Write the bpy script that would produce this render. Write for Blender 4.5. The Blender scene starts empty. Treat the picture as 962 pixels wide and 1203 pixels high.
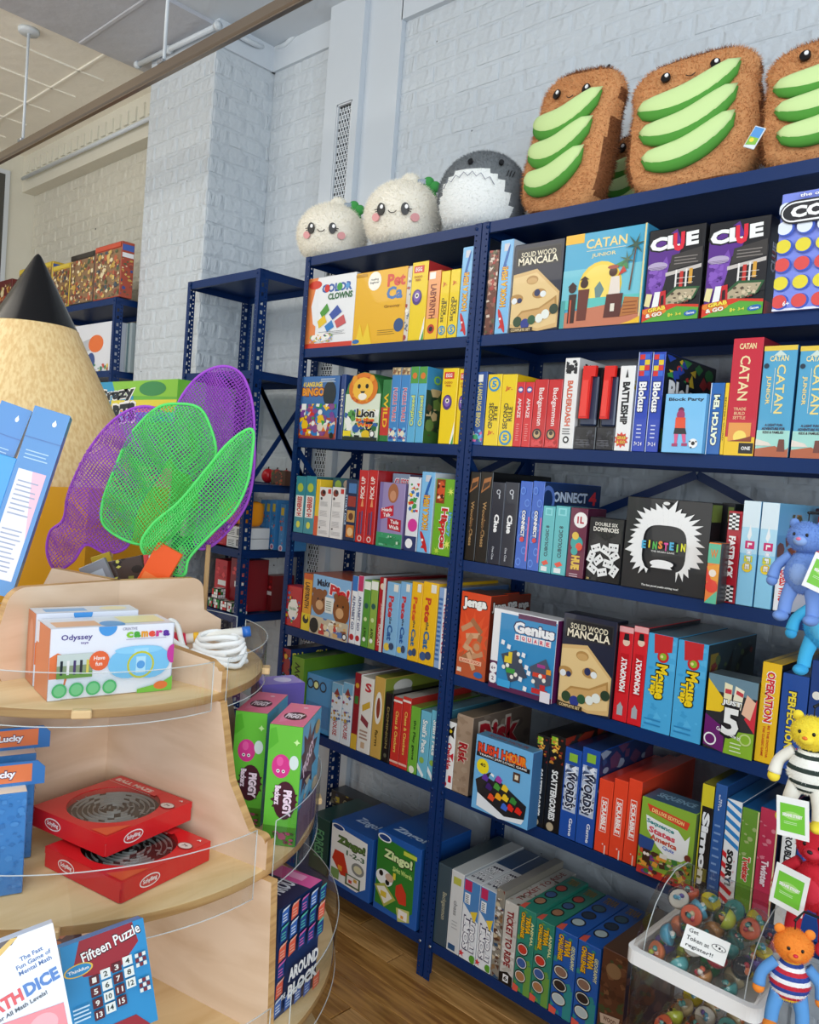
import bpy, bmesh, math, random
from mathutils import Vector, Matrix, noise
random.seed(7)
sc = bpy.context.scene
col = sc.collection
PI = math.pi
R_ = math.radians

# ------------------------------------------------------------------ camera
W, H, FPX = 962, 1203, 963.93
YAW, PITCH, ROLL = -0.75299, -0.04533, 0.07676
CAM = Vector((1.67078, -2.01711, 1.63497))
fw = Vector((math.sin(YAW)*math.cos(PITCH), math.cos(YAW)*math.cos(PITCH), math.sin(PITCH)))
r0 = fw.cross(Vector((0, 0, 1))).normalized(); u0 = r0.cross(fw)
rt = math.cos(ROLL)*r0 + math.sin(ROLL)*u0
up_ = -math.sin(ROLL)*r0 + math.cos(ROLL)*u0
cd = bpy.data.cameras.new('camera'); cam = bpy.data.objects.new('camera', cd); col.objects.link(cam)
cd.sensor_fit = 'HORIZONTAL'; cd.sensor_width = 36; cd.lens = FPX/W*36; cd.clip_start = 0.05
m = Matrix.Identity(4)
for i, v in enumerate((rt, up_, -fw)):
    m[0][i], m[1][i], m[2][i] = v
m.translation = CAM
cam.matrix_world = m
sc.camera = cam

# ------------------------------------------------------------------ light
sc.view_settings.view_transform = 'Standard'; sc.view_settings.look = 'None'
sc.view_settings.gamma = 1; sc.view_settings.use_curve_mapping = False
sc.view_settings.exposure = 0.0
wd = bpy.data.worlds.new('World'); sc.world = wd; wd.use_nodes = True
wd.node_tree.nodes['Background'].inputs[0].default_value = (0.80, 0.90, 1.0, 1)
wd.node_tree.nodes['Background'].inputs[1].default_value = 0.50
def area(name, loc, target, sx, sy, power, color):
    d = bpy.data.lights.new(name, 'AREA'); d.shape = 'RECTANGLE'; d.size = sx; d.size_y = sy
    d.energy = power; d.color = color
    o = bpy.data.objects.new(name, d); col.objects.link(o); o.location = loc
    o.rotation_euler = (Vector(target)-Vector(loc)).to_track_quat('-Z', 'Y').to_euler()
    return o
area('window_daylight', (4.6, -3.6, 2.1), (0.2, 0.3, 1.4), 3.6, 2.6, 170, (0.82, 0.92, 1.0))
area('added_fill_left', (-2.6, -4.6, 1.3), (-2.6, -.2, 3.1), 3.4, 2.2, 48, (1.0, 0.96, 0.88))  # added warm fill, no window known here; lifts ceiling, bay and pencil cone
area('ceiling_lamp_right', (1.3, -2.2, 3.62), (0.9, 0.0, 0.9), 2.6, 1.6, 44, (1.0, 0.98, 0.95))
area('ceiling_lamp_left', (-2.2, -2.2, 3.62), (-2.2, -0.2, 1.6), 2.4, 1.6, 48, (1.0, 0.93, 0.80))

# ------------------------------------------------------------------ geometry from pixels
def dirpx(x, y):
    return ((x-W/2)/FPX)*rt - ((y-H/2)/FPX)*up_ + fw
def up(x, y, plane, val):
    d = dirpx(x, y); t = (val-CAM[plane])/d[plane]; return CAM+t*d
def Xat(px, Y, Z):
    k = (px-W/2)/FPX
    q = rt-k*fw
    return CAM.x-(q.y*(Y-CAM.y)+q.z*(Z-CAM.z))/q.x
def Zat(py, X, Y):
    k = -(py-H/2)/FPX
    q = up_-k*fw
    return CAM.z-(q.x*(X-CAM.x)+q.y*(Y-CAM.y))/q.z

# ------------------------------------------------------------------ materials
def lin(c):
    return tuple((v/12.92 if v <= .04045 else ((v+.055)/1.055)**2.4) for v in c)
_hex = {}
def hx(s):
    if s not in _hex:
        _hex[s] = lin(tuple(int(s[i:i+2], 16)/255 for i in (0, 2, 4)))
    return _hex[s]
def mat(name, color, rough=.5, metal=0, bump=0, bscale=40, var=0, vscale=8, trans=0, alpha=1, coat=0, ior=1.45, attr=False, wave=None, spec=.5, lump=0, pits=0):
    m = bpy.data.materials.new(name); m.use_nodes = True
    nt = m.node_tree; b = nt.nodes['Principled BSDF']; L = nt.links.new
    c = hx(color) if isinstance(color, str) else color
    b.inputs['Base Color'].default_value = (*c, 1); b.inputs['Roughness'].default_value = rough
    b.inputs['Metallic'].default_value = metal; b.inputs['IOR'].default_value = ior
    b.inputs['Transmission Weight'].default_value = trans; b.inputs['Alpha'].default_value = alpha
    b.inputs['Coat Weight'].default_value = coat; b.inputs['Specular IOR Level'].default_value = spec
    tc = nt.nodes.new('ShaderNodeTexCoord')
    n = nt.nodes.new('ShaderNodeTexNoise'); n.inputs['Scale'].default_value = vscale; n.inputs['Detail'].default_value = 5
    L(tc.outputs['Object'], n.inputs['Vector'])
    if attr:
        a = nt.nodes.new('ShaderNodeAttribute'); a.attribute_name = 'Col'
        L(a.outputs['Color'], b.inputs['Base Color'])
    elif wave:
        mp = nt.nodes.new('ShaderNodeMapping'); mp.inputs['Scale'].default_value = wave[1]
        L(tc.outputs['Object'], mp.inputs['Vector']); n2 = nt.nodes.new('ShaderNodeTexNoise')
        n2.inputs['Scale'].default_value = wave[2]; n2.inputs['Detail'].default_value = 6 if len(wave) < 4 else 2; n2.inputs['Distortion'].default_value = .6 if len(wave) < 4 else 0
        L(mp.outputs[0], n2.inputs['Vector'])
        r = nt.nodes.new('ShaderNodeValToRGB'); r.color_ramp.elements[0].color = (*hx(wave[0]), 1); r.color_ramp.elements[1].color = (*c, 1)
        r.color_ramp.elements[0].position = .35; r.color_ramp.elements[1].position = .62
        L(n2.outputs['Fac'], r.inputs[0]); L(r.outputs[0], b.inputs['Base Color'])
    elif var:
        mx = nt.nodes.new('ShaderNodeMix'); mx.data_type = 'RGBA'
        mx.inputs['A'].default_value = (*c, 1); mx.inputs['B'].default_value = (*[v*(1-var) for v in c], 1)
        L(n.outputs['Fac'], mx.inputs['Factor']); L(mx.outputs['Result'], b.inputs['Base Color'])
    if pits:
        vo = nt.nodes.new('ShaderNodeTexVoronoi'); vo.inputs['Scale'].default_value = pits; L(tc.outputs['Object'], vo.inputs['Vector'])
        no = nt.nodes.new('ShaderNodeTexNoise'); no.inputs['Scale'].default_value = 2.3; L(tc.outputs['Object'], no.inputs['Vector'])
        m1 = nt.nodes.new('ShaderNodeMath'); m1.operation = 'MULTIPLY_ADD'; m1.inputs[1].default_value = .34; m1.inputs[2].default_value = -.118; L(no.outputs['Fac'], m1.inputs[0])
        m2 = nt.nodes.new('ShaderNodeMath'); m2.operation = 'LESS_THAN'; L(vo.outputs['Distance'], m2.inputs[0]); L(m1.outputs[0], m2.inputs[1])
        mx2 = nt.nodes.new('ShaderNodeMix'); mx2.data_type = 'RGBA'; L(m2.outputs[0], mx2.inputs['Factor'])
        src = b.inputs['Base Color'].links[0].from_socket if b.inputs['Base Color'].links else None
        if src: L(src, mx2.inputs['A'])
        else: mx2.inputs['A'].default_value = (*c, 1)
        mx2.inputs['B'].default_value = (.03, .03, .035, 1); L(mx2.outputs['Result'], b.inputs['Base Color'])
    if bump:
        bn = nt.nodes.new('ShaderNodeTexNoise'); bn.inputs['Scale'].default_value = bscale; bn.inputs['Detail'].default_value = 4
        L(tc.outputs['Object'], bn.inputs['Vector'])
        bp = nt.nodes.new('ShaderNodeBump'); bp.inputs['Strength'].default_value = bump; bp.inputs['Distance'].default_value = .01
        L(bn.outputs['Fac'], bp.inputs['Height']); L(bp.outputs[0], b.inputs['Normal'])
        if lump:
            b2 = nt.nodes.new('ShaderNodeTexNoise'); b2.inputs['Scale'].default_value = lump; b2.inputs['Detail'].default_value = 2; b2.inputs['Distortion'].default_value = 1.2
            L(tc.outputs['Object'], b2.inputs['Vector']); p2 = nt.nodes.new('ShaderNodeBump'); p2.inputs['Strength'].default_value = .8; p2.inputs['Distance'].default_value = .02
            L(b2.outputs['Fac'], p2.inputs['Height']); L(bp.outputs[0], p2.inputs['Normal']); L(p2.outputs[0], b.inputs['Normal'])
    return m
M = {}
M['print'] = mat('printed_card', 'ffffff', .32, attr=True, coat=.25)
M['matte'] = mat('coloured_matte', 'ffffff', .8, attr=True)
M['plastic'] = mat('coloured_plastic', 'ffffff', .28, attr=True)
M['navy'] = mat('navy_painted_steel', '0a2f66', .38, var=.2, vscale=5, bump=.05, bscale=60, spec=.35)
M['navydark'] = mat('dark_navy_steel', '08172e', .35, var=.15)
M['bolt'] = mat('zinc_bolt', 'b8bcc2', .35, 1)
M['white_brick'] = mat('white_painted_brick', 'c9d0d6', .5, bump=.55, bscale=26, var=.08, vscale=6, lump=9, pits=19)  # white paint; the daylight's blue cast is mixed into its colour
M['warm_tint_brick'] = mat('warm_tinted_white_brick', 'd2cfc2', .5, bump=.55, bscale=26, var=.08, vscale=6, lump=9, pits=19)  # white paint again; the warm light on this side is in its colour
M['white_mortar'] = mat('white_painted_mortar', 'c9d0d6', .55, bump=.7, bscale=20, var=.12, vscale=9, lump=9, pits=14)
M['warm_tint_mortar'] = mat('warm_tinted_white_mortar', 'd2cfc2', .55, bump=.7, bscale=20, var=.12, vscale=9, lump=9, pits=14)  # mortar coloured with the same warm light as its bricks
M['plaster'] = mat('white_plaster', 'ccd3da', .5, bump=.15, bscale=9, var=.05)  # bluish cast of the daylight is put into this white as well
M['warm_tint_plaster'] = mat('warm_tint_plaster', 'd9d6c8', .5, bump=.3, bscale=14, var=.06)  # white plaster with the warm light's yellow put into the colour
M['tin'] = mat('painted_tin_ceiling', 'faf6ea', .5, bump=.7, bscale=9, var=.08)
M['tin_grey'] = mat('grey_tin', 'bfc1c8', .45, bump=.8, bscale=9, var=.12)  # greyer tone than the ceiling panels on either side
M['floor'] = mat('oak_strip_floor', 'bd8a4a', .35, wave=('8a5c2c', (2.2, 26, 10), 2.0), coat=.2)
M['floor2'] = mat('oak_strip_floor_pale', 'd2a062', .35, wave=('a3743e', (2.2, 26, 10), 2.3), coat=.2)
M['ply'] = mat('birch_plywood', 'e8ccb0', .45, wave=('d8b898', (3, 3, 14), 1.2))
M['plytop'] = mat('birch_plywood_shelf', 'e8c896', .4, wave=('d8b27c', (14, 3, 3), 1.2))
M['plyedge'] = mat('plywood_edge', 'd6ab72', .5, wave=('b88a55', (2, 2, 60), 1.5))
M['pencilwood'] = mat('pencil_cone_wood', 'f6d9a0', .5, wave=('e6c083', (70, 70, .8), 1.6, 1))
M['graphite'] = mat('pencil_graphite', '17171a', .25, .3)
M['yellow'] = mat('yellow_paint', 'e9a60c', .35)
M['black'] = mat('black_gap', '0b0b0d', .8)
M['grille'] = mat('white_grille', 'd3d8dd', .4)
M['pipe'] = mat('painted_conduit', 'ccd3d9', .4)
M['rail'] = mat('brushed_bronze_rail', '8d8073', .3, .8)
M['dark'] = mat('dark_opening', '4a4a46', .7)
M['acrylic'] = mat('clear_acrylic', 'ffffff', .04, ior=1.2)
def clear(name, tint, tr=.86, rough=.03):
    m = bpy.data.materials.new(name); m.use_nodes = True; nt = m.node_tree; nt.nodes.clear()
    o = nt.nodes.new('ShaderNodeOutputMaterial'); a = nt.nodes.new('ShaderNodeBsdfTransparent'); g = nt.nodes.new('ShaderNodeBsdfGlossy')
    lw = nt.nodes.new('ShaderNodeLayerWeight'); pw = nt.nodes.new('ShaderNodeMath'); pw.operation = 'POWER'; pw.inputs[1].default_value = 4; fr = nt.nodes.new('ShaderNodeMath'); fr.operation = 'MULTIPLY_ADD'; fr.inputs[1].default_value = .7; fr.inputs[2].default_value = .045; mx = nt.nodes.new('ShaderNodeMixShader')
    a.inputs[0].default_value = (*[c*1 for c in hx(tint)], 1); g.inputs['Roughness'].default_value = rough
    g.inputs['Color'].default_value = (.9, .9, .9, 1)
    L = nt.links.new; L(lw.outputs['Facing'], pw.inputs[0]); L(pw.outputs[0], fr.inputs[0]); L(fr.outputs[0], mx.inputs[0]); L(a.outputs[0], mx.inputs[1]); L(g.outputs[0], mx.inputs[2]); L(mx.outputs[0], o.inputs[0])
    return m
M['acrylic'] = clear('clear_acrylic_sheet', 'f2f5f6')
M['acrylic_edge'] = mat('acrylic_edge', 'dfe6e6', .15, alpha=.55)
M['dome'] = clear('smoky_clear_dome', 'f0eeec')

# ------------------------------------------------------------------ object helpers
def tag(o, label=None, cat=None, group=None, kind=None):
    if label: o['label'] = label
    if cat: o['category'] = cat
    if group: o['group'] = group
    if kind: o['kind'] = kind
    return o
def link(o, parent=None):
    col.objects.link(o)
    if parent is not None: o.parent = parent
    return o
def empty(name, loc=(0, 0, 0), rz=0, rot=None):
    o = bpy.data.objects.new(name, None); col.objects.link(o); o.empty_display_size = .05
    o.location = loc; o.rotation_euler = rot or (0, 0, rz); return o
class MB:
    """collects geometry with per-face colours, builds ONE mesh"""
    def __init__(s): s.v = []; s.f = []; s.c = []; s.sm = []
    def add(s, vs, fs, c=(1, 1, 1), smooth=False):
        n = len(s.v); s.v += [tuple(v) for v in vs]
        for f in fs: s.f.append(tuple(i+n for i in f)); s.c.append(c); s.sm.append(smooth)
    def box(s, a, b, c=(1, 1, 1), ch=0):
        x0, y0, z0 = a; x1, y1, z1 = b
        if ch:
            vs = []; idx = {}
            for i, x in enumerate((x0, x1)):
                for j, y in enumerate((y0, y1)):
                    for k, z in enumerate((z0, z1)):
                        sx, sy, sz = (1, -1)[i]*ch, (1, -1)[j]*ch, (1, -1)[k]*ch
                        idx[i, j, k, 'x'] = len(vs); vs.append((x, y+sy, z+sz))
                        idx[i, j, k, 'y'] = len(vs); vs.append((x+sx, y, z+sz))
                        idx[i, j, k, 'z'] = len(vs); vs.append((x+sx, y+sy, z))
            fs = []
            for i in (0, 1):
                q = [idx[i, 0, 0, 'x'], idx[i, 0, 1, 'x'], idx[i, 1, 1, 'x'], idx[i, 1, 0, 'x']]; fs.append(q if i == 0 else q[::-1])
                q = [idx[0, i, 0, 'y'], idx[1, i, 0, 'y'], idx[1, i, 1, 'y'], idx[0, i, 1, 'y']]; fs.append(q if i == 0 else q[::-1])
                q = [idx[0, 0, i, 'z'], idx[0, 1, i, 'z'], idx[1, 1, i, 'z'], idx[1, 0, i, 'z']]; fs.append(q if i == 0 else q[::-1])
            for i in (0, 1):
                for j in (0, 1):
                    fl = (i == j)
                    for q in ([idx[i, j, 0, 'x'], idx[i, j, 1, 'x'], idx[i, j, 1, 'y'], idx[i, j, 0, 'y']],
                              [idx[i, 0, j, 'z'], idx[i, 1, j, 'z'], idx[i, 1, j, 'x'], idx[i, 0, j, 'x']],
                              [idx[0, i, j, 'y'], idx[1, i, j, 'y'], idx[1, i, j, 'z'], idx[0, i, j, 'z']]):
                        fs.append(q if not fl else q[::-1])
                    for k in (0, 1):
                        fs.append([idx[i, j, k, 'x'], idx[i, j, k, 'y'], idx[i, j, k, 'z']])
            s.add(vs, fs, c)
        else:
            vs = [(x, y, z) for x in (x0, x1) for y in (y0, y1) for z in (z0, z1)]
            s.add(vs, [(0, 1, 3, 2), (4, 6, 7, 5), (0, 4, 5, 1), (2, 3, 7, 6), (0, 2, 6, 4), (1, 5, 7, 3)], c)
    def tube(s, pts, r, c=(1, 1, 1), n=8, caps=True, closed=False):
        pts = [Vector(p) for p in pts]; N = len(pts)
        rs = r if isinstance(r, (list, tuple)) else [r]*N
        vs = []; ref = None
        for i, p in enumerate(pts):
            if closed: d = pts[(i+1) % N]-pts[i-1]
            else: d = (pts[min(i+1, N-1)]-pts[max(i-1, 0)])
            d.normalize()
            if ref is None:
                ref = Vector((0, 0, 1)) if abs(d.z) < .9 else Vector((1, 0, 0))
                ref = (ref-d*ref.dot(d)).normalized()
            else: ref = (ref-d*ref.dot(d)).normalized()
            b = d.cross(ref)
            for k in range(n):
                a = 2*PI*k/n; vs.append(p+rs[i]*(math.cos(a)*ref+math.sin(a)*b))
        fs = []
        for i in range(N if closed else N-1):
            j = (i+1) % N
            for k in range(n): fs.append((i*n+k, i*n+(k+1) % n, j*n+(k+1) % n, j*n+k))
        if caps and not closed: fs.append(tuple(range(n))[::-1]); fs.append(tuple((N-1)*n+k for k in range(n)))
        s.add(vs, fs, c, True)
    def lathe(s, prof, c=(1, 1, 1), n=24, ctr=(0, 0, 0), a0=0, a1=2*PI):
        full = abs(a1-a0-2*PI) < 1e-6; m_ = n if full else n+1; vs = []
        for r, z in prof:
            for k in range(m_):
                a = a0+(a1-a0)*k/n; vs.append((ctr[0]+r*math.cos(a), ctr[1]+r*math.sin(a), ctr[2]+z))
        fs = []
        for i in range(len(prof)-1):
            for k in range(n):
                k2 = (k+1) % m_; fs.append((i*m_+k, i*m_+k2, (i+1)*m_+k2, (i+1)*m_+k))
        s.add(vs, fs, c, True)
    def ell(s, ctr, rad, c=(1, 1, 1), nu=16, nv=10, rot=None, fn=None):
        vs = []; fs = []
        for j in range(nv+1):
            t = PI*j/nv
            for i in range(nu):
                a = 2*PI*i/nu; v = Vector((math.sin(t)*math.cos(a), math.sin(t)*math.sin(a), math.cos(t)))
                if fn: v = fn(v)
                v = Vector((v.x*rad[0], v.y*rad[1], v.z*rad[2]))
                if rot is not None: v = rot @ v
                vs.append(v+Vector(ctr))
        for j in range(nv):
            for i in range(nu): fs.append((j*nu+i, (j+1)*nu+i, (j+1)*nu+(i+1) % nu, j*nu+(i+1) % nu))
        s.add(vs, fs, c, True)
    def prism(s, poly, d, c=(1, 1, 1), xf=None):
        """poly [(x,z)] extruded in y by d"""
        n = len(poly); vs = [(x, 0, z) for x, z in poly]+[(x, d, z) for x, z in poly]
        if xf: vs = [xf @ Vector(v) for v in vs]
        fs = [tuple(range(n)), tuple(range(n, 2*n))[::-1]]+[(i, i+n, (i+1) % n+n, (i+1) % n) for i in range(n)]
        s.add(vs, fs, c)
    def mesh(s, name, mats):
        me = bpy.data.meshes.new(name); me.from_pydata(s.v, [], s.f)
        mats = mats if isinstance(mats, list) else [mats]
        for m_ in mats: me.materials.append(m_)
        ca = me.color_attributes.new('Col', 'FLOAT_COLOR', 'CORNER')
        buf = []
        for f, c in zip(s.f, s.c): buf += [c[0], c[1], c[2], 1.0]*len(f)
        ca.data.foreach_set('color', buf)
        me.polygons.foreach_set('use_smooth', s.sm)
        me.update(); return me
    def build(s, name, mats, parent=None, loc=None, rot=None, fixn=False):
        me = s.mesh(name, mats)
        if fixn:
            bm = bmesh.new(); bm.from_mesh(me); bmesh.ops.recalc_face_normals(bm, faces=bm.faces); bm.to_mesh(me); bm.free()
        o = bpy.data.objects.new(name, me); link(o, parent)
        if loc is not None: o.location = loc
        if rot is not None: o.rotation_euler = rot
        return o

# ------------------------------------------------------------------ text cache
_txt = {}
_cv = None
def text_geo(s, bold=.03):
    key = (s, bold)
    if key in _txt: return _txt[key]
    cu = bpy.data.curves.new('t', 'FONT'); cu.body = s; cu.offset = bold; cu.resolution_u = 2; cu.space_line = 1.05
    cu.align_x = 'CENTER'
    ob = bpy.data.objects.new('t', cu); col.objects.link(ob)
    dg = bpy.context.evaluated_depsgraph_get(); me = ob.evaluated_get(dg).to_mesh()
    vs = [(v.co.x, v.co.y) for v in me.vertices]; fs = [tuple(p.vertices) for p in me.polygons]
    ob.evaluated_get(dg).to_mesh_clear(); bpy.data.objects.remove(ob); bpy.data.curves.remove(cu)
    x0 = min(v[0] for v in vs); x1 = max(v[0] for v in vs); y0 = min(v[1] for v in vs); y1 = max(v[1] for v in vs)
    vs = [((x-x0)/(x1-x0)-.5, (y-y0)/(y1-y0)-.5) for x, y in vs]
    _txt[key] = (vs, fs); return _txt[key]

# ------------------------------------------------------------------ printed art (flat shapes on a face, coordinates 0..1)
def T(s, x, y, w, h, c, rot=0, o=None, b=.03, sh=0): return ('t', s, x, y, w, h, c, rot, o, b, sh)
def Q(x0, y0, x1, y1, c): return ('p', [(x0, y0), (x1, y0), (x1, y1), (x0, y1)], c)
def P(pts, c): return ('p', pts, c)
def C(x, y, r, c): return ('c', x, y, r, c)
def E(x, y, rx, ry, c, a=0):
    ca, sa = math.cos(R_(a)), math.sin(R_(a))
    return ('p', [(x+rx*math.cos(t)*ca-ry*math.sin(t)*sa, y+rx*math.cos(t)*sa+ry*math.sin(t)*ca) for t in [2*PI*i/20 for i in range(20)]], c)
def N(n, seed, x0, y0, x1, y1, cols, sz=.08): return ('n', n, seed, x0, y0, x1, y1, cols, sz)
def LN(x0, y0, x1, y1, n, c, th=.35): return ('l', x0, y0, x1, y1, n, c, th)
def star(x, y, r, n, c, inner=.5, a0=90):
    return ('s', x, y, r, n, c, inner, a0)
def paint(mb, items, org, U, V, Nn, w, h, base=0, step=.00013):
    """org: corner, U/V unit vectors, w/h face size"""
    org, U, V, Nn = Vector(org), Vector(U), Vector(V), Vector(Nn)
    lay = base
    asp = w/h
    def put(pts, fs, c):
        nonlocal lay
        off = Nn*(.0003+lay*step)
        mb.add([org+U*(x*w)+V*(y*h)+off for x, y in pts], fs, hx(c))
    for it in items:
        k = it[0]; lay += 1
        if k == 'p': put([(min(max(x_, .001), .999), min(max(y_, .001), .999)) for x_, y_ in it[1]], [tuple(range(len(it[1])))], it[2])
        elif k == 'c':
            _, x, y, r, c = it; mn = min(w, h)
            put([(min(max(x+r*mn/w*math.cos(2*PI*i/20), .004), .996), min(max(y+r*mn/h*math.sin(2*PI*i/20), .002), .998)) for i in range(20)], [tuple(range(20))], c)
        elif k == 's':
            _, x, y, r, n, c, inner, a0 = it; mn = min(w, h); pts = []
            for i in range(2*n):
                rr = r*(1 if i % 2 == 0 else inner); t = R_(a0)+PI*i/n
                pts.append((min(max(x+rr*mn/w*math.cos(t), .004), .996), min(max(y+rr*mn/h*math.sin(t), .004), .996)))
            put([(x, y)]+pts, [(0, i+1, (i+1) % (2*n)+1) for i in range(2*n)], c)
        elif k == 'l':
            _, x0, y0, x1, y1, n, c, th = it
            rnd = random.Random(n)
            if (y1-y0)*h > 0:
                st = (y1-y0)/n
                for i in range(n):
                    xe = x1-(x1-x0)*rnd.random()*.3
                    put([(x0, y0+i*st), (xe, y0+i*st), (xe, y0+i*st+st*th), (x0, y0+i*st+st*th)], [(0, 1, 2, 3)], c)
        elif k == 'n':
            _, n, seed, x0, y0, x1, y1, cols, sz = it
            rnd = random.Random(seed); mn = min(w, h)
            for i in range(n):
                s_ = sz*rnd.uniform(.4, 1.2); cx = rnd.uniform(x0, x1); cy = rnd.uniform(y0, y1); a = rnd.uniform(0, PI); m_ = rnd.choice((3, 4, 4, 5, 8))
                rx, ry = s_*mn/w*.5, s_*mn/h*.5; e = rnd.uniform(.5, 1)
                pts = []
                for q in range(m_):
                    t = a+2*PI*q/m_
                    px_, py_ = cx+rx*math.cos(t), cy+ry*math.sin(t)*e
                    pts.append((min(max(px_, x0), x1), min(max(py_, y0), y1)))
                lay += .15
                put(pts, [tuple(range(m_))], rnd.choice(cols))
        elif k == 't':
            _, s_, x, y, tw, th, c, rot, o, b, sh = it
            for pas in ((0, 1) if o else (1,)):
                vs, fs = text_geo(s_, b+.03 if pas == 0 else b*.8)
                g = 1.0
                if pas == 0: gw, gh = 1+.12*min(1, 3/len(s_)), 1.22
                else: gw = gh = 1
                pts = []
                for a, e in vs:
                    a *= gw; e *= gh
                    a += sh*e
                    if rot == 0: pts.append((x+a*tw, y+e*th))
                    elif rot == -90: pts.append((x+e*tw, y-a*th))
                    elif rot == 90: pts.append((x-e*tw, y+a*th))
                    else:
                        ca, sa = math.cos(R_(rot)), math.sin(R_(rot))
                        xx, yy = a*tw*w, e*th*h
                        pts.append((x+(xx*ca-yy*sa)/w, y+(xx*sa+yy*ca)/h))
                put(pts, fs, o if pas == 0 else c)
                lay += .6
# ================================================================== ROOM
ZC = 3.69
YW = 0.43
def struct(name, mb, mats, fixn=False):
    return tag(mb.build(name, mats, fixn=fixn), kind='structure')
# floor
b = MB(); b.box((-4.6, -3.6, -.06), (2.6, .6, -.012)); floor = struct('floor', b, M['floor'])
plk = []
for i in range(4):
    b = MB(); b.box((0, 0, -.011), (1.195, .0815, -.0004+(i % 2)*.0004), ch=.0012); plk.append(b.mesh('plank', M['floor'] if i % 2 else M['floor2']))
rows = []
n = 0
rr = random.Random(3)
for j in range(50):
    y = -3.6+j*.083; x = -4.6-rr.random()*1.1
    while x < 2.6:
        rows.append((x, y)); x += 1.2
rows.sort(key=lambda q: abs(q[0]+.1)+abs(q[1]+.3)*.8)
far = MB()
for k, (x, y) in enumerate(rows):
    if k < 230:
        o = bpy.data.objects.new('plank', plk[(k*7+int(y*100)) % 4]); link(o, floor); o.location = (x, y, 0)
    else: far.box((x, y, -.011), (x+1.195, y+.0815, 0))
tag(far.build('plank_field', M['floor2'], floor), kind='stuff')
# ceiling
b = MB()
b.box((-4.6, -3.6, ZC), (-2.56, .6, ZC+.05)); 
ceil = struct('ceiling', b, M['tin'])
b = MB(); b.box((-2.56, -3.6, ZC-.02), (-1.83, .6, ZC+.05)); o = b.build('ceiling_beam', M['tin_grey'], ceil)
b = MB(); b.box((-1.83, -3.6, ZC), (2.6, .6, ZC+.05)); b.build('ceiling_panel', M['plaster'], ceil)
# raised seams of the pressed tin
for k, x in enumerate((-4.3, -3.95, -3.6, -3.25, -2.9)):
    b = MB(); b.box((x, -3.4, ZC-.008), (x+.018, .1, ZC+.001), ch=.003); b.build('tin_seam', M['tin'], ceil)
for k, y in enumerate((-1.7, -1.15, -.6, -.05)):
    b = MB(); b.box((-4.56, y, ZC-.008), (-2.57, y+.018, ZC+.001), ch=.003); b.build('tin_seam', M['tin'], ceil)
for y in (-1.3, -.75, -.2):
    b = MB(); b.box((-2.55, y, ZC-.028), (-1.84, y+.02, ZC-.019), ch=.003); b.build('tin_seam', M['tin_grey'], ceil)

def brick_meshes(mt, nm='brick'):
    out = []
    rnd = random.Random(11)
    for k in range(7):
        bl, bh = .205, .066
        vs = []; n_ = 0
        def ring(ins, y):
            pts = []
            for (x, z) in ((0, 0), (.5, 0), (1, 0), (1, 1), (.5, 1), (0, 1)):
                px = ins+(bl-2*ins)*x+rnd.uniform(-.002, .002); pz = ins+(bh-2*ins)*z+rnd.uniform(-.002, .002)
                pts.append((px, y+rnd.uniform(-.0006, .0006), pz))
            return pts
        vs = ring(0, .004)+ring(.0015, -.0006)+ring(.010, -.0026)
        fs = []
        for q in (0, 6):
            for i in range(6): fs.append((q+i, q+(i+1) % 6, q+6+(i+1) % 6, q+6+i))
        fs += [(12, 13, 16, 17), (13, 14, 15, 16)]
        m_ = MB(); m_.add(vs, fs, (1, 1, 1), False); out.append(m_.mesh(nm, mt))
    return out
BW = brick_meshes(M['white_brick']); BC = brick_meshes(M['warm_tint_brick'])
def brick_wall(name, p0, ud, width, z0, z1, thick, meshes, mm, bm_, score, lim=290, cut=0):
    """mortar slab plus single bricks. p0=(x,y) of left end seen from the room, ud = unit dir to the right; room side is -normal"""
    u = Vector((*ud, 0)); nrm = Vector((ud[1], -ud[0], 0))        # towards the room
    ang = math.atan2(ud[1], ud[0])
    b = MB(); b.box((0, 0, z0), (width-cut, thick, z1)); w = struct(name, b, mm); w.location = (p0[0], p0[1], 0); w.rotation_euler = (0, 0, ang)
    cells = []
    rnd = random.Random(len(name)*17+3)
    nz = int((z1-z0)/.0765)
    for r in range(nz):
        z = z0+.005+r*.0765; x = .004-(.1075 if r % 2 else 0)-rnd.random()*.03
        while x < width-.03:
            a = max(x, .003); e = min(x+.205, width-.003)
            if e-a > .04: cells.append((a, z+rnd.uniform(-.002, .002), e-a))
            x += .2155
    def sc_(c):
        wp = Vector((p0[0], p0[1], 0))+u*(c[0]+c[2]/2)+Vector((0, 0, c[1])); return score(wp)
    cells.sort(key=sc_)
    rest = MB()
    for k, (x, z, L_) in enumerate(cells):
        if k < lim:
            o = bpy.data.objects.new('brick', meshes[(k*5+int(z*31)) % 7]); link(o, w)
            o.location = (x, -rnd.random()*.002, z); o.scale = (L_/.205, 1, 1)
        else:
            rest.box((x, -.0022, z), (x+L_, .002, z+.066))
    if rest.v: tag(rest.build('brick_field', bm_, w), kind='stuff')
    return w
pxs = lambda p: None
def proj(p):
    d = Vector(p)-CAM; z = d.dot(fw); return (W/2+FPX*d.dot(rt)/z, H/2-FPX*d.dot(up_)/z) if z > .05 else (-9999, -9999)
def score_top(p):
    x, y = proj(p)
    pen = (0 if -10 < x < 980 else 3)+(0 if -20 < y < 1210 else 3)
    return pen+(0 if p.z > 2.35 else 1+(2.35-p.z)*.2)
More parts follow.
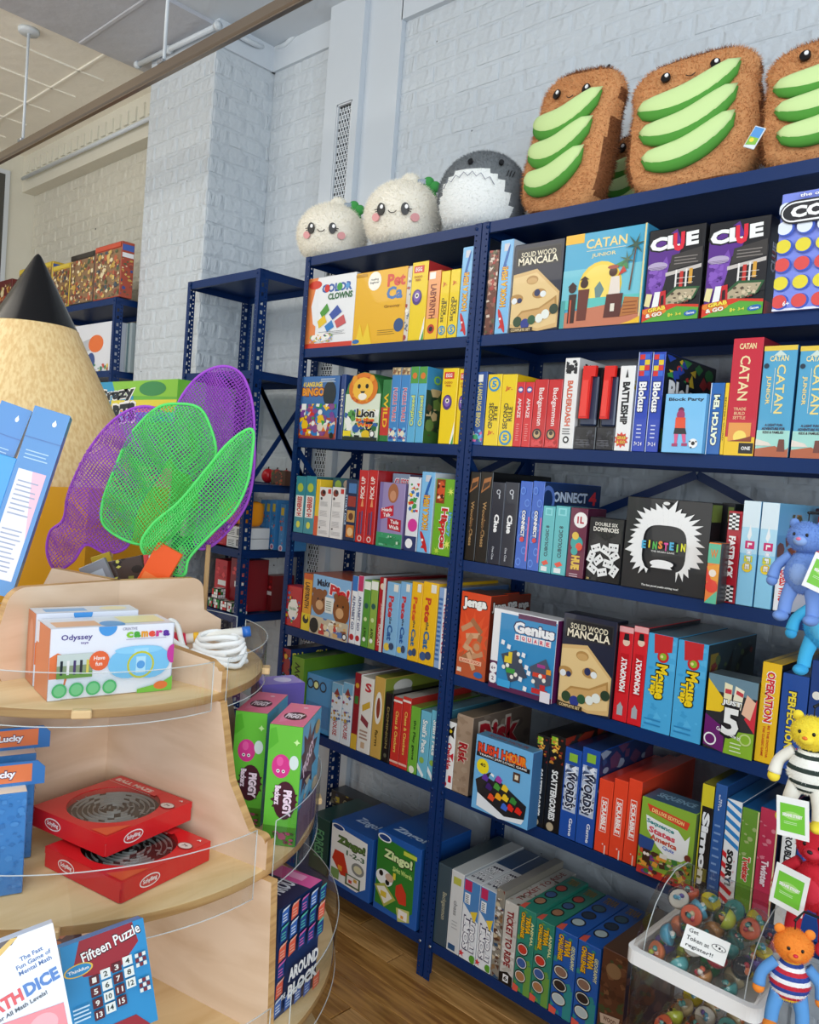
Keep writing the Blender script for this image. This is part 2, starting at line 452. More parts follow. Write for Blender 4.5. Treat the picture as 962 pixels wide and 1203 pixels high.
# main back wall behind the racks
wall_back = brick_wall('wall_back', (-.86, YW), (1, 0), 3.4, 0, 3.52, .12, BW, M['white_mortar'], M['white_brick'], score_top)
b = MB(); b.box((-1.065, YW-.025, 0), (-.855, YW+.12, ZC)); b.box((-.86, YW-.025, 3.515), (2.6, YW+.12, ZC)); struct('trim_1', b, M['plaster'])
# smooth chase with the perforated vent
CX0, CX1, CY = -1.284, -1.06, .375
b = MB(); b.box((CX0, CY, 0), (-1.20, .6, ZC)); b.box((-1.098, CY, 0), (CX1, .6, ZC)); b.box((-1.20, CY, 3.24), (-1.098, .6, ZC)); b.box((-1.20, CY+.03, 0), (-1.098, .6, 3.24))
struct('wall_chase', b, M['plaster'])
g = empty('vent_grille', (-1.149, CY+.012, 0)); tag(g, 'tall narrow white perforated metal vent grille set in the smooth white wall strip', 'vent')
b = MB(); b.box((-.049, .004, .3), (.049, .008, 3.238)); b.build('backing', M['black'], g)
b = MB()
for x in (-.049, .043): b.box((x, -.010, .3), (x+.006, .002, 3.238))
b.box((-.049, -.010, 3.232), (.049, .002, 3.238)); b.build('frame', M['grille'], g)
b = MB(); z = .3; r = 0
while z < 3.22:
    b.box((-.043, -.004, z), (.043, 0, z+.0035))
    for k in range(5):
        x = -.036+k*.0175+(.00875 if r % 2 else 0)
        b.box((x, -.004, z+.0035), (x+.005, 0, z+.0175))
        if r % 2 == 0: b.box((x-.003, -.0045, z+.0085), (x+.008, -.0005, z+.0125))
    z += .0175; r += 1
tag(b.build('lattice', M['grille'], g), kind='stuff')
# alcove behind the narrow rack
PX0, PX1, PY = -2.40, -1.80, .125
brick_wall('wall_alcove', (PX1+.001, .46), (1, 0), .515, 0, ZC, .12, BW, M['white_mortar'], M['white_brick'], score_top, 200)
# pier: front and right side
brick_wall('wall_pier_front', (PX0, PY), (1, 0), PX1-PX0, 0, 3.57, .1, BW, M['white_mortar'], M['white_brick'], score_top, 250, .1)
brick_wall('wall_pier_side', (PX1, PY), (0, 1), .36, 0, 3.57, .1, BW, M['white_mortar'], M['white_brick'], score_top, 150)
b = MB(); b.box((PX0, PY-.004, 3.57), (PX1, .6, ZC)); b.box((PX0, PY+.02, 0), (PX0+.02, .6, 3.57))
b.box((PX1, PY-.004, 3.57), (PX1+.015, .46, ZC)); b.box((PX1, .44, 3.57), (CX0, .47, ZC)); struct('trim_2', b, M['plaster'])
# left bay, its white paint tinted by the warm light
brick_wall('wall_bay', (-4.57, .42), (1, 0), 2.2, 0, 3.45, .12, BC, M['warm_tint_mortar'], M['warm_tint_brick'], score_top, 290)
b = MB(); b.box((-4.57, .33, 3.44), (PX0, .5, ZC)); 
for k in range(22): b.box((-4.5+k*.095, .318, 3.56), (-4.45+k*.095, .335, 3.64))
struct('trim_3', b, M['warm_tint_plaster'])
b = MB(); b.tube([(-4.5, .30, 3.515), (PX0, .30, 3.515)], .012); o = b.build('conduit', M['pipe']); tag(o, 'thin pale conduit fixed along the warm white lintel above the far left bay', 'pipe')
b = MB(); b.box((-4.67, -1.05, 0), (-4.57, .55, ZC)); b.box((-4.67, -3.6, 3.0), (-4.57, -1.05, ZC)); b.box((-4.67, -3.6, 0), (-4.57, -2.4, 3.0))
wl = struct('wall_left', b, M['warm_tint_plaster'])
# the tall dark opening at the photograph's left edge
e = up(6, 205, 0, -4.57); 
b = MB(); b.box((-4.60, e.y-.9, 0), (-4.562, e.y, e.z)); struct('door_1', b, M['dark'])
b = MB(); b.box((-4.575, e.y, 0), (-4.555, e.y+.03, e.z+.03)); b.box((-4.575, e.y-.9, e.z), (-4.555, e.y, e.z+.03)); struct('trim_4', b, M['plaster'])
# conduits up near the ceiling
def bez(pts, n=8):
    out = []
    P_ = [Vector(p) for p in pts]
    for i in range(len(P_)-1):
        p0 = P_[max(i-1, 0)]; p1 = P_[i]; p2 = P_[i+1]; p3 = P_[min(i+2, len(P_)-1)]
        for k in range(n):
            t = k/n; out.append(.5*((2*p1)+(-p0+p2)*t+(2*p0-5*p1+4*p2-p3)*t*t+(-p0+3*p1-3*p2+p3)*t**3))
    out.append(P_[-1]); return out
g = empty('ceiling_conduit', (-2.2, .09, 3.64)); tag(g, 'white painted conduit with clamps running over the brick pier top', 'pipe')
b = MB(); a = up(160, 77, 1, .09); c = up(258, 29, 1, .09); a = a-Vector(g.location); c = c-Vector(g.location); b.tube([a, c], .013); b.build('tube', M['pipe'], g)
for t in (.02, .42, .98):
    q = a.lerp(c, t); b = MB(); b.tube([q-Vector((.012, 0, 0)), q+Vector((.012, 0, 0))], .019, n=10); b.build('clamp', M['pipe'], g)
b = MB(); pp = [up(272, 37, 1, .11), up(292, 50, 1, .2), up(310, 56, 1, .35)]
pp = [(-1.77, .14, 3.685), (-1.77, .24, 3.655), (-1.755, .40, 3.63), (-1.70, .44, 3.62), (-1.60, .44, 3.63), (-1.48, .44, 3.665), (-1.38, .44, 3.68), (-1.285, .44, 3.70)]
pp = [up(272, 37, 0, -1.77), up(300, 52, 0, -1.77), up(318, 57, 1, .44), up(336, 52, 1, .44), up(358, 30, 1, .44), up(388, 11, 1, .44)]
b.tube(bez(pp), .013); tag(b.build('bent_conduit', M['pipe']), 'white painted conduit bending round the white alcove corner near the ceiling', 'pipe')
# hanging rail
ZR, YR = 3.12, -.388
g = empty('ceiling_rail', (-1.9, YR, ZR)); tag(g, 'long bronze coloured track rail hung below the ceiling on thin white rods', 'rail')
xa = up(-60, 218, 1, YR).x; xb = up(352, -4, 1, YR).x+.4
b = MB(); b.box((xa+1.9, -.018, -.022), (xb+1.9, .018, .022), ch=.005); b.box((xa+1.9, -.012, -.028), (xb+1.9, -.006, -.02)); b.build('track', M['rail'], g)
for (x, yy) in ((27, 162), (193, 66)):
    q = up(x, yy, 1, YR)
    b = MB(); b.tube([(q.x+1.9, 0, .02), (q.x+1.9, 0, ZC-ZR-.02 if x < 100 else ZC-ZR-.03)], .007); b.build('hanging_rod', M['pipe'], g)
    b = MB(); b.lathe([(0, 0), (.045, 0), (.05, .008), (.05, .02), (0, .02)], ctr=(q.x+1.9, 0, ZC-ZR-.02 if x < 100 else ZC-ZR-.04)); b.build('ceiling_plate', M['pipe'], g)
    b = MB(); b.box((q.x+1.88, -.02, .02), (q.x+1.92, .02, .035), ch=.003); b.build('clamp', M['bolt'], g)

# ================================================================== RACKS
def post_mesh(h, px=1, py=1):
    """slotted angle post: one flange in x, one in y, real holes"""
    b = MB(); t = .002; pitch = .038
    def flange(axis, sgn):
        z = 0; w = .040 if axis else .026
        while z < h-.001:
            z1 = min(z+pitch, h)
            zm = (z+z1)/2
            if axis == 0: segs = [(0, .016, z, z1), (.021, w, z, z1)]; segs += [(.016, .021, z, z+.006), (.016, .021, z+.011, z1-.011), (.016, .021, z1-.006, z1)]
            else: segs = [(0, .008, z, z1), (.021, .028, z, z1), (.034, w, z, z1), (.008, .021, z, z+.011), (.008, .021, z1-.011, z1)]
            if axis: segs += [(.028, .034, z, z+.006), (.028, .034, z+.012, z1-.012), (.028, .034, z1-.006, z1)]
            for (a, c, za, zb) in segs:
                zb = min(zb, z1)
                if zb-za < .001: continue
                if axis == 0: vs = [(sgn*a, 0, za), (sgn*c, 0, za), (sgn*c, 0, zb), (sgn*a, 0, zb)]
                else: vs = [(0, sgn*a, za), (0, sgn*c, za), (0, sgn*c, zb), (0, sgn*a, zb)]
                b.add(vs, [(0, 1, 2, 3)])
                o_ = [(x+(0 if axis == 0 else t*(-px)), y+(0 if axis == 1 else t*(-py)), zz) for x, y, zz in vs]
                b.add(o_, [(3, 2, 1, 0)])
            z += pitch
    flange(0, px); flange(1, py)
    return b.mesh('post', M['navy'])
_pm = {}
def rack(name, label, x0, x1, d, h, zs, z_post0=0, lip=.034, y0=0):
    """posts at the corners, lipped steel decks at heights zs (top of deck)"""
    g = empty(name, (x0, y0, 0)); tag(g, label, 'shelving rack', 'navy steel shelving racks')
    w = x1-x0
    for (X, Y, sx, sy) in ((0, 0, 1, 1), (w, 0, -1, 1), (0, d, 1, -1), (w, d, -1, -1)):
        k = (h, sx, sy)
        if k not in _pm: _pm[k] = post_mesh(h, sx, sy)
        o = bpy.data.objects.new('post', _pm[k]); link(o, g); o.location = (X, Y, 0)
    for z in zs:
        b = MB(); i = .0025
        b.box((i, i, z-.006), (w-i, d-i, z-.0045))
        b.box((i, i-.001, z-lip), (w-i, i+.0015, z), ch=.0004)          # front lip
        b.box((i, d-i-.0015, z-lip), (w-i, d-i, z+.001)); b.box((i, i, z-lip), (i+.0015, d-i, z)); b.box((w-i-.0015, i, z-lip), (w-i, d-i, z))
        b.box((i, i+.0015, z-lip), (w-i, i+.012, z-lip+.0015))
        o = b.build('shelf', M['navy'], g)
        for X in (.02, w-.02):
            c = MB(); c.tube([(X, -.0015, z-lip/2), (X, -.0045, z-lip/2)], .005, n=8); c.build('bolt', M['bolt'] if z < .2 else M['navy'], o)
    return g, w
def brace(g, a, c, wd=.022):
    a = Vector(a); c = Vector(c); d = (c-a); L_ = d.length; d.normalize()
    b = MB()
    if abs(d.x) < .01: n_ = Vector((1, 0, 0))
    else: n_ = Vector((0, 1, 0))
    s_ = d.cross(n_).normalized()*wd/2; t = n_*.001
    vs = [a-s_-t, a+s_-t, c+s_-t, c-s_-t, a-s_+t, a+s_+t, c+s_+t, c-s_+t]
    b.add(vs, [(0, 1, 2, 3), (7, 6, 5, 4), (0, 4, 5, 1), (1, 5, 6, 2), (2, 6, 7, 3), (3, 7, 4, 0)])
    return b.build('brace', M['navy'], g)
D = .35
Z1, Z2, Z3, Z4, Z5, Z6, Z7 = .1315, .64, 1.0118, 1.3784, 1.7429, 2.0875, 2.44
ZS = [Z1, Z2, Z3, Z4, Z5, Z6, Z7]
XL = -.866
ra, wa = rack('shelving_rack', 'navy steel rack of the middle bay, under the two pale dumpling plushes', XL, -.002, D, 2.44, ZS)
rb, wb = rack('shelving_rack', 'navy steel rack of the right bay, under the toast plushes', .002, 1.30, D, 2.44, ZS)
# cross braces
for (g, w) in ((ra, wa), (rb, wb)):
    for X in (.004, w-.004):
        brace(g, (X, .02, 1.36), (X, D-.02, 1.70)); brace(g, (X, D-.02, 1.36), (X, .02, 1.70))
brace(rb, (.611, D-.006, 1.70), (.02, D-.006, 1.44), .026); brace(rb, (.611, D-.003, 1.70), (1.2, D-.003, 1.44), .026)
brace(ra, (.42, D-.006, 1.55), (.84, D-.006, 1.74), .026); brace(ra, (.42, D-.003, 1.74), (.84, D-.003, 1.55), .026)
rc, wc = rack('shelving_rack', 'narrow navy steel rack with an empty top, in the white alcove', -1.74, -1.185, .34, 2.44, [.42, .985, 1.262, 1.545, 2.02, 2.44], y0=.02)
for X in (wc-.004,):
    brace(rc, (X, .02, 1.55), (X, .32, 1.98)); brace(rc, (X, .32, 1.55), (X, .02, 1.98))
    brace(rc, (X, .02, 1.98), (X, .32, 1.56))
rd, wd_ = rack('shelving_rack', 'far left navy steel rack carrying photo collage puzzle boxes', -3.45, -2.45, .34, 2.44, [.5, 1.0, 1.5, 2.06, 2.44], y0=.03)
# ================================================================== GAME BOXES ON THE RACKS
_last = {}
def face_paint(mb, w, d, h, F=(), R=(), L=(), Tp=(), f0=0):
    paint(mb, F, (-w/2+f0, -d/2, 0), (1, 0, 0), (0, 0, 1), (0, -1, 0), w-f0, h)
    paint(mb, R, (w/2, -d/2, 0), (0, 1, 0), (0, 0, 1), (1, 0, 0), d, h)
    paint(mb, L, (-w/2, d/2, 0), (0, -1, 0), (0, 0, 1), (-1, 0, 0), d, h)
    paint(mb, Tp, (-w/2, -d/2, h), (1, 0, 0), (0, 1, 0), (0, 0, 1), w, d)
def game(shelf, Z, xl, xr, yt, label, base, F=(), R=(), Tp=(), L=(), d=.32, y=0.004, yaw=0, name='game_box', tray=None, cat='game box', group=None, keep=True, top=None, side=None, lean=0, ya=None):
    Y = y if ya is None else ya
    X0 = Xat(xl, Y, Z); X1 = Xat(xr, Y, Z)
    if keep:
        X0 = max(X0, _last.get((shelf, round(Y, 2)), -9)); _last[(shelf, round(Y, 2))] = X1+.0006
    h = Zat(yt, X0, Y)-Z
    if shelf[0] == 'L': X0 = max(X0, XL+.009); X1 = min(X1, -.0115)
    else: X0 = max(X0, .0115)
    if keep: _last[(shelf, round(Y, 2))] = X1+.0006
    w = X1-X0-.0006
    Y = y
    f0 = w*.2 if tray else 0
    b = MB(); bc = hx(base)
    b.box((-w/2+f0, -d/2, 0.0005), (w/2, d/2, h), bc, ch=.0012)
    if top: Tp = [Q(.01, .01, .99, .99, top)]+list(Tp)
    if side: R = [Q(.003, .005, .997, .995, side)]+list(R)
    face_paint(b, w, d, h, F, R, L, Tp, f0)
    o = b.build(name, M['print'])
    o.location = ((X0+X1)/2, Y+d/2, Z+.0004); o.rotation_euler = (0, lean, yaw)
    tag(o, label, cat, group)
    if tray:
        b = MB(); b.box((-w/2, -d/2+.0015, .001), (-w/2+f0+.001, d/2-.0015, h-.0015), hx(tray), ch=.001); b.build('tray', M['print'], o)
    return o
W_, K_ = 'f4f4f2', '141416'
RB = ['d8322c', 'f2c21c', '2f7fc8', '3da04a', 'e8762a', 'f3f1ea', '7a3f99']
def vspine(s, c, o=None, tw=.5, th=.55, x=.5, y=.5, rot=-90, b=.03): return T(s, x, y, tw, th, c, rot, o, b)
G7 = 'game boxes on the top box shelf, right bay'; 
# ---------------- left bay, top box shelf (Z6)
g = 'games on the middle bay, first shelf under the plushes'
game('L6', Z6, 354, 413, 329, 'white clown stacking game box with orange left edge, leftmost under the dumpling plush', 'f1f2f4', [Q(0, 0, .22, 1, 'ee8a4c'), Q(0, 0, 1, .07, 'd9402f'), P([(.22, 1), (.1, .6), (.16, .35), (.24, .3)], 'f1f2f4'), E(.16, .9, .14, .06, 'd9402f'), T('COLOR', .62, .83, .62, .12, '3b66b0', 0, None, .06), C(.42, .83, .055, 'd8322c'), C(.68, .83, .055, '3da04a'), C(.84, .83, .04, '59a0d8'), T('CLOWNS', .7, .71, .5, .09, '2b6b3c', 0, None, .05),
  P([(.3, .5), (.44, .62), (.5, .52), (.36, .42)], '4f9c3d'), P([(.5, .46), (.66, .58), (.76, .48), (.58, .38)], '3b57a8'), P([(.26, .38), (.4, .46), (.46, .36), (.3, .28)], 'f0c92a'), P([(.62, .36), (.8, .44), (.86, .32), (.68, .26)], 'd05a5e'), P([(.42, .3), (.56, .38), (.62, .28), (.48, .22)], '2f7fc8'), LN(.3, .18, .9, .24, 3, '333b44', .2), N(50, 3, .12, .08, .6, .2, ['e9b0b0', 'f2d05a', '7fb06a', '9aa4d8'], .05), E(.35, .15, .2, .06, 'faf6ef'), N(26, 4, .2, .09, .5, .2, RB, .04)], side='d8d8d8', group=g, d=.05, y=.012)
game('L6', Z6, 410, 473, 322, 'yellow picture book game box with large red and blue lettering, beside the clown game', 'eeb51d', [T('Pet', .8, .84, .34, .17, 'd8412f', 0, None, .05), T('Ca', .78, .67, .3, .17, '2c6fb5', 0, None, .05), C(.38, .86, .13, 'fbf7ea'), T('reading\nbeginner', .38, .86, .18, .08, '58524a'), E(.9, .23, .09, .09, '2a4f83'), P([(.06, .0), (.14, .3), (.22, .1), (.3, .3), (.4, 0)], 'f5d02e'), LN(.5, .12, .86, .2, 3, '6a531d', .2), T('Groovy', .75, .49, .3, .05, '9c6a12'), Q(0, .94, .22, .98, 'c38e1c'), E(.08, .05, .07, .03, '2c6fb5')], side='d89a16', top='d89a16', group=g, d=.05, y=.012)
game('L6', Z6, 473, 478, 313, 'thin cream spine squeezed between the yellow picture book box and the yellow spine', 'd8cfc0', [N(20, 5, 0, 0, 1, 1, ['a8473e', '6d7d8c', 'f2efe6'], .9)], group=g, side='3b2a33')
def dodo(xl, xr, yt, sh, Z, lab, **k):
    return game(sh, Z, xl, xr, yt, lab, 'f0cf12', [Q(.12, .86, .75, .95, 'd43a2c'), T('EGG', .42, .905, .4, .05, W_), T('DODO\nPEEK', .42, .79, .5, .07, 'b0541c'), E(.42, .55, .3, .1, '4a2f7c'), E(.42, .56, .2, .07, '7d5bb0'), C(.42, .57, .12, 'efe6d8'), C(.42, .57, .06, K_), P([(.75, 0), (1, 0), (1, .3)], 'f4f2e6'), P([(.85, 0), (1, 0), (1, .14)], '3da04a')], side='e6c41a', top='f0cf12', d=.28, **k)
dodo(478, 497, 309, 'L6', Z6, 'first yellow spine with a purple bird drawing, top shelf of the middle bay', group=g, R=[Q(0, .75, 1, 1, 'b33333')])
game('L6', Z6, 498, 512, 319, 'salmon and yellow insect maze game spine, left of the two yellow five spines', 'f2a56a', [Q(0, 0, 1, .3, 'f0c21c'), Q(.1, .88, .6, .98, 'f7f2e8'), vspine('LABYRINTH', '7b2b22', None, .5, .5, y=.55), C(.5, .15, .3, 'c03a22'), C(.5, .15, .16, K_)], side='e8882e', top='f7a03a', group=g)
def second(xl, xr, yt, sh, Z, lab, rot=90, **k):
    lst = [vspine('SECOND', '1d1d1d', None, .32, .36, x=.4, y=.42, rot=rot), vspine('RULE', '1d1d1d', None, .28, .2, x=.72, y=.45, rot=rot), T('Jr.', .5, .8 if rot == 90 else .18, .5, .07, 'd4472c', 0, None, .04), C(.5, .12 if rot == 90 else .86, .42, '2f8fc0'), C(.5, .12 if rot == 90 else .86, .3, 'f3d21a'), T('5', .5, .12 if rot == 90 else .86, .34, .09, '2f8fc0', 0, None, .06)]
    return game(sh, Z, xl, xr, yt, lab, 'f0d012', lst, side='e0bb14', top='f0d012', **k)
second(513, 523, 319, 'L6', Z6, 'left one of two yellow spines with a blue five, middle bay top shelf', group=g)
second(524, 535, 317, 'L6', Z6, 'right one of two yellow spines with a blue five, middle bay top shelf', group=g)
def hook(xl, xr, yt, sh, Z, lab, **k):
    return game(sh, Z, xl, xr, yt, lab, '7fbde8', [Q(.3, .88, .7, .96, 'c9ccd4'), E(.5, .78, .32, .055, '2462ac', 30), P([(.3, .72), (.6, .74), (.5, .68)], '2462ac'), vspine('HOOK A FISH!', 'f3c21c', 'b4471c', .42, .42, y=.5, rot=90), E(.5, .14, .34, .06, 'c9242a', -20), P([(.3, .06), (.7, .06), (.5, .12)], 'c9242a'), C(.4, .16, .08, W_)], side='d9dde2', top='c7cbd2', **k)
hook(536, 549, 291, 'L6', Z6, 'light blue fishing spine with red fish, against the divider on the middle bay side', group=g)
# ---------------- left bay, second shelf (Z5)
g = 'games on the middle bay, second shelf'
game('L5', Z5, 347, 394, 443, 'blue and brown picture bingo box at the left end of the second shelf', '3b6fae', [Q(0, 0, 1, .34, 'b4503a'), Q(0, 0, 1, .03, '8c3040'), T('4 LANGUAGE', .34, .87, .5, .08, 'f4d23a', 0, None, .05), T('BINGO', .36, .75, .56, .13, 'ef9a2c', 0, '7a2c20', .06), E(.78, .72, .16, .2, '1e2a34'), N(90, 8, .05, .05, .97, .56, RB+['e8dcc8', '8c4a8c'], .17), LN(.55, .9, .95, .97, 3, 'cfe0ee', .4), Q(.1, .46, .22, .56, 'f4f4f2'), C(.9, .06, .05, K_)], side='27407c', R=[N(30, 4, 0, 0, 1, 1, ['c13a4a', 'e8e4da', '3b6fae'], .1)], top='7a3a44', group=g, d=.10, y=.006)
game('L5', Z5, 396, 401, 440, 'thin navy spine between the bingo box and the lion box', '24407e', [vspine('BINGO', 'd8d2c2')], group=g)
# lion box with arched top
X0 = Xat(402, .004, Z5); X1 = Xat(444, .004, Z5); w = X1-X0; h = Zat(438, X0, .004)-Z5
b = MB(); prof = [(-w/2, 0), (w/2, 0), (w/2, h*.68)]+[(w/2*.94*math.cos(R_(a)), h*.70+h*.30*math.sin(R_(a))) for a in (8, 25, 45, 65, 90, 115, 135, 155, 172)]+[(-w/2, h*.68)]
b.prism(prof, .11, hx('3a7a3f'))
lion = [Q(.02, .01, .98, .68, 'dfe8d2'), N(60, 21, .03, .02, .97, .45, ['2c6b36', '5aa04a', 'f4f4ee', K_, 'e8c21c', '2f5fa8'], .2), E(.5, .76, .40, .23, 'e07a1e'), N(30, 5, .2, .56, .8, .92, ['c9541a', 'f09a2c'], .1), E(.5, .75, .28, .17, 'f6bf3c'), C(.39, .79, .045, K_), C(.61, .79, .045, K_), P([(.43, .72), (.57, .72), (.5, .66)], K_), E(.5, .64, .12, .05, 'fbf3e2'), E(.26, .9, .07, .05, 'f0a02c'), E(.74, .9, .07, .05, 'f0a02c'), T('Lion', .62, .4, .5, .13, '1a1a1a', 0, 'f4f4ee', .05), T('in the\nWay', .62, .26, .5, .14, 'e8402c', 0, 'f4e04a', .05), Q(.02, .0, .98, .05, '1d2a22'), Q(.03, .06, .25, .14, 'f2dc2a'), C(.84, .1, .07, K_), C(.84, .1, .05, W_)]
paint(b, lion, (-w/2, 0, 0), (1, 0, 0), (0, 0, 1), (0, -1, 0), w, h)
o = b.build('game_box', M['print']); o.location = ((X0+X1)/2, .004, Z5+.0005); tag(o, 'arched die-cut box with a big orange lion face and green foliage', 'game box', g)
game('L5', Z5, 445, 455, 446, 'red and green box half hidden right behind the lion box', '2c7a3c', [Q(0, .1, 1, .55, 'c4332c'), vspine('WILD', 'f2c21c')], side='b8322c', group=g)
for (a, c, lab) in ((455, 465.5, 'left one of two slim blue spines with red lettering, right of the lion box'), (466, 476.5, 'right one of two slim blue spines with red lettering, right of the lion box')):
    game('L5', Z5, a, c, 432, lab, '3f86c4', [Q(0, .9, 1, 1, '9a8a6a'), vspine('PUZZLE TRAILS', 'd8434c', 'bfe0f2', .42, .45), N(26, 3, .05, .01, .95, .2, ['c9424c', '2b50a0', 'e8e0c8', '7cc0e8'], .5), N(14, 4, .05, .9, .95, 1, ['8c5a3a', 'd9c090'], .4)], side='3a6ea8', top='4b86b8', group=g)
for (a, c, lab) in ((477, 486, 'first light blue fox game spine with green top'), (486.5, 496, 'second light blue fox game spine, beside the green forest side')):
    game('L5', Z5, a, c, 431, lab, '5fb0d8', [Q(0, .78, 1, 1, '4f9a44'), C(.5, .88, .3, 'd9762a'), vspine('Outfoxed', 'd9e86a', '2c5f9a', .5, .4, y=.42, rot=90)], side='2c4a3a', R=[Q(0, .7, 1, 1, '3f95c8'), Q(0, 0, 1, .18, '3d6b34'), N(60, 6, .02, .1, .98, .72, ['1f3a30', '3a5a3a', '6a8a4a', 'c9b48a', '5a4a3a'], .22), T('Outfoxed', .4, .84, .6, .12, '8fd04a')], top='3f7f4a', group=g)
dodo(514, 532, 433, 'L5', Z5, 'left one of the two bright yellow bird spines on the second shelf', group=g)
dodo(533.5, 546, 434, 'L5', Z5, 'right one of the two bright yellow bird spines, against the rack divider', group=g)
# ---------------- left bay, third shelf (Z4)
g = 'games on the middle bay, third shelf'
for (a, c, lab) in ((344, 355, 'left one of two teal spines with white and red name strips'), (355.5, 367, 'right one of two teal spines with white and red name strips')):
    game('L4', Z4, a, c, 559, lab, '3c8f9c', [Q(.1, .28, .9, .66, 'f2f0ea'), vspine('HI CHERRIES', 'c4302c', None, .5, .34, y=.47, rot=90, b=.06), C(.5, .8, .3, 'b8c84a'), E(.5, .15, .2, .06, 'd8d84a')], side='2b5f6a', top='3c8f9c', group=g)
game('L4', Z4, 367.5, 372, 563, 'thin yellow and orange spine left of the white leaflets', 'eec32c', [Q(0, 0, 1, .35, 'd8552c')], group=g)
for (a, c, lab) in ((372, 386, 'left one of two white backs with a red picture, third shelf of the middle bay'), (386.5, 401, 'right one of two white backs with a red picture, third shelf of the middle bay')):
    game('L4', Z4, a, c, 572, lab, 'e8e4e2', [E(.3, .88, .22, .07, '8c3a30'), E(.36, .9, .12, .04, '30202a'), Q(.7, .88, .95, .97, 'c8342c'), LN(.12, .62, .9, .72, 5, 'b4b0b0', .4), LN(.12, .42, .9, .54, 5, 'bab6b6', .4), LN(.12, .22, .9, .34, 5, 'bab6b6', .4), LN(.12, .06, .9, .14, 4, 'bab6b6', .4), C(.2, .77, .08, '55484a'), C(.2, .18, .06, '55484a')], side='9a9694', group=g, d=.03, y=-.0)
game('L4', Z4, 373, 400, 560, 'dark teal box standing behind the two white backs', '2c5560', [C(.25, .88, .14, '8aa84a'), C(.6, .9, .12, 'b09a8a')], group=g, d=.2, y=.06, ya=.004, keep=False)
game('L4', Z4, 402, 416, 563, 'navy spine with four small square pictures', '1f2e50', [Q(.25, .78, .9, .94, '4a78b0'), Q(.25, .56, .9, .73, '9c3a34'), Q(.25, .31, .9, .5, 'c99a5a'), Q(.25, .06, .9, .26, 'c8762c'), E(.58, .15, .24, .07, 'e8c08a'), E(.58, .4, .2, .06, '6a3f2a'), vspine('STORY DICE', 'bcd0e8', None, .16, .5, x=.12)], side='15203a', group=g)
for (a, c, lab) in ((416.5, 427, 'left one of two tall red stick game spines'), (427.5, 438, 'right one of two tall red stick game spines')):
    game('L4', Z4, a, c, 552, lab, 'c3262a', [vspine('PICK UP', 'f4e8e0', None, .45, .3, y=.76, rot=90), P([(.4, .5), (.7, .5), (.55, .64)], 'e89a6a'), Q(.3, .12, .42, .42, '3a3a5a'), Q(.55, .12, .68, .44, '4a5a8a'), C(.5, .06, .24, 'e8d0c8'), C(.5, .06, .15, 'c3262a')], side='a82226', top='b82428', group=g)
game('L4', Z4, 442, 462, 555, 'grey blue guessing game box behind the lavender box', '8290a8', [T('GUESS', .55, .88, .8, .1, 'd03050', 0, 'f0f0f4'), N(30, 9, .05, .05, .95, .7, ['2c6a3a', '44506a', 'c8ccd4'], .2)], side='5a4a6a', group=g, d=.2, y=.06, ya=.004, keep=False)
game('L4', Z4, 441, 471, 566, 'lavender and green box with slanting red word panels', '9a8ab8', [Q(0, 0, 1, .22, '3f9a6a'), Q(.02, .22, .15, 1, '7f70a8'), E(.55, .84, .2, .15, 'a86a4a'), E(.55, .8, .12, .08, 'c99070'), P([(.1, .58), (.6, .66), (.62, .5), (.12, .42)], 'c8243a'), P([(.4, .46), (.92, .44), (.94, .26), (.42, .28)], 'b81f34'), T('Heads\nTalk', .36, .54, .4, .14, W_, 4), T('Tails\nWalk', .68, .36, .4, .14, W_, -2), N(24, 5, .05, .02, .95, .2, ['6fc09a', '2c7a4a', 'c8e0c8'], .12), Q(.1, .05, .8, .14, '2f8a5a')], side='6f6290', top='7ab0b0', group=g, d=.05, y=.004, keep=True)
game('L4', Z4, 474, 488, 560, 'patterned spine with pink flower and green scribbles, left of the fishing spine', 'e4e6ea', [N(30, 12, .05, .5, .95, 1, ['3f9a4a', 'd8322c', '2f6fb8', 'f0c21c'], .35), C(.6, .35, .4, 'd83a9a'), Q(0, 0, 1, .2, '2b3a6a'), C(.4, .1, .3, 'f2f2f4')], side='b8bcc8', group=g)
hook(489, 504, 554, 'L4', Z4, 'light blue fishing game spine on the third shelf, beside the green leafy spine', group=g)
game('L4', Z4, 506, 528, 562, 'bright green spine with big white and red slanted letters and leaf sprays', '6fae2c', [vspine('Hippos', 'c8262a', W_, .42, .52, x=.52, y=.36, rot=-90, b=.06), vspine('Hungry', '6fc0e8', '2b6fb0', .2, .3, x=.84, y=.42), Q(.05, .68, .5, .99, '8a3a1c'), E(.3, .84, .2, .13, 'd0522a'), N(10, 5, .1, .74, .5, .94, ['f0e0c0', '4a1a10'], .2), star(.82, .84, .2, 7, 'dce86a', .3), star(.82, .16, .24, 7, 'dce86a', .3), star(.3, .06, .2, 7, 'b8d84a', .3)], side='4c8a2a', top='3a3f30', R=[N(40, 3, 0, .5, 1, 1, ['3a3f30', '6fae2c', 'd8322c'], .2)], group=g)
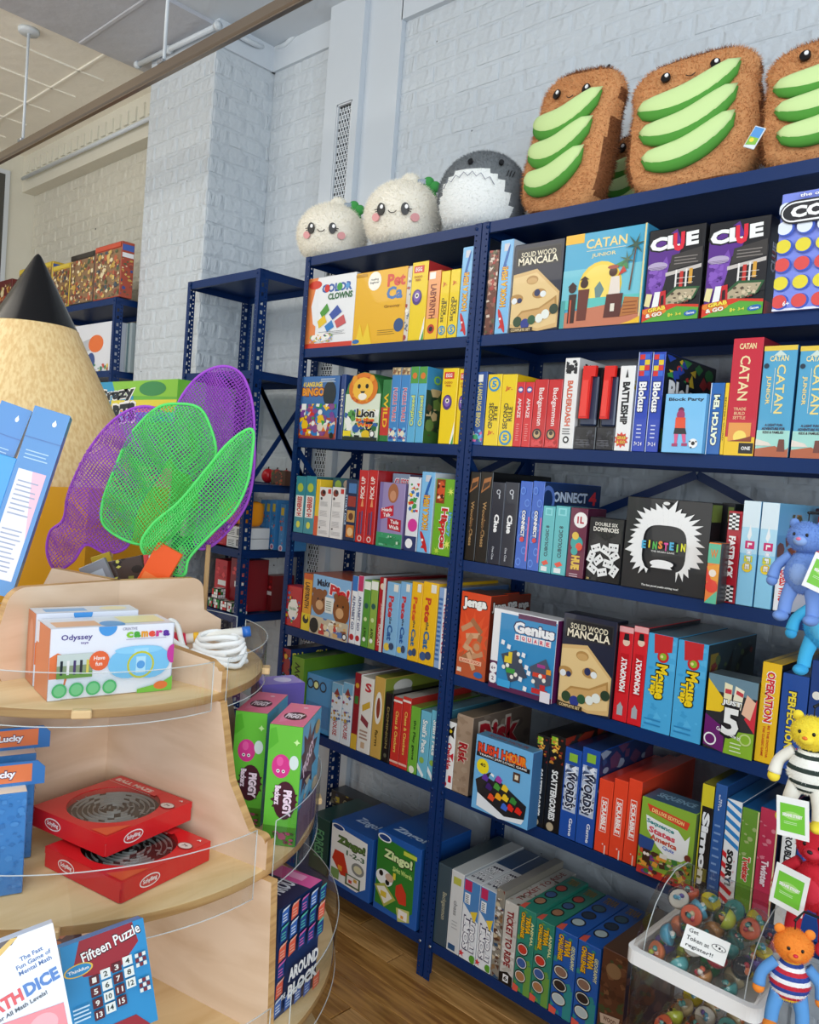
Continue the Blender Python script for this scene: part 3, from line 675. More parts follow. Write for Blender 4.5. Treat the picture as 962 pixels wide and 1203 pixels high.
# ---------------- left bay, fourth shelf (Z3)
g = 'games on the middle bay, fourth shelf'
game('L3', Z3, 334, 352, 687, 'red box with a white cartoon blob, left end of the fourth shelf', 'c2262c', [E(.5, .42, .34, .26, 'f4efe6'), C(.38, .62, .08, 'f4efe6'), C(.62, .64, .08, 'f4efe6'), N(40, 6, .05, .04, .95, .98, ['3a6fb0', '2c8a4a', 'f0c21c', 'c2262c', '7a1a20'], .18), E(.5, .44, .28, .2, 'f4efe6'), T('hide', .5, .45, .4, .08, '2c8a4a')], side='8c1c22', group=g, d=.06)
game('L3', Z3, 353, 363, 673, 'orange to yellow maze game spine, left of the pie box', 'e9a01e', [Q(0, 0, 1, .3, 'efd02a'), Q(0, .9, 1, 1, 'c9541c'), vspine('LABYRINTH', '2a1a10', None, .5, .45, y=.62, rot=-90), C(.5, .2, .34, '2a2a20'), C(.56, .24, .18, 'efd02a')], side='a8562c', top='b04a2c', R=[N(20, 2, 0, .8, 1, 1, ['a8382c', '6a2a1c'], .2)], group=g, d=.24)
game('L3', Z3, 363.5, 408, 674, 'light blue pie baking box with two brown bears at a table', '8ab8e0', [T('Make', .3, .88, .36, .12, '16203a', 3, None, .05), T('Pie!', .72, .78, .5, .18, 'd0242c', -6, 'f4e8e8', .06), E(.2, .55, .2, .22, '8c5228'), C(.06, .72, .06, '8c5228'), C(.34, .72, .06, '8c5228'), E(.22, .5, .1, .08, 'd8a878'), C(.17, .6, .02, K_), C(.3, .6, .02, K_), E(.8, .5, .22, .25, '8c5228'), C(.64, .7, .06, '8c5228'), E(.76, .44, .1, .09, 'd8a878'), C(.7, .56, .02, K_), C(.84, .56, .02, K_), P([(.36, .66), (.6, .66), (.58, .4), (.38, .4)], 'f0f0ea'), LN(.4, .44, .57, .62, 5, '8a9a8a', .4), P([(0, .3), (1, .3), (1, 0), (0, 0)], 'cfc0a4'), N(46, 5, .2, .02, .98, .3, ['c8423a', 'e8d8b8', '5a7ab8', 'e0b070', 'f4f0e4', '8a5a3a'], .14), E(.12, .14, .12, .13, K_), C(.93, .08, .06, K_), C(.93, .08, .04, W_)], side='a8582c', top='b4532c', group=g, d=.24, y=.0)
for (a, c, s, cc) in ((409, 415.5, 'left one of two white alphabet spines right of the bear box', '3a78c0'), (416, 422, 'right one of two white alphabet spines right of the bear box', 'c83a6a')):
    game('L3', Z3, a, c, 676, s, 'eef0f2', [Q(0, .78, 1, 1, cc), vspine('ALPHABET GO', '3a4a7a', None, .5, .5, y=.46), C(.5, .1, .4, 'c0303a')], side='d0d4d8', group=g, top='6a2a22')
for (a, c, s, cc) in ((423, 430.5, 'left one of two green spines with animal drawings', '5a9a3a'), (431, 439, 'right one of two green spines with animal drawings', '8fb04a')):
    game('L3', Z3, a, c, 681, s, cc, [Q(0, .86, 1, .98, 'f0f2e8'), vspine('A POND', '1c2a1c', None, .4, .2, y=.2, rot=-90), C(.5, .62, .3, '2a5a5a'), C(.5, .42, .24, 'd0e0a0'), C(.5, .12, .24, 'f2f4ea')], side='2c6a34', top='1d5c3a', group=g)
game('L3', Z3, 440, 448, 678, 'deep red property game spine, middle of the fourth shelf', 'b2202a', [vspine('MONOPOLY', 'f0d8d0', None, .45, .3, y=.22), vspine('JUNIOR', 'e8b0a8', None, .3, .2, y=.55), C(.5, .88, .34, 'e8d0b8'), Q(.6, 0, .96, 1, 'd8d4d0')], side='8a1a20', top='8a1a20', group=g)
for (a, c, s, cc, t1, t2) in ((449, 464, 'pale blue reading game spine with red letters, first of a blue pair', '86b8dc', 'c8343a', '2a5a9a'), (464.5, 477, 'pale blue reading game spine with red letters, second of the blue pair', '7fb2da', 'c8343a', '2a5a9a'), (477.5, 490, 'yellow reading game spine with tall orange letters, first of a yellow pair', 'eeb822', 'd8562c', '2a6a9a'), (490.5, 508, 'yellow reading game spine with a small dark drawing, second of the yellow pair', 'f0bb20', 'c8402c', '2a6a9a')):
    game('L3', Z3, a, c, 683, s, cc, [vspine('Pete', t1, None, .4, .3, x=.4, y=.66, rot=-90, b=.05), vspine('the', '3a3a4a', None, .2, .1, x=.45, y=.47), vspine('Cat', t2, None, .4, .22, x=.45, y=.3, rot=-90, b=.05), C(.3, .1, .22, 'e8c84a' if cc[0] != 'e' and cc[0] != 'f' else '3a5a8a'), E(.65, .12, .2, .05, '3a4a6a'), Q(.55, .88, .9, .98, 'e8e4d8')], side=cc, top='a8b8a0' if cc[0] in '78' else 'e8c8a8', group=g)
game('L3', Z3, 509, 521, 690, 'narrow white and blue label spine, last before the rack divider', '8aa8d0', [Q(.5, 0, 1, 1, 'f0f0f4'), vspine('READING', 'c04a5a', None, .34, .6, x=.74), LN(.05, .1, .45, .9, 14, '3a6aa8', .5)], side='5a7aa8', group=g)
# ---------------- left bay, fifth shelf (Z2)
g = 'games on the middle bay, fifth shelf'
game('L2', Z2, 300, 336, 752, 'dark blue marble run box with yellow words, far left of the fifth shelf', '1c3a7a', [Q(0, 0, 1, 1, '8c2430'), N(40, 3, 0, 0, 1, 1, ['d0a02c', '1c3a7a', '3a9ac0', 'c8322c', K_], .3)], R=[Q(0, 0, 1, 1, '162c5c'), T('Ride n Slide', .36, .9, .66, .1, 'e0d04a', 0, None, .04), T('COASTERS', .42, .76, .8, .16, 'e8d24a', 0, '1a1a2a', .06), N(34, 4, .02, .02, .98, .6, ['2c6ac0', '3a9a6a', 'd0502c', 'e8c83a'], .2)], top='141c30', d=.30, group=g)
game('L2', Z2, 338, 352, 770, 'olive green box with black letters on the spine, fifth shelf', '6a9428', [vspine('COW', '1c2a10', None, .44, .4, y=.72, rot=90), C(.5, .3, .2, '2a4a1a'), vspine('rush', '2a4a1a', None, .3, .25, y=.18)], side='5a8420', top='5f8a24', group=g)
game('L2', Z2, 353, 384, 790, 'blue box with round eye rings on its cover, fifth shelf', '4a92c8', [C(.14, .82, .13, '1a2a3a'), C(.14, .82, .09, '4a92c8'), C(.36, .82, .12, '1a2a3a'), C(.36, .82, .08, 'e0e8a0'), C(.62, .82, .13, '1a2a3a'), C(.62, .82, .09, '4a92c8'), Q(.05, .1, .9, .5, '3a7ab0')], side='3a82b8', top='3f8ac0', d=.3, group=g, y=.02, ya=.004)
for (a, c, s) in ((386, 398, 'left one of two white spines with small house drawings'), (398.5, 410, 'right one of two white spines with small house drawings')):
    game('L2', Z2, a, c, 801, s, 'dfe6ec', [Q(0, .82, 1, 1, '7ab0d0'), P([(.2, .8), (.5, .92), (.8, .8)], '8a3a3a'), vspine('HOUSE', 'b8343a', None, .4, .3, y=.25), N(24, 8, .05, .35, .95, .8, ['4a5a9a', 'c8a04a', 'a84a6a', '7ab0d0'], .3)], side='b8c4cc', top='8ab0c8', group=g)
game('L2', Z2, 411, 418, 790, 'maroon and gold spine left of the big red S', '8c1c2a', [Q(0, 0, 1, .2, 'd8b03a'), Q(.2, .6, .8, .7, '3a7a3a'), C(.5, .84, .3, 'd8a83a')], side='e8e6e0', group=g, top='c8c0b0')
game('L2', Z2, 418.5, 433, 794, 'white box front with a red S and striped cards', 'e6e2da', [T('S', .6, .87, .5, .12, 'c0303a', 0, None, .05), P([(.2, .62), (.8, .7), (.85, .62), (.25, .54)], 'd0a83a'), P([(.2, .5), (.8, .42), (.75, .34), (.15, .42)], '8a3a44'), Q(.3, .06, .6, .14, 'c8a888'), LN(.15, .18, .85, .32, 3, 'a88a7a', .5)], side='c8c0b0', top='c8c0b0', group=g)
game('L2', Z2, 434, 446, 794, 'tan spine with an oval white badge, fifth shelf', 'c8a050', [E(.5, .62, .34, .2, 'e8e4da'), E(.5, .62, .18, .13, '8c3a2a'), vspine('farm', '5a4a20', None, .3, .2, y=.25)], side='7f8a34', top='8a8a34', d=.3, R=[E(.3, .88, .16, .08, 'c9c4ba')], group=g)
game('L2', Z2, 447, 456, 813, 'black strategy game spine left of the two red spines, fifth shelf', '16161c', [vspine('DOMINION', '8a7a4a', None, .3, .6), C(.5, .1, .2, '5a5a4a')], side='0f0f14', top='101014', group=g)
for (a, c, s) in ((457, 467, 'left one of two red draughts spines on the fifth shelf'), (467.5, 477, 'right one of two red draughts spines on the fifth shelf')):
    game('L2', Z2, a, c, 818, s, 'c8322c', [vspine('Chess & Checkers', 'e8c05a', None, .34, .6, y=.5), Q(0, .93, 1, .96, 'e8e0d8'), Q(0, .05, 1, .08, 'e8b8a8')], side='b02a26', top='b8b0a8', group=g)
game('L2', Z2, 477.5, 488, 829, 'green spine with dark lettering, between the red and the pale blue spines', '6fae3a', [vspine('the Play game', '1c3a1c', None, .36, .6), C(.5, .06, .3, 'e8ecd0')], side='4f7f2c', top='6a8a3a', group=g)
for (a, c, s) in ((489, 500.5, 'left one of two pale blue spines with white slanted writing, by the divider'), (501, 512, 'right one of two pale blue spines with white slanted writing, by the divider')):
    game('L2', Z2, a, c, 834, s, '6ab4cc', [vspine("Snail's Pace", 'f2f6f4', '4a94ac', .5, .5, y=.62, rot=-90, b=.04), P([(0, .12), (.6, .0), (.7, .05), (0, .2)], 'e8eef0'), C(.4, .26, .24, '8ab04a')], side='4a8aa0', top='6a9aa8', group=g)
# ---------------- left bay, bottom shelf (Z1)
g = 'boxes on the middle bay, bottom shelf'
zing = lambda bg, t2, s2: [Q(0, 0, 1, 1, '1f5aa8'), P([(.03, .08), (.0, .95), (.88, .9), (.9, .18), (.7, .06)], bg), E(.16, .93, .16, .05, 'f2f2f2'), E(.16, .93, .13, .035, '1c3f7a'), T('Zingo!', .5, .74, .66, .14, 'd8e8a8' if bg != 'f0eee8' else '5a7a3a', 0, '2a3a20', .06), T(t2, .62, .6, .44, .08, s2, 0, None, .04)]
game('L1', Z1, 385.5, 433, 963, 'blue and white bingo box with a red card shaker, left one of the bottom pair', '1f5aa8', zing('f0eee8', '1-2-3', '4a6a4a')+[P([(.12, .56), (.34, .56), (.42, .4), (.5, .22), (.3, .2), (.18, .3), (.06, .4)], 'cc3a24'), Q(.22, .26, .32, .34, 'e8a03a'), E(.7, .42, .15, .1, '8a8a84'), E(.7, .42, .1, .06, 'd8d0a8'), Q(.42, .1, .78, .28, '5a6a4a'), Q(.46, .13, .74, .26, 'f0e4dc'), Q(.5, .15, .58, .2, 'c8443a'), Q(.62, .2, .7, .25, 'd0a040'), Q(.06, .1, .26, .26, '7a9a5a')], side='1c4c90', top='1d529a', Tp=[T('Zingo!', .5, .3, .5, .2, 'bcd0e8')], d=.26, group=g, y=0)
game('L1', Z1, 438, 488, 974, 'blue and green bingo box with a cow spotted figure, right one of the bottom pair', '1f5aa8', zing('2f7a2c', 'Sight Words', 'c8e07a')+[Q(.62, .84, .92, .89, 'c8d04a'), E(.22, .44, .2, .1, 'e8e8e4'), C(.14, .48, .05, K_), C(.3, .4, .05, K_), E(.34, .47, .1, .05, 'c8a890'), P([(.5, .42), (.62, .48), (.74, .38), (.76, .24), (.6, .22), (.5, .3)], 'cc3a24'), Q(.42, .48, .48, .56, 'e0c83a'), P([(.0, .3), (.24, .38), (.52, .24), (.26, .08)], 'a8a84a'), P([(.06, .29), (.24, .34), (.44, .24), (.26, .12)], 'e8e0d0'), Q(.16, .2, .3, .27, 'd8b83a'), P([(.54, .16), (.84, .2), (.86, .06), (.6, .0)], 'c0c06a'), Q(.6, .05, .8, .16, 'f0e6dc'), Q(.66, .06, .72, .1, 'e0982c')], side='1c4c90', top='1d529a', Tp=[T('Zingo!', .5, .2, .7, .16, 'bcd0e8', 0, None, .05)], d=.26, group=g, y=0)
game("L1", Z1, 362, 383, 955, 'dark green box edge half hidden behind the clear guard, bottom shelf', '16403a', [vspine('FOREST', '5a9a6a')], side='12302c', group=g, y=.01, d=.235)
for k, (dx, z, c, s) in enumerate(((0, 0, '2a2f3a', 'lower'), (.01, .062, '3a3f30', 'middle'), (.0, .124, '20242c', 'upper'))):
    X0 = Xat(392, .27, Z1+.16); b = MB(); b.box((-.13, -.02, 0), (.13, .06, .055), hx(c), ch=.002)
    paint(b, [N(22, k+40, 0, 0, 1, 1, ['4a4a3a', '6a6a5a', 'b8a83a', '2a3a5a'], .6), T('GALAXY', .5, .5, .4, .3, 'a8a888')], (-.13, -.02, 0), (1, 0, 0), (0, 0, 1), (0, -1, 0), .26, .055)
    o = b.build('puzzle_box', M['print']); o.location = (-.66+dx, .285, Z1+.0008+z+.0); tag(o, 'dark puzzle box lying flat behind the blue bingo boxes, %s one' % s, 'puzzle box', g)
# ---------------- right bay, top box shelf (Z6)
g = 'games on the right bay, first shelf under the plushes'
game('R6', Z6, 568, 579, 295, 'brown photographic spine at the left end, behind the divider post', '6a3a2c', [N(60, 3, 0, 0, 1, 1, ['8a5a4a', '3a2420', 'c9a08a', '5a5a3a', 'a83a34', 'd8c8b8'], .5)], side='3a2a24', group=g)
hook(580, 595, 283, 'R6', Z6, 'light blue fishing game spine on the right bay, left of the dark wooden stones game', group=g)
def mancala(sh, Z, a, c, yt, lab, **k):
    F = [Q(.05, .74, .95, .95, '2b2b30'), Q(.07, .755, .93, .935, '121318'), T('SOLID WOOD', .5, .875, .7, .06, 'e6dcc0', 0, None, .02), T('MANCALA', .5, .80, .8, .085, 'f4ead0', 0, None, .03),
      P([(.02, .66), (.5, .70), (.98, .42), (.98, .03), (.6, .0), (.02, .06)], 'd9b478'), P([(.02, .62), (.5, .66), (.95, .40), (.95, .08), (.6, .03), (.02, .1)], 'e6c78c'),
      E(.42, .58, .12, .05, 'b68a4c'), E(.42, .57, .1, .035, 'cfa467'), E(.12, .38, .14, .055, 'b68a4c'), E(.58, .42, .14, .055, 'b68a4c'), E(.54, .43, .06, .04, '24305c'), E(.66, .41, .06, .035, 'e8ecec'), E(.08, .36, .06, .035, 'e8ecec'), E(.19, .36, .05, .03, '24305c'),
      P([(.12, .16), (.25, .24), (.6, .26), (.93, .38), (.96, .22), (.7, .12), (.3, .06)], 'b68a4c'), P([(.15, .16), (.27, .22), (.6, .24), (.9, .34), (.92, .22), (.7, .13), (.3, .08)], 'cfa467'),
      C(.18, .12, .09, '2f4a30'), C(.34, .09, .09, '2a3a8a'), C(.47, .13, .08, '2f5a3a'), C(.62, .14, .075, 'e8ece4'), C(.74, .18, .08, 'e8ece4'), C(.9, .23, .085, '2b3f2e'), Q(.02, .0, .5, .05, '3a2a18'), T('COMPLETE SET', .26, .025, .4, .03, 'e8cf9a')]
    return game(sh, Z, a, c, yt, lab, '1c2238', F, side='14161e', top='1a1c26', **k)
mancala('R6', Z6, 597, 655, 289, 'dark stones and pits game box with wooden board, upper one beside the fishing spine', d=.06, group=g)
sil = '3a1e18'
game('R6', Z6, 656.5, 751.5, 278, 'turquoise island adventure box with a yellow sun and dark figures', '46a8cc', [Q(0, .3, 1, .62, '74c4d4'), Q(0, .9, .24, 1, 'f0b82c'), T('CATAN', .52, .875, .5, .1, 'f2d88a', 0, None, .02), Q(.28, .80, .76, .805, 'f2e8c0'), T('JUNIOR', .5, .745, .3, .05, 'e8dca0', 0, None, .02),
   C(.48, .42, .27, 'f6d24a'), C(.48, .42, .23, 'f8dc6a'), P([(.42, .4), (.48, .47), (.54, .38), (.5, .3), (.44, .3)], '6a8a8a'), Q(0, .2, 1, .3, '5fc4bc'), P([(0, 0), (1, 0), (1, .1), (.6, .22), (0, .16)], 'c87a5c'), Q(0, 0, .06, .3, '4aa0a0'),
   P([(.10, .05), (.19, .05), (.2, .36), (.1, .36)], sil), C(.14, .42, .05, sil), P([(.22, .07), (.34, .07), (.36, .40), (.22, .40)], '6a3024'), C(.29, .46, .05, sil), P([(.23, .5), (.35, .5), (.29, .54)], sil), P([(.08, .44), (.2, .44), (.14, .49)], sil), Q(.12, .05, .14, .3, 'c85a3c'),
   P([(.56, .08), (.76, .08), (.78, .32), (.58, .32)], '5a2a24'), P([(.6, .32), (.74, .32), (.72, .5), (.62, .5)], 'e8dcd0'), C(.64, .55, .05, '4a2a20'), E(.64, .60, .07, .02, 'a84a3c'), P([(.76, .08), (.97, .10), (.97, .26), (.8, .28)], 'b8743c'), LN(.79, .11, .96, .25, 4, '8a4a24', .3), P([(.66, .62), (.82, .56), (.78, .66)], '3a8a4a'), P([(.7, .5), (.76, .6), (.8, .54)], 'c83a2c'),
   P([(.84, .34), (.86, .34), (.90, .8), (.885, .8)], '6a4a3a'), star(.885, .8, .13, 6, '3c5a4a', .2, 70), star(.8, .66, .1, 6, '4a6a50', .2, 40), Q(.98, 0, 1, 1, 'e8d89a'), Q(.64, .14, .69, .22, 'e8e0d0'), P([(.78, 0), (1, 0), (1, .07), (.9, .03)], 'f0c02c')], side='3a8ab0', top='3e6f8a', d=.07, group=g, y=-.0)
def clue(a, c, yt, lab, **k):
    F = [P([(.02, .1), (.02, .8), (.5, .98), (.62, .8), (.42, .45), (.3, .2)], '5a2a8a'), P([(.05, .4), (.35, .7), (.45, .5), (.2, .25)], '7a4ab0'), T('CL E', .46, .85, .86, .15, W_, 3, '141416', .07), T('U', .55, .84, .2, .2, 'e0243c', 3, None, .09), E(.2, .6, .18, .045, 'b8a8c8'), LN(.04, .56, .4, .6, 3, '3a1a50', .3), N(20, 2, .05, .36, .3, .56, ['4a1f78', '8a5ac0'], .12),
      P([(.42, .62), (1, .70), (1, .24), (.3, .24)], '1e1c20'), P([(.36, .52), (.98, .58), (.98, .54), (.36, .48)], 'c9c2bc'), P([(.45, .7), (.98, .76), (.98, .6), (.42, .54)], '3a3634'), LN(.5, .6, .95, .7, 3, '8a827c', .3), Q(.62, .34, .68, .52, 'c8342c'), Q(.78, .38, .84, .54, 'd8a03a'), LN(.55, .28, .9, .5, 4, 'e0dcd4', .1), Q(.54, .3, .57, .54, 'e8e4e0'), Q(.72, .32, .75, .54, 'e8e4e0'), 
      P([(.38, .12), (.9, .22), (.99, .34), (.56, .36), (.3, .22)], '2c5a34'), P([(.42, .14), (.86, .22), (.94, .32), (.58, .33), (.36, .22)], 'b8a88a'), N(26, 6, .45, .17, .88, .31, ['5a4a3a', 'd8c8a8', '8a3a34', '6a7a5a'], .07),
      P([(.02, .18), (.12, .16), (.16, .3), (.05, .31)], 'e8dca0'), P([(.16, .14), (.28, .14), (.3, .32), (.2, .32)], 'f0f0f0'), P([(.3, .12), (.42, .16), (.4, .33), (.3, .32)], 'c8242c'), P([(.32, .17), (.38, .18), (.37, .28), (.32, .27)], '2a1418'),
      P([(0, 0), (1, 0), (1, .12), (.6, .15), (.3, .1), (0, .12)], '5aa83a'), P([(0, .0), (.3, .08), (.62, .15), (1, .12), (1, .15), (.5, .18), (0, .14)], 'd83a24'), E(.22, .11, .22, .045, 'e8862c'), T('GRAB', .26, .135, .32, .045, 'f4e04a', 8, 'a82a1c', .06), T('& GO', .22, .075, .3, .045, 'f4f0e0', 6, 'a82a1c', .06), T('8+', .52, .06, .09, .04, 'e8dc4a'), T('3-4', .66, .065, .1, .03, 'e8dc4a'), E(.87, .065, .11, .03, '2a6ab0', 4), T('Games', .87, .065, .14, .025, W_, 4)]
    return game('R6', Z6, a, c, yt, lab, '131318', F, side='121214', top='141416', d=.07, R=[T('CLUE', .5, .6, .4, .3, W_, 90, None, .05), T('U', .5, .62, .4, .08, 'c8243c', 90, None, .06), Q(0, 0, 1, .14, 'a8241c')], **k)
clue(754, 820, 272, 'black and purple mystery travel game box, left one of the pair', group=g)
clue(824, 896, 263, 'black and purple mystery travel game box, right one of the pair', group=g)
cf = []
for r in range(6):
    for c_ in range(7):
        if r >= 4: colr = 'e4ecf6'
        else: colr = ['e0504c', 'e8d83a'][(r*3+c_*5+(c_ % 3)) % 2]
        x, y = .05+.15*c_, .08+.155*r
        cf += [E(x+.01, y-.006, .066, .066, '3a5ac0'), E(x, y, .058, .058, colr)]
game('R6', Z6, 906, 1075, 229, 'large periwinkle blue grid game box with red and yellow discs, cut by the photo edge', '7f8fe6', [Q(0, 0, 1, .02, 'e8eaf6')]+cf+[E(.12, .82, .11, .10, '1c1c22'), Q(.12, .72, .98, .92, '1c1c22'), E(.12, .82, .10, .085, 'f4f4f4'), Q(.12, .735, .96, .905, 'f4f4f4'), E(.12, .82, .09, .072, '1c1c22'), Q(.12, .75, .95, .892, '1c1c22'), T('CONNECT', .5, .82, .82, .1, W_, 0, None, .07), T('the original', .3, .95, .3, .04, W_, 0, '3a4ab0'), T('4', .9, .82, .08, .1, 'e0504c', 0, None, .07), T('6+', .12, .05, .05, .04, W_)], side='5a6ac8', top='e8e8f0', d=.07, y=-.01, group=g)
# ---------------- right bay, second box shelf (Z5)
g = 'games on the right bay, second shelf'
game('R5', Z5, 552, 566, 437, 'dark blue language bingo spine right of the divider', '1f4c94', [vspine('4 LANGUAGE BINGO', 'd8c86a', None, .4, .6, y=.55), N(16, 3, .05, .02, .95, .22, ['3aa06a', 'd86aa0', 'e8e0c8', '6ab0e0'], .4), Q(.3, .86, .7, .96, 'e8e8e4')], side='1a3c74', group=g)
second(567, 583.5, 440, 'R5', Z5, 'left one of two yellow spines with a blue five, right bay', rot=-90, group=g)
second(584, 601, 440, 'R5', Z5, 'right one of two yellow spines with a blue five, right bay', group=g)
for (a, c, s) in ((601.5, 611, 'left one of two short red spines with a blue and white roundel'), (611.5, 621.5, 'right one of two short red spines with a blue and white roundel')):
    game('R5', Z5, a, c, 449, s, 'd8282c', [E(.5, .88, .34, .05, '3a4a9a'), E(.5, .88, .24, .025, 'f0e8ec'), vspine('AMAZE', 'f4e0dc', None, .42, .3, y=.6), LN(.3, .1, .7, .38, 8, 'e89a94', .3)], side='b02024', top='c02428', group=g)
for (a, c, s) in ((622, 638, 'left one of two red backgammon style spines with a round emblem'.replace(' backgammon style', ''), ), (638.5, 654.5, 'right one of two red spines with a round emblem')):
    game('R5', Z5, a, c, 446, s, 'cc2628', [vspine('Backgammon', 'f4e8e4', None, .46, .55, y=.6, rot=-90, b=.02), C(.45, .2, .34, '2a2020'), C(.45, .2, .24, 'c8a878'), C(.45, .22, .14, '3a2a24'), N(8, 3, .1, .0, .9, .12, ['b01c20', 'e0484a'], .4)], side='a81f22', top='b82428', group=g, d=.3)
game('R5', Z5, 622.5, 628, 421, 'taller crimson box rising behind the two round emblem spines', 'c0242a', [Q(.1, .9, .8, .99, '4a9a4a'), T('N', .45, .945, .4, .05, W_)], side='b82026', R=[T('MONOPOLY', .4, .95, .5, .05, 'e8b0a8')], top='a81c20', group=g, d=.02, y=.312, keep=False, ya=.004)
game('R5', Z5, 655.5, 672, 421, 'white word bluffing spine with black ink splats and red letters', 'ecebe8', [N(14, 3, .1, .8, .9, .98, [K_, '2a2a2e'], .4), vspine('BALDERDASH', 'd86a4a', None, .4, .5, y=.5, rot=-90, b=.05), C(.5, .1, .22, K_), C(.5, .1, .12, W_), LN(.2, .16, .8, .24, 3, '6a6a6a', .4)], R=[T('BALDERDASH', .4, .9, .6, .1, K_, 0, None, .08), N(30, 5, .05, .05, .95, .8, ['2c2c30', '8a3a2c', 'd8d4cc'], .15)], side='dcdad6', top='d8d6d2', group=g)
# black packs with red vertical handles
def grabber(xl, xr, yt, lab):
    X0 = Xat(xl, .004, Z5); X1 = Xat(xr, .004, Z5); w = X1-X0-.001; h = Zat(yt, X0, .004)-Z5
    e = empty('puzzle_pack', ((X0+X1)/2, .004, Z5+.0005)); tag(e, lab, 'puzzle pack', g)
    b = MB(); b.box((-w/2, .012, 0), (w/2, .26, h*.96), hx('16181e'), ch=.002); b.box((-w/2, .0, 0), (w/2, .012, h*.27), hx('1b1c20'), ch=.002)
    b.box((-w*.34, .002, h*.28), (w*.42, .012, h*.86), hx('22304e'), ch=.004)
    paint(b, [N(30, 5, .02, .05, .98, .95, ['2c2e34', '3c3e46', '101114'], .3), LN(.1, .2, .8, .5, 3, '6a6c72', .2)], (-w/2, 0, 0), (1, 0, 0), (0, 0, 1), (0, -1, 0), w, h*.27)
    b.build('box', M['print'], e)
    b = MB()
    x0, x1, z0, z1 = -w*.30, w*.12, h*.36, h*.97
    poly = [(x0, z0), (x1, z0), (x1+.002, z1-.03), (w*.34, z1-.03), (w*.36, z1), (x0+.004, z1)]
    b.prism(poly, .011, hx('e0261e')); o = b.build('handle', M['plastic'], e, loc=(0, -.010, 0))
    b = MB(); b.prism([(x0+.004, z0+.006), (x1-.003, z0+.006), (x1-.003, z1-.04), (x0+.006, z1-.04)], .004, hx('f0463c')); b.build('handle_face', M['plastic'], e, loc=(0, -.0125, 0))
    _last[('R5', 0.0)] = X1
grabber(673, 698, 428, 'black boxed puzzle with a red hooked handle, left one beside the white ink splat spine')
grabber(698.5, 720, 428, 'black boxed puzzle with a red hooked handle, right one beside the white naval game spine')
game('R5', Z5, 720.5, 738, 430, 'white naval game spine with tall black capitals and an orange burst', 'eeeeec', [vspine('BATTLESHIP', '18181a', None, .5, .5, y=.56, rot=-90, b=.07), star(.45, .13, .5, 10, 'd8402c', .7), T('GRAB\n& GO', .45, .13, .6, .09, 'f4d84a', 0, '7a1a10'), P([(.4, .86), (.6, .86), (.5, .96)], '3a3a3a')], side='c8c8c8', R=[N(20, 3, 0, 0, 1, 1, ['3a5a8a', 'c8a83a', 'd8d8d8'], .2)], top='d8d8d6', group=g)
for (a, c, s, rr_) in ((741, 756, 'left one of two blue block game spines with coloured squares on top', 0), (757.5, 772, 'right one of two blue block game spines, its dark lettered side showing', 1)):
    sq = [Q(.1+.4*(i % 2), .76+.055*(i//2), .5+.4*(i % 2), .81+.055*(i//2), ['d8322c', '3a6ad0', 'e8c82c', 'd8322c', '2a4ab0', 'e8c82c', 'd8322c', '3a6ad0'][i]) for i in range(8)]
    game('R5', Z5, a, c, 414, s, '2444b4', sq+[vspine('Blokus', 'f4f4f4', '16245c', .6, .3, y=.55, rot=-90, b=.05), LN(.3, .14, .7, .3, 4, 'c8d0f0', .3), T('7+ 2 4', .5, .08, .6, .04, W_), Q(0, 0, .06, 1, 'c8d4f0')], side='141c24', R=[N(24, 4, .02, .72, .98, .98, ['c8322c', '2a4ab0', 'e8c82c', '3a9a4a'], .2), T('Blokus', .42, .62, .66, .24, W_, 0, '0a0c10', .06), N(12, 4, .02, .02, .98, .4, ['1c2c4c', '2c6a3c', '6a5a2c'], .3)], top='1c2c6c', group=g)
game('R5', Z5, 776, 824, 463, 'light blue block party box with a figure kicking a football', '7ec4f0', [T('Block Party', .52, .90, .86, .07, '1c2836', 0, None, .04), C(.42, .72, .075, '6a2a4a'), E(.42, .64, .1, .09, 'a83a6a'), P([(.3, .6), (.54, .6), (.56, .42), (.3, .42)], 'e8502c'), P([(.3, .42), (.56, .42), (.6, .32), (.28, .32)], '1a1a20'), P([(.3, .32), (.4, .32), (.38, .16), (.32, .16)], 'e05a8a'), P([(.48, .32), (.58, .32), (.6, .18), (.53, .18)], 'e05a8a'), Q(.26, .11, .4, .16, 'a83a6a'), Q(.5, .12, .64, .17, 'a83a6a'), C(.78, .17, .11, 'f4f4f4'), C(.78, .17, .045, K_), C(.7, .2, .02, K_), C(.85, .2, .02, K_), C(.74, .1, .02, K_)], side='5aa4d4', top='8ab8d0', d=.08, y=-.012, group=g)
game('R5', Z5, 828, 844, 450, 'blue spine with slanted white capitals, left of the crimson settlers spine', '2466b0', [Q(0, 0, .06, 1, 'e8f0f8'), vspine("CATCH 'EM", 'f4f8d8', '143a70', .46, .7, y=.48, rot=90, b=.06)], side='1c4c88', top='1c4c88', group=g)
game('R5', Z5, 844.5, 849, 450, 'sliver of a yellow spine with tiny dark writing, left of the crimson spine', 'f0c820', [vspine('MYSTERY WORD', '6a5a1c', None, .4, .6)], group=g)
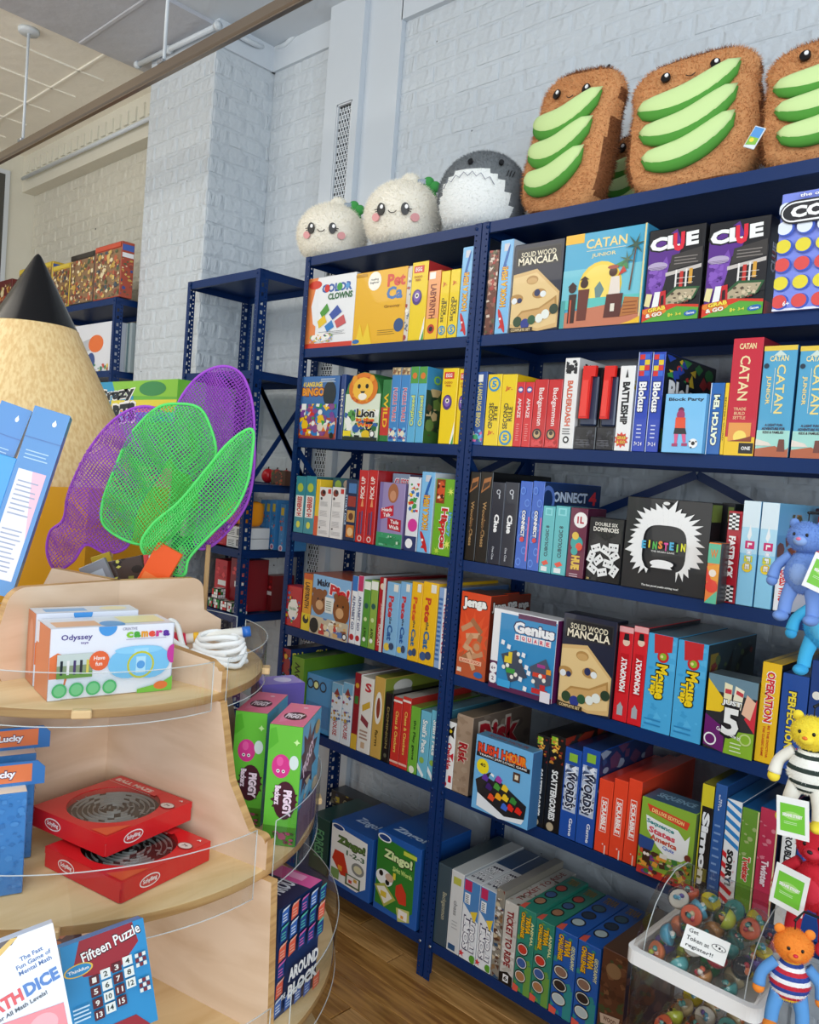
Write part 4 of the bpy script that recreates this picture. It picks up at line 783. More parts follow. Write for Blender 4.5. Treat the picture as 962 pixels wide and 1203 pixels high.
game('R5', Z5, 849, 884.5, 398, 'tall crimson settlers spine with cream capitals and a yellow sunset foot', 'c9283c', [T('CATAN', .5, .93, .56, .05, 'f0d8a0', 0, None, .04), vspine('CATAN', 'f2dca8', None, .34, .38, x=.46, y=.66, rot=-90, b=.02), T('TRADE\nBUILD\nSETTLE', .42, .36, .42, .10, 'f0c89a', 0, None, .02), Q(0, 0, 1, .16, 'f0c41c'), Q(.1, .12, .85, .28, 'e89a4a'), C(.5, .16, .22, 'f8dc6a'), Q(0, .0, 1, .12, 'f0c41c'), P([(.1, .12), (.9, .12), (.9, .17), (.5, .14)], '8a3a20'), Q(.5, .02, .98, .11, '16161a'), T('ONE', .74, .065, .3, .03, W_)], side='8a1c28', top='a8202c', group=g, d=.3)
def cj(a, c, yt, lab, sh='R5'):
    F = [Q(0, .955, 1, 1, 'e8c84a'), Q(0, .0, 1, .24, 'a8dcd0'), T('CATAN', .48, .885, .56, .05, 'f4e2a0', 0, None, .03), P([(.3, .91), (.5, .96), (.7, .91)], 'cfe0d8'), vspine('CATAN', 'f2dc8a', None, .26, .44, x=.58, y=.61, rot=-90, b=.015), Q(.38, .4, .395, .8, 'e8ecd8'), vspine('JUNIOR', 'f0d88a', None, .16, .26, x=.22, y=.6, rot=-90), T('A LIGHT FUN\nADVENTURE FOR\nKIDS & FAMILIES', .5, .255, .7, .09, '4a2c34', 0, None, .03), C(.12, .82, .08, '2c3a4a'), Q(0, 0, 1, .07, 'b8684a'), P([(0, .07), (.6, .1), (.9, .05), (1, .09), (1, 0), (0, 0)], 'b8684a'), P([(.66, .05), (.9, .05), (.86, .16), (.7, .16)], '7a4a40'), P([(0, .16), (.4, .13), (.5, .1), (0, .1)], 'e8dcd0')]
    game(sh, Z5, a, c, yt, lab, '56a6cc', F, side='2c5c84', top='4a8aa8', group=g, d=.3)
cj(886, 925, 407, 'turquoise island spine with a desert scene foot, beside the crimson spine')
cj(928, 968, 407, 'turquoise island spine with a desert scene foot, second, near the photo edge')
cj(971, 1012, 407, 'turquoise island spine cut off by the right photo edge')
# ---------------- right bay, third box shelf (Z4)
g = 'games on the right bay, third shelf'
for (a, c, s) in ((544, 556.5, 'left one of two black spines with orange stripes and tiny gold words'), (557, 571, 'right one of two black spines with orange stripes and tiny gold words')):
    game('R4', Z4, a, c, 554, s, '0f0d0d', [P([(.1, .76), (.8, .84), (.9, .95), (.3, .92)], 'a86a3a'), P([(.2, .79), (.75, .855), (.8, .9), (.3, .87)], '3a2418'), vspine('Wooden Chess', 'b08a5a', None, .3, .5, y=.42), P([(.35, .25), (.6, .45), (.5, .6)], '6a4a2c')], side='0c0c0e', top='100e0e', group=g)
for (a, c, s) in ((572, 586, 'left one of two dark navy mystery spines with white lettering'), (586.5, 602, 'right one of two dark navy mystery spines with white lettering')):
    game('R4', Z4, a, c, 566, s, '121c30', [Q(.0, .0, .03, 1, '4a5468'), vspine('Clue', 'f4f4f4', None, .4, .22, y=.5, rot=-90, b=.06), C(.5, .88, .16, 'd8dce4'), C(.5, .88, .11, '121c30'), Q(.56, .8, .64, .85, 'd8dce4'), vspine('One Clue', 'c8ccd4', None, .16, .16, x=.4, y=.14)], side='1c1e34', R=[C(.25, .8, .2, 'e8e8ec'), C(.25, .8, .1, '1c1e34'), N(24, 5, .02, .1, .7, .7, ['6a4a5a', '3a2a4a', '8a6a5a', '2a3a6a'], .2), C(.1, .08, .06, W_)], top='0f1220', group=g)
for (a, c, s) in ((603.5, 617.5, 'left one of two bright blue spines with ringed discs and a small word, third shelf'), (618, 631.5, 'right one of two bright blue spines with ringed discs and a small word, third shelf')):
    game('R4', Z4, a, c, 565, s, '2f62c4', [x for i in range(7) for x in (E([.3, .7][i % 2], .08+.135*i, .22, .045, '5a8ae0'), E([.3, .7][i % 2], .08+.135*i, .15, .03, '2f62c4'))]+[vspine('CONNECT', 'f4f4f8', '16204a', .3, .3, y=.52, rot=-90, b=.06), C(.5, .34, .18, 'd8343c'), Q(.9, .1, 1, .6, 'e06a9a')], side='16305c', R=[T('CONNECT', .4, .84, .7, .12, 'c8d4e8', 0, '0c1830', .05), T('4', .85, .84, .14, .16, 'd8343c', 0, None, .05), E(.06, .8, .12, .16, '5a7ac8'), E(.06, .8, .08, .11, '16305c'), N(20, 2, .02, .02, .98, .6, ['24488a', '3a6ab8'], .2)], top='14284c', group=g)
for (a, c, s) in ((632, 646, 'left one of two teal cube puzzle spines'), (646.5, 663, 'right one of two teal cube puzzle spines')):
    game('R4', Z4, a, c, 594, s, '5fbcc0', [Q(.2, .86, .8, .97, '8ad8dc'), Q(.32, .88, .68, .95, '5fbcc0'), vspine('CUBOLOGIC 8', '24444c', None, .28, .46, y=.48, rot=90), P([(.2, .16), (.6, .2), (.8, .15), (.4, .11)], 'e8543c'), Q(.2, .03, .7, .1, 'e8ecec')], side='3c949a', top='4a9ea2', group=g, d=.1)
game('R4', Z4, 664, 684, 596, 'plum spine with a bunch of coloured shapes, left of the domino box', '6a1c3c', [C(.62, .83, .4, 'f4f0ec'), T('1L', .62, .83, .4, .1, 'b8243c', 0, None, .06), vspine('HUE', 'e8c04a', None, .5, .2, y=.22, b=.08), E(.5, .5, .36, .1, '3aa6a0'), C(.4, .6, .2, 'e8c04a'), C(.65, .45, .2, 'e85a3c'), C(.4, .38, .2, '3aa6a0'), LN(.2, .02, .9, .08, 2, 'e0c8d0', .3)], side='4a1830', top='7a8a8a', group=g, d=.1)
dm = []
for i, (x, y, a) in enumerate(((.25, .52, 20), (.55, .5, -25), (.8, .42, 35), (.35, .34, 40), (.65, .3, -10), (.2, .2, -30), (.5, .16, 15), (.84, .2, 60), (.78, .56, 0), (.15, .38, 70))):
    ca, sa = math.cos(R_(a)), math.sin(R_(a)); w2, h2 = .14, .06
    dm += [P([(x+p*ca-q*sa*1, y+(p*sa+q*ca)*.62) for p, q in ((-w2, -h2*1.6), (w2, -h2*1.6), (w2, h2*1.6), (-w2, h2*1.6))], 'eeeeec')]
    dm += [C(x+.07*ca*t, y+.07*sa*t*.62, .025, K_) for t in (-1, 1)]+[C(x, y, .012, '8a8a8a')]
game('R4', Z4, 687, 727, 607, 'black box printed with a heap of white dominoes', '141416', [T('DOUBLE SIX', .5, .9, .66, .055, 'e8e4d8', 0, None, .02), T('DOMINOES', .5, .82, .74, .07, 'f0ece0', 0, None, .03)]+dm+[T('28', .1, .04, .08, .03, 'd8b86a')], side='3a3c40', top='4a4e52', d=.06, group=g)
# wild white hair portrait silhouette
def hair():
    pts = []; rh_ = random.Random(5)
    for i in range(64):
        a = R_(-64+308*i/63); tip = i % 2 == 0
        r = rh_.uniform(.46, .56) if tip else rh_.uniform(.37, .42)
        a += .10*math.copysign(1, math.cos(a))*(-1 if tip else 0)
        pts.append((.5+r*.90*math.cos(a), .54+r*.84*math.sin(a)))
    inn = []
    for i in range(24):
        a = R_(244-308*i/23); c_, s_ = math.cos(a), math.sin(a)
        inn.append((.5+.255*math.copysign(abs(c_)**.6, c_), .47+.25*math.copysign(abs(s_)**.55, s_)))
    return pts, inn
po, pi_ = hair()
F = []
for i in range(63):       # ring strips so that the shape stays simple
    a = i/63; k = a*23; j = int(min(k, 22)); t = k-j
    k2 = (i+1)/63*23; j2 = int(min(k2, 22)); t2 = k2-j2
    q = lambda j_, t_: (pi_[23-j_][0]*(1-t_)+pi_[23-min(j_+1, 23)][0]*t_, pi_[23-j_][1]*(1-t_)+pi_[23-min(j_+1, 23)][1]*t_)
    F.append(P([q(j, t), po[i], po[i+1], q(j2, t2)], 'f2f2f0'))
cols = ['4ab0d8', 'f0e02c', '4ab84a', 'f08a2c', 'e0489a', '4ab0d8', '8ad04a', 'e8e42c']
F += [T(ch, .265+.067*i, .50+(.008 if i % 2 else -.004), .052 if ch != 'i' else .02, .085, cols[i], 0, None, .06) for i, ch in enumerate('EiNSTEiN')]
F += [T('THE BRAIN GAME', .5, .435, .28, .018, 'd8d8d4'), E(.5, .31, .14, .04, 'f4f4f2'), P([(.37, .26), (.63, .26), (.58, .31), (.42, .31)], 'f4f4f2'), T('The fast paced puzzle solving race!', .5, .06, .44, .028, 'e8e8e4'), E(.5, .955, .04, .018, 'e8e8e4')]
game('R4', Z4, 728.5, 827, 583, 'large black box with a wild white hair portrait outline and rainbow word', '252527', F, side='1a1a1c', top='2a2a2c', d=.06, y=-.004, group=g, R=[Q(0, .8, 1, .98, '6a7a3a')])
game('R4', Z4, 826.5, 841, 637, 'short orange and green tumbling letters box in front of the black box edge', 'f0863a', [Q(.0, .66, 1, .98, '5fbf9a'), Q(.0, .36, 1, .6, 'e8402c'), P([(0, .6), (1, .66), (1, .36), (.4, .4)], 'f0a02c'), C(.5, .28, .5, 'e8402c'), P([(0, 0), (1, 0), (1, .22), (.5, .12)], '5fbf9a'), T('W', .5, .82, .6, .14, 'e8863a'), C(.5, .5, .3, 'f4e8d8')], side='2a2a2c', top='8a8a84', d=.05, y=-.058, ya=-.058, keep=False, group=g)
game('R4', Z4, 828, 844.5, 590, 'very dark spine with faint coloured bars, behind the letters box', '1c1c20', [Q(.5, .8, .9, .96, '6a7a3a'), Q(.5, .62, .9, .74, '5a1a24'), Q(.5, .44, .9, .56, '2a4a6a')], side='141416', group=g, y=.07, d=.2, ya=.02)
chk = [Q(.12+.25*i, y0+.022*j, .37+.25*i, y0+.022*(j+1), K_ if (i+j) % 2 else W_) for y0 in (.02, .80) for i in range(3) for j in range(8)]
game('R4', Z4, 846, 862.5, 600, 'dark red racing spine with black and white chequered ends', 'b01c2c', chk+[vspine('FASTRACK', 'f4f0ec', None, .5, .46, y=.5, rot=-90, b=.06)], side='5a1018', top='8a1822', group=g)
for (a, c, s, yt) in ((863, 883, 'left one of two pale sky blue spines with a pink and yellow word', 588), (884.5, 904.5, 'right one of two pale sky blue spines with a pink and yellow word', 590)):
    game('R4', Z4, a, c, yt, s, '8fd0ee', [Q(0, .5, 1, 1, 'b4def0'), Q(0, .75, 1, 1, 'dcecf2'), P([(.35, .66), (.5, .78), (.62, .68), (.5, .62)], 'f0f4f4'), Q(.28, .545, .82, .62, 'd0246a'), T('L', .55, .58, .26, .045, W_, -90, None, .09), Q(.4, .49, .7, .535, 'e4f0fa'), T('I', .55, .512, .2, .02, 'f4f4f4', -90, '6aa0d0', .09), Q(.3, .42, .78, .48, 'd8d83a'), T('F', .54, .45, .26, .045, W_, -90, '6a7a2a', .07), C(.52, .37, .3, 'f2d020'), T('E', .52, .375, .26, .05, 'f4ece0', -90, '8a7a1a', .07)], side='6ab0d8', top='cfdde4', R=[Q(0, 0, 1, .7, '5aa0cc'), N(20, 2, .02, .1, .6, .9, ['6a4a2c', '3a5a3a', 'a88a5a'], .2)], group=g)
game('R4', Z4, 907, 926, 657, 'white guessing game spine with red outlined word, in front of the racks of discs', 'eef0f4', [vspine('GUESS WHO', 'd8242c', W_, .5, .62, y=.5, rot=-90, b=.05)], side='e4e6ea', R=[T('GUESS', .45, .5, .5, .3, 'd8242c', 90, None, .05), T('Who', .1, .85, .12, .1, 'd8242c')], top='dfe2e6', group=g, d=.2)
e = empty('disc_rack_game', (Xat(926, .1, Z4)+.125, .235, Z4+.0005)); tag(e, 'orange and blue upright plastic strips of a disc dropping game, at the right edge', 'game', g)
for k in range(6):
    b = MB(); b.box((-.115+k*.036, -.012, 0), (-.115+k*.036+.028, .012, .232), hx('e8431c' if k % 2 == 0 else '2a52c0'), ch=.003)
    for q in range(5): b.tube([(-.101+k*.036, -.013, .03+q*.042), (-.101+k*.036, -.0135, .03+q*.042)], .008, hx('b8300f' if k % 2 == 0 else '1c3a90'), n=10)
    b.build('strip', M['plastic'], e)
b = MB(); b.box((-.12, -.02, .234), (.105, .02, .25), hx('3a1c24'), ch=.002); b.build('top_bar', M['plastic'], e)
# ---------------- right bay, fourth box shelf (Z3)
g = 'games on the right bay, fourth shelf'
jf = [P([(0, 0), (1, 0), (1, .5), (.0, .3)], 'c25a34'), star(.5, .45, .8, 14, 'e8562a', .5), T('Jenga', .48, .87, .8, .14, 'f4f4f0', 3, '1a1a1c', .08)]
for i, (x, y, a) in enumerate(((.3, .6, 30), (.6, .62, -40), (.5, .5, 10), (.35, .42, 60), (.7, .42, 75), (.45, .33, -20), (.65, .28, 20), (.3, .24, 40), (.5, .2, -60))):
    ca, sa = math.cos(R_(a)), math.sin(R_(a)); jf.append(P([(x+p*ca-q*sa, y+(p*sa+q*ca)*.45) for p, q in ((-.24, -.07), (.24, -.07), (.24, .07), (-.24, .07))], ['c8926a', 'a86e48', 'd8a880'][i % 3]))
jf += [C(.66, .38, .17, 'd86a3a'), C(.66, .38, .1, 'c8926a'), Q(.1, .17, .86, .22, 'f0c0a0'), T('BLOCK STACK', .48, .195, .7, .03, 'c84a24'), Q(.05, .05, .2, .1, 'e8d8c8'), E(.78, .06, .15, .035, '2a6ab0')]
for k, (a, c, yt) in enumerate(((535, 569, 694), (563, 583, 694), (580, 598, 696))):
    game('R3', Z3, a if k == 0 else a, c, yt, ['orange block tower box with a burst of wooden bricks, front one', 'orange block tower box, second one, half behind the first', 'orange block tower box, third one, showing only its dark top'][k], 'e0481e', jf if k == 0 else jf[2:3], side='7a2c18', top='5a2a1c', R=[T('Jenga', .5, .86, .8, .12, 'e8e4e0', 0, K_, .06)], d=.09, ya=[.004, .10, .20][k], y=[.004, .10, .20][k], group=g, keep=False)
gs = [Q(0, 0, .12, 1, 'f0f0f2'), Q(0, 0, .12, .34, '5a1c4c'), C(.06, .25, .07, 'f4f4f4'), T('6+', .06, .25, .07, .04, '5a1c4c'), C(.06, .12, .07, 'f4f4f4'), T('2', .06, .12, .04, .05, '5a1c4c'), Q(.12, .06, 1, .96, '2b8cc4'), Q(0, 0, 1, .06, '5a1c4c'), Q(.4, .93, .98, .99, '5a1c4c'), T('Genius', .66, .82, .62, .14, 'f4f4f6', 0, '1a2a5a', .07)]
gs += [Q(.37+.095*i, .66, .455+.095*i, .735, 'f4ecec') for i in range(6)]+[T(ch, .412+.095*i, .697, .05, .05, 'd83a5a', 0, None, .05) for i, ch in enumerate('SQUARE')]
gs += [P([(.18, .45), (.42, .54), (.62, .24), (.34, .12)], '3c4658'), P([(.64, .38), (.88, .52), (.98, .36), (.98, .22), (.76, .14)], '4a5266')]
gs += [Q(.24, .36, .36, .44, 'e8cc2c'), Q(.3, .4, .36, .5, 'e8cc2c'), Q(.28, .24, .42, .3, '3a9a3a'), Q(.7, .28, .9, .33, 'd8402c'), Q(.7, .08, .94, .14, 'c8282c'), Q(.82, .14, .9, .2, 'c8282c'), Q(.9, .34, .97, .4, 'e89a2c'), Q(.16, .05, .36, .14, '3aa8e0'), Q(.76, .4, .88, .44, 'a83a8a')]
gs += [C(x, y, .028, 'f4f0e4') for x, y in ((.3, .33), (.38, .2), (.44, .24), (.24, .3), (.5, .42), (.46, .5), (.82, .3), (.72, .22), (.88, .26))]+[P([(x-.03, y-.02), (x+.025, y-.03), (x+.035, y+.025), (x-.02, y+.035)], 'f0f2f4') for x, y in ((.2, .6), (.3, .56), (.54, .5), (.6, .36), (.64, .3), (.52, .2), (.6, .1))]+[Q(.84, .0, .99, .13, 'e8e4ec')]
game('R3', Z3, 573.5, 647.5, 714, 'blue box with a white left band and polyomino trays, between the orange and dark boxes', 'f0f0f2', gs, side='5a1c4c', top='dcdce0', d=.06, y=-.02, ya=-.02, group=g, keep=False)
mancala('R3', Z3, 653.5, 715.5, 719, 'dark stones and pits game box with wooden board, lower one beside the blue tray game', d=.06, y=-.006, ya=-.006, group=g, keep=False)
for (a, c, s) in ((718.5, 735, 'left one of two bright red property game spines, lower right bay'), (735.5, 752, 'right one of two bright red property game spines, lower right bay')):
    game('R3', Z3, a, c, 735, s, 'd8202a', [Q(0, .94, 1, 1, 'e8a8a8'), C(.55, .84, .25, 'e8c8b0'), P([(.35, .86), (.75, .86), (.7, .93), (.4, .93)], '1a1a1c'), Q(.22, .3, .8, .72, 'c0141e'), vspine('MONOPOLY', 'f4f0ee', None, .42, .36, x=.52, y=.5, rot=90, b=.06), Q(.3, .07, .7, .17, 'a8acb0'), P([(.35, .17), (.5, .21), (.65, .17)], 'a8acb0')], side='2c2c30', top='4a3a40', group=g)
for (a, c, s, rr_) in ((752.5, 786, 'left one of two sky blue contraption game spines with yellow words', 0), (787, 822, 'right one of two sky blue contraption game spines, its dark drawn side showing', 1)):
    mt = [Q(0, 0, 1, 1, '4aaadc'), N(26, 7, .02, .02, .98, .98, ['3f9ed2', '58b6e4'], .3), P([(.2, 1), (.85, 1), (.85, .84), (.25, .8)], 'c8282c'), C(.56, .78, .2, 'c8282c'), C(.56, .78, .12, '8ab82c'), C(.52, .78, .05, 'e8dc8a'), vspine('Mouse', 'f4d21c', '1a1a1c', .4, .36, x=.56, y=.52, rot=-90, b=.06), vspine('Trap', 'f4d21c', '1a1a1c', .3, .22, x=.3, y=.48, rot=-90, b=.06), LN(.1, .06, .9, .16, 2, '2c86bc', .3)]
    game('R3', Z3, a, c, 743 if rr_ == 0 else 751, s, '4aaadc', mt, side='22343c', R=[P([(.05, .5), (.3, .6), (.5, .9), (.46, .5), (.7, .86), (.9, .9), (.9, .84), (.74, .78), (.56, .4), (.4, .46), (.3, .54), (.06, .44)], '0e1418'), Q(.05, .3, .2, .9, '7a6a2c'), N(20, 3, .05, .05, .95, .95, ['3a4a50', '6a2c2c', '4a5a3a'], .14)], top='4a6a7a', group=g)
game('R3', Z3, 825, 883, 790, 'five question quick fire box in yellow, purple, green and red wedges', '2a2a2e', [Q(0, .78, 1, 1, '6a8a9a'), P([(0, .5), (0, .93), (.46, .62), (.3, .52)], 'f0c824'), P([(0, .46), (0, .05), (.42, 0), (.4, .32)], '6a1c6a'), P([(.42, 0), (1, 0), (1, .34), (.46, .3)], '8ab82c'), P([(.78, .5), (1, .78), (1, .34)], 'd82c3c'), P([(.34, .66), (.5, .64), (.5, .9), (.34, .92)], 'f0e8c0'), P([(.52, .62), (.7, .6), (.74, .86), (.56, .9)], 'f4ecd0'), P([(.72, .56), (.9, .5), (.98, .74), (.8, .82)], 'f0c0a0'), Q(.36, .78, .49, .84, 'c83a44'), P([(.58, .8), (.72, .77), (.73, .82), (.59, .85)], 'c83a44'), T('5', .52, .42, .34, .36, 'f4f4f0', 0, '141416', .05), T('JUST', .52, .66, .4, .08, 'f4f4f0', 0, K_, .06), C(.14, .14, .13, 'f4f4f4'), C(.14, .14, .10, '6a1c6a'), C(.84, .24, .12, 'c8dc8a'), C(.84, .24, .09, '8ab82c'), LN(.55, .05, .8, .2, 3, 'dcecc0', .3), T('Can You Name It?', .5, .27, .5, .05, W_, -14)], side='101012', top='4a565c', d=.07, y=-.004, group=g, keep=False)
game('R3', Z3, 885, 907.5, 777, 'yellow doctor game spine with tall red letters', 'f2c018', [vspine('OPERATION', 'd8202c', W_, .42, .5, x=.5, y=.66, rot=-90, b=.05), vspine('BE THE DOCTOR', 'c8281c', None, .12, .32, x=.62, y=.22), vspine('THIS CLASSIC GAME', 'c8281c', None, .12, .3, x=.38, y=.22)], side='1c1810', top='d8b01c', Tp=[Q(.3, .0, .4, .9, '8a7418')], group=g, d=.3)
game('R3', Z3, 909, 940, 790, 'blue shape matching box with yellow striped capitals', '1c4a98', [vspine('PERFECTION', 'f2d83a', '0c1430', .3, .6, x=.44, y=.52, rot=-90, b=.05), P([(.2, .1), (.8, .26), (.6, .04), (.5, .2)], 'd8343c'), C(.75, .5, .14, 'c8342c')], side='14305c', top='1c3a68', group=g, d=.25)
game('R3', Z3, 941, 985, 775, 'darker blue box at the far right end of the fourth shelf', '163a7c', [C(.2, .7, .12, 'e8e4d8'), N(16, 5, .05, .05, .95, .95, ['1c4a98', '10306a', 'd8d4c8'], .2)], side='12284c', top='1c3460', group=g)
# ---------------- right bay, fifth box shelf (Z2)
Z2R = Z2
g = 'games on the right bay, fifth shelf'
game('R2', Z2, 509, 530, 843, 'white tile game spine with black shapes and red script, left end beside the divider', 'f0efec', [P([(.2, .95), (.5, .9), (.9, .96), (.8, .84), (.9, .76), (.5, .8), (.15, .74), (.3, .84)], '141416'), C(.5, .86, .14, 'e8c82c'), vspine('Qwirkle', 'c8182c', None, .55, .4, x=.45, y=.48, rot=-90, b=.05), C(.25, .06, .22, 'c8182c'), Q(.6, .1, .9, .2, 'c8182c'), P([(.6, .5), (.95, .55), (.95, .42)], 'c8182c')], side='c8c4c0', group=g, top='8a7a68')
game('R2', Z2, 530.5, 549, 838, 'tan world conquest spine with red word, its long side lettered too', 'a8907a', [vspine('Risk', 'b01c28', 'd8c8b8', .55, .26, x=.5, y=.52, rot=-90, b=.05), N(20, 5, 0, 0, 1, 1, ['b09a84', '9a826c'], .4)], side='6a5a4e', R=[N(30, 5, 0, 0, 1, 1, ['7a6a5c', '5a4c42', '8a7a68'], .3), T('Risk', .44, .72, .66, .36, 'a81c28', 0, 'c8b8a8', .06)], top='7a6a58', group=g)
rh = [T('RUSH HOUR', .48, .84, .86, .13, 'e8401c', 0, '1a1a20', .06), T('HOUR', .73, .84, .36, .12, 'f08a1c', 0, None, .05), P([(.03, .72), (.97, .72), (.97, .78), (.03, .78)], '1a1a20'), T('TRAFFIC JAM LOGIC GAME', .5, .75, .84, .035, 'e8e8e8'), C(.16, .6, .11, 'f0dc1c'), T('40', .16, .62, .1, .05, K_), P([(.05, .4), (.3, .56), (.96, .3), (.94, .12), (.6, .06), (.1, .24)], '1c1e24'), P([(.1, .06), (.5, .0), (.9, .05), (.94, .12), (.6, .06), (.1, .24)], 'e8ecf0'), Q(.7, .56, .82, .68, '4a2c20'), Q(.73, .59, .79, .65, 'e8dcc0')]
for (x, y, c_) in ((.22, .46, '5a2ca0'), (.34, .5, '6ab0d8'), (.46, .5, 'a83aa0'), (.3, .36, '3a1c6a'), (.44, .4, '4a9a3a'), (.58, .42, 'f0c82c'), (.48, .28, 'f0a81c'), (.6, .3, 'f0c82c'), (.74, .3, '3a8a3a'), (.7, .2, 'e0281c'), (.84, .2, 'e0281c'), (.6, .18, '3a6ad0'), (.36, .24, 'e8502c')):
    rh += [P([(x-.06, y-.02), (x+.04, y-.04), (x+.07, y+.02), (x-.03, y+.05)], c_), P([(x-.03, y+.03), (x+.03, y+.01), (x+.04, y+.04), (x-.01, y+.06)], 'f4f4f4' if c_ == '6ab0d8' else c_)]
game('R2', Z2, 553, 619, 862, 'light blue traffic jam puzzle box with little coloured cars', '6fb4e4', rh, side='3a6a98', top='5a88a8', Tp=[T('RUSH HOUR', .5, .5, .7, .4, '8a4a44')], d=.048, y=-.048, ya=-.048, group=g, keep=False)
_last[('R2', 0.0)] = Xat(622, .004, Z2)
for (a, c, s) in ((620, 637, 'left one of two black list game spines with gold stars and white letters'), (637.5, 655, 'right one of two black list game spines with gold stars and white letters')):
    game('R2', Z2, a, c, 862, s, '121214', [star(.4, .86, .3, 5, 'e8a83a'), Q(.1, .9, .5, .98, '8ab82c'), N(18, 6, .05, .7, .95, .98, ['c8822c', 'e8c85a', '8a2c1c'], .3), vspine('SCATTERGORIES', 'f0f0ec', None, .42, .52, y=.38, rot=-90, b=.05), C(.45, .05, .24, 'b8a88a')], side='1a1612', R=[N(26, 5, 0, .5, 1, 1, ['c8923a', '4a3a1c', '8a2c1c', '2a2a2c'], .3)], top='1c1814', group=g)
for (a, c, s) in ((655.5, 674.5, 'left one of two blue spines with a white silver scribble name'), (675, 695.5, 'right one of two blue spines with a white silver scribble name')):
    game('R2', Z2, a, c, 877, s, '1c4ea4', [Q(.1, .3, .9, .82, 'b8c4d8'), N(40, 8, .1, .32, .9, .82, ['e8ecf4', '3a4a6a', '8a9ab8', '1a2438'], .4), vspine('WORDS', '16203a', 'e8ecf4', .5, .4, y=.55, rot=-90, b=.05), Q(.3, .86, .8, .95, '8ab83a'), vspine('Game', 'e8ecf4', None, .2, .2, x=.7, y=.14)], side='16305c', R=[N(50, 4, 0, 0, 1, 1, ['2c4a7a', '8a9ab0', '1a2438', '5a3a5a'], .24)], top='1c3464', group=g)
for (a, c, s) in ((697, 713.5, 'first of three orange red word tile game boxes'), (714, 730, 'second of three orange red word tile game boxes'), (730.5, 746, 'third of three orange red word tile game boxes, beside the picture box')):
    game('R2', Z2, a, c, 914, s, 'ea4628', [Q(.26, .29, .74, .76, 'f4d8d0'), Q(.3, .3, .7, .75, 'ea4628'), vspine('SCRABBLE', 'f8f4f0', None, .34, .4, y=.52, rot=-90, b=.05), Q(.72, .0, .8, .12, 'f0d8d0'), C(.6, .13, .05, 'f0d8d0')], side='c03a20', top='d83c22', group=g, d=.325)
sq = [Q(0, 0, 1, 1, '8ab03a'), Q(0, 0, 1, .10, 'c8342c'), P([(.1, .93), (.9, .86), (.86, .76), (.5, .80), (.16, .84)], 'd8442c'), T('DELUXE EDITION', .5, .845, .6, .05, 'f4d88a', -6), P([(.1, .78), (.4, .74), (.7, .72), (.84, .62), (.92, .7), (.9, .4), (.8, .34), (.55, .32), (.35, .42), (.14, .6)], 'eef0ee'), P([(0, .5), (.3, .48), (.26, .34), (.06, .3), (0, .36)], '2a4a8a')]
sq += [T('Sequence', .38, .69, .52, .07, '3a8a8a', -6, None, .05), T('States', .42, .6, .5, .08, 'd84a5a', -5, None, .05), T('America', .46, .51, .5, .07, 'c84a2c', -5, None, .05), T('Quiz', .56, .43, .22, .05, '4a6ac8', -5)]
sq += [N(60, 31, .02, .02, .98, .34, ['c8502c', '4a2c20', '6a3a8a', 'e8a03a', '3a7a3a', 'd8c8a0'], .13), Q(.1, .18, .24, .34, '3a2018'), C(.14, .28, .03, 'f4e8e0'), C(.2, .28, .03, 'f4e8e0'), star(.84, .12, .09, 5, 'f4c83a'), C(.92, .42, .06, '6a2c20'), Q(.42, .3, .56, .36, 'e8e4d8')]
game('R2', Z2, 747, 810, 935, 'green geography quiz box with a white map and cartoon produce', '8ab03a', sq, side='1c4a3a', top='3f5f78', Tp=[T('SEQUENCE', .5, .5, .7, .4, '8ab0c8')], d=.09, y=-.012, ya=-.012, group=g, keep=False)
_last[('R2', 0.0)] = Xat(814, .004, Z2)
game('R2', Z2, 814, 828, 920, 'yellow and black memory light game spine with white outlined capitals', '141416', [Q(0, .8, 1, 1, 'd8c82c'), Q(0, 0, .1, 1, 'd8c82c'), vspine('Simon', 'f4f4f4', None, .62, .66, y=.42, rot=-90, b=.07)], side='2a2a1c', top='8a842c', group=g)
game('R2', Z2, 828.5, 842, 920, 'steel blue naval spine with small white capitals', '2a5a9c', [T('SEA\nBATTLE', .5, .84, .28, .14, 'e8ecf4', -90), LN(.2, .1, .8, .7, 9, '7a9ac8', .25)], side='183c6c', top='24548c', group=g)
st = [P([(0, .62+.09*i), (1, .54+.09*i), (1, .585+.09*i), (0, .665+.09*i)], '2a84c8') for i in range(5)]+[P([(0, .06+.1*i), (.75, .0+.1*i), (.85, .04+.1*i), (0, .11+.1*i)], 'd0202c') for i in range(5)]
game('R2', Z2, 843, 860.5, 938, 'white board race spine with blue and red slanting stripes and black word', 'f0f0f0', st+[Q(.3, .2, .8, .52, 'f0f0f0'), vspine('SORRY!', '141416', None, .44, .34, x=.52, y=.36, rot=-90, b=.08)], side='1c4a78', top='2a6aa0', group=g)
for (a, c, s, c0, t0) in ((861, 881, 'green shrink wrapped floor game spine with red script', '6a9a34', 'd8342c'), (881.5, 903, 'crimson shrink wrapped game spine with white script', 'c03050', 'f0dce0')):
    game('R2', Z2, a, c, 948, s, c0, [N(36, 9, .02, .5, .98, .98, [c0, 'a8b87a' if c0[0] == '6' else 'd87a8a', c0], .3), vspine('Twister', t0, 'f0ecd8' if c0[0] == '6' else 'a02040', .4, .24, y=.42, rot=-90, b=.05), Q(.92, 0, 1, 1, 'e8e0a8')], side='14284c', top='1f5a94', group=g)
game('R2', Z2, 908, 925, 962, 'white popper game spine at the right end of the fifth shelf', 'e8e8e6', [vspine('TROUBLE', '2a2a2e', W_, .5, .3, y=.76, rot=-90, b=.06)], side='c8c8c8', top='dcdcda', group=g)
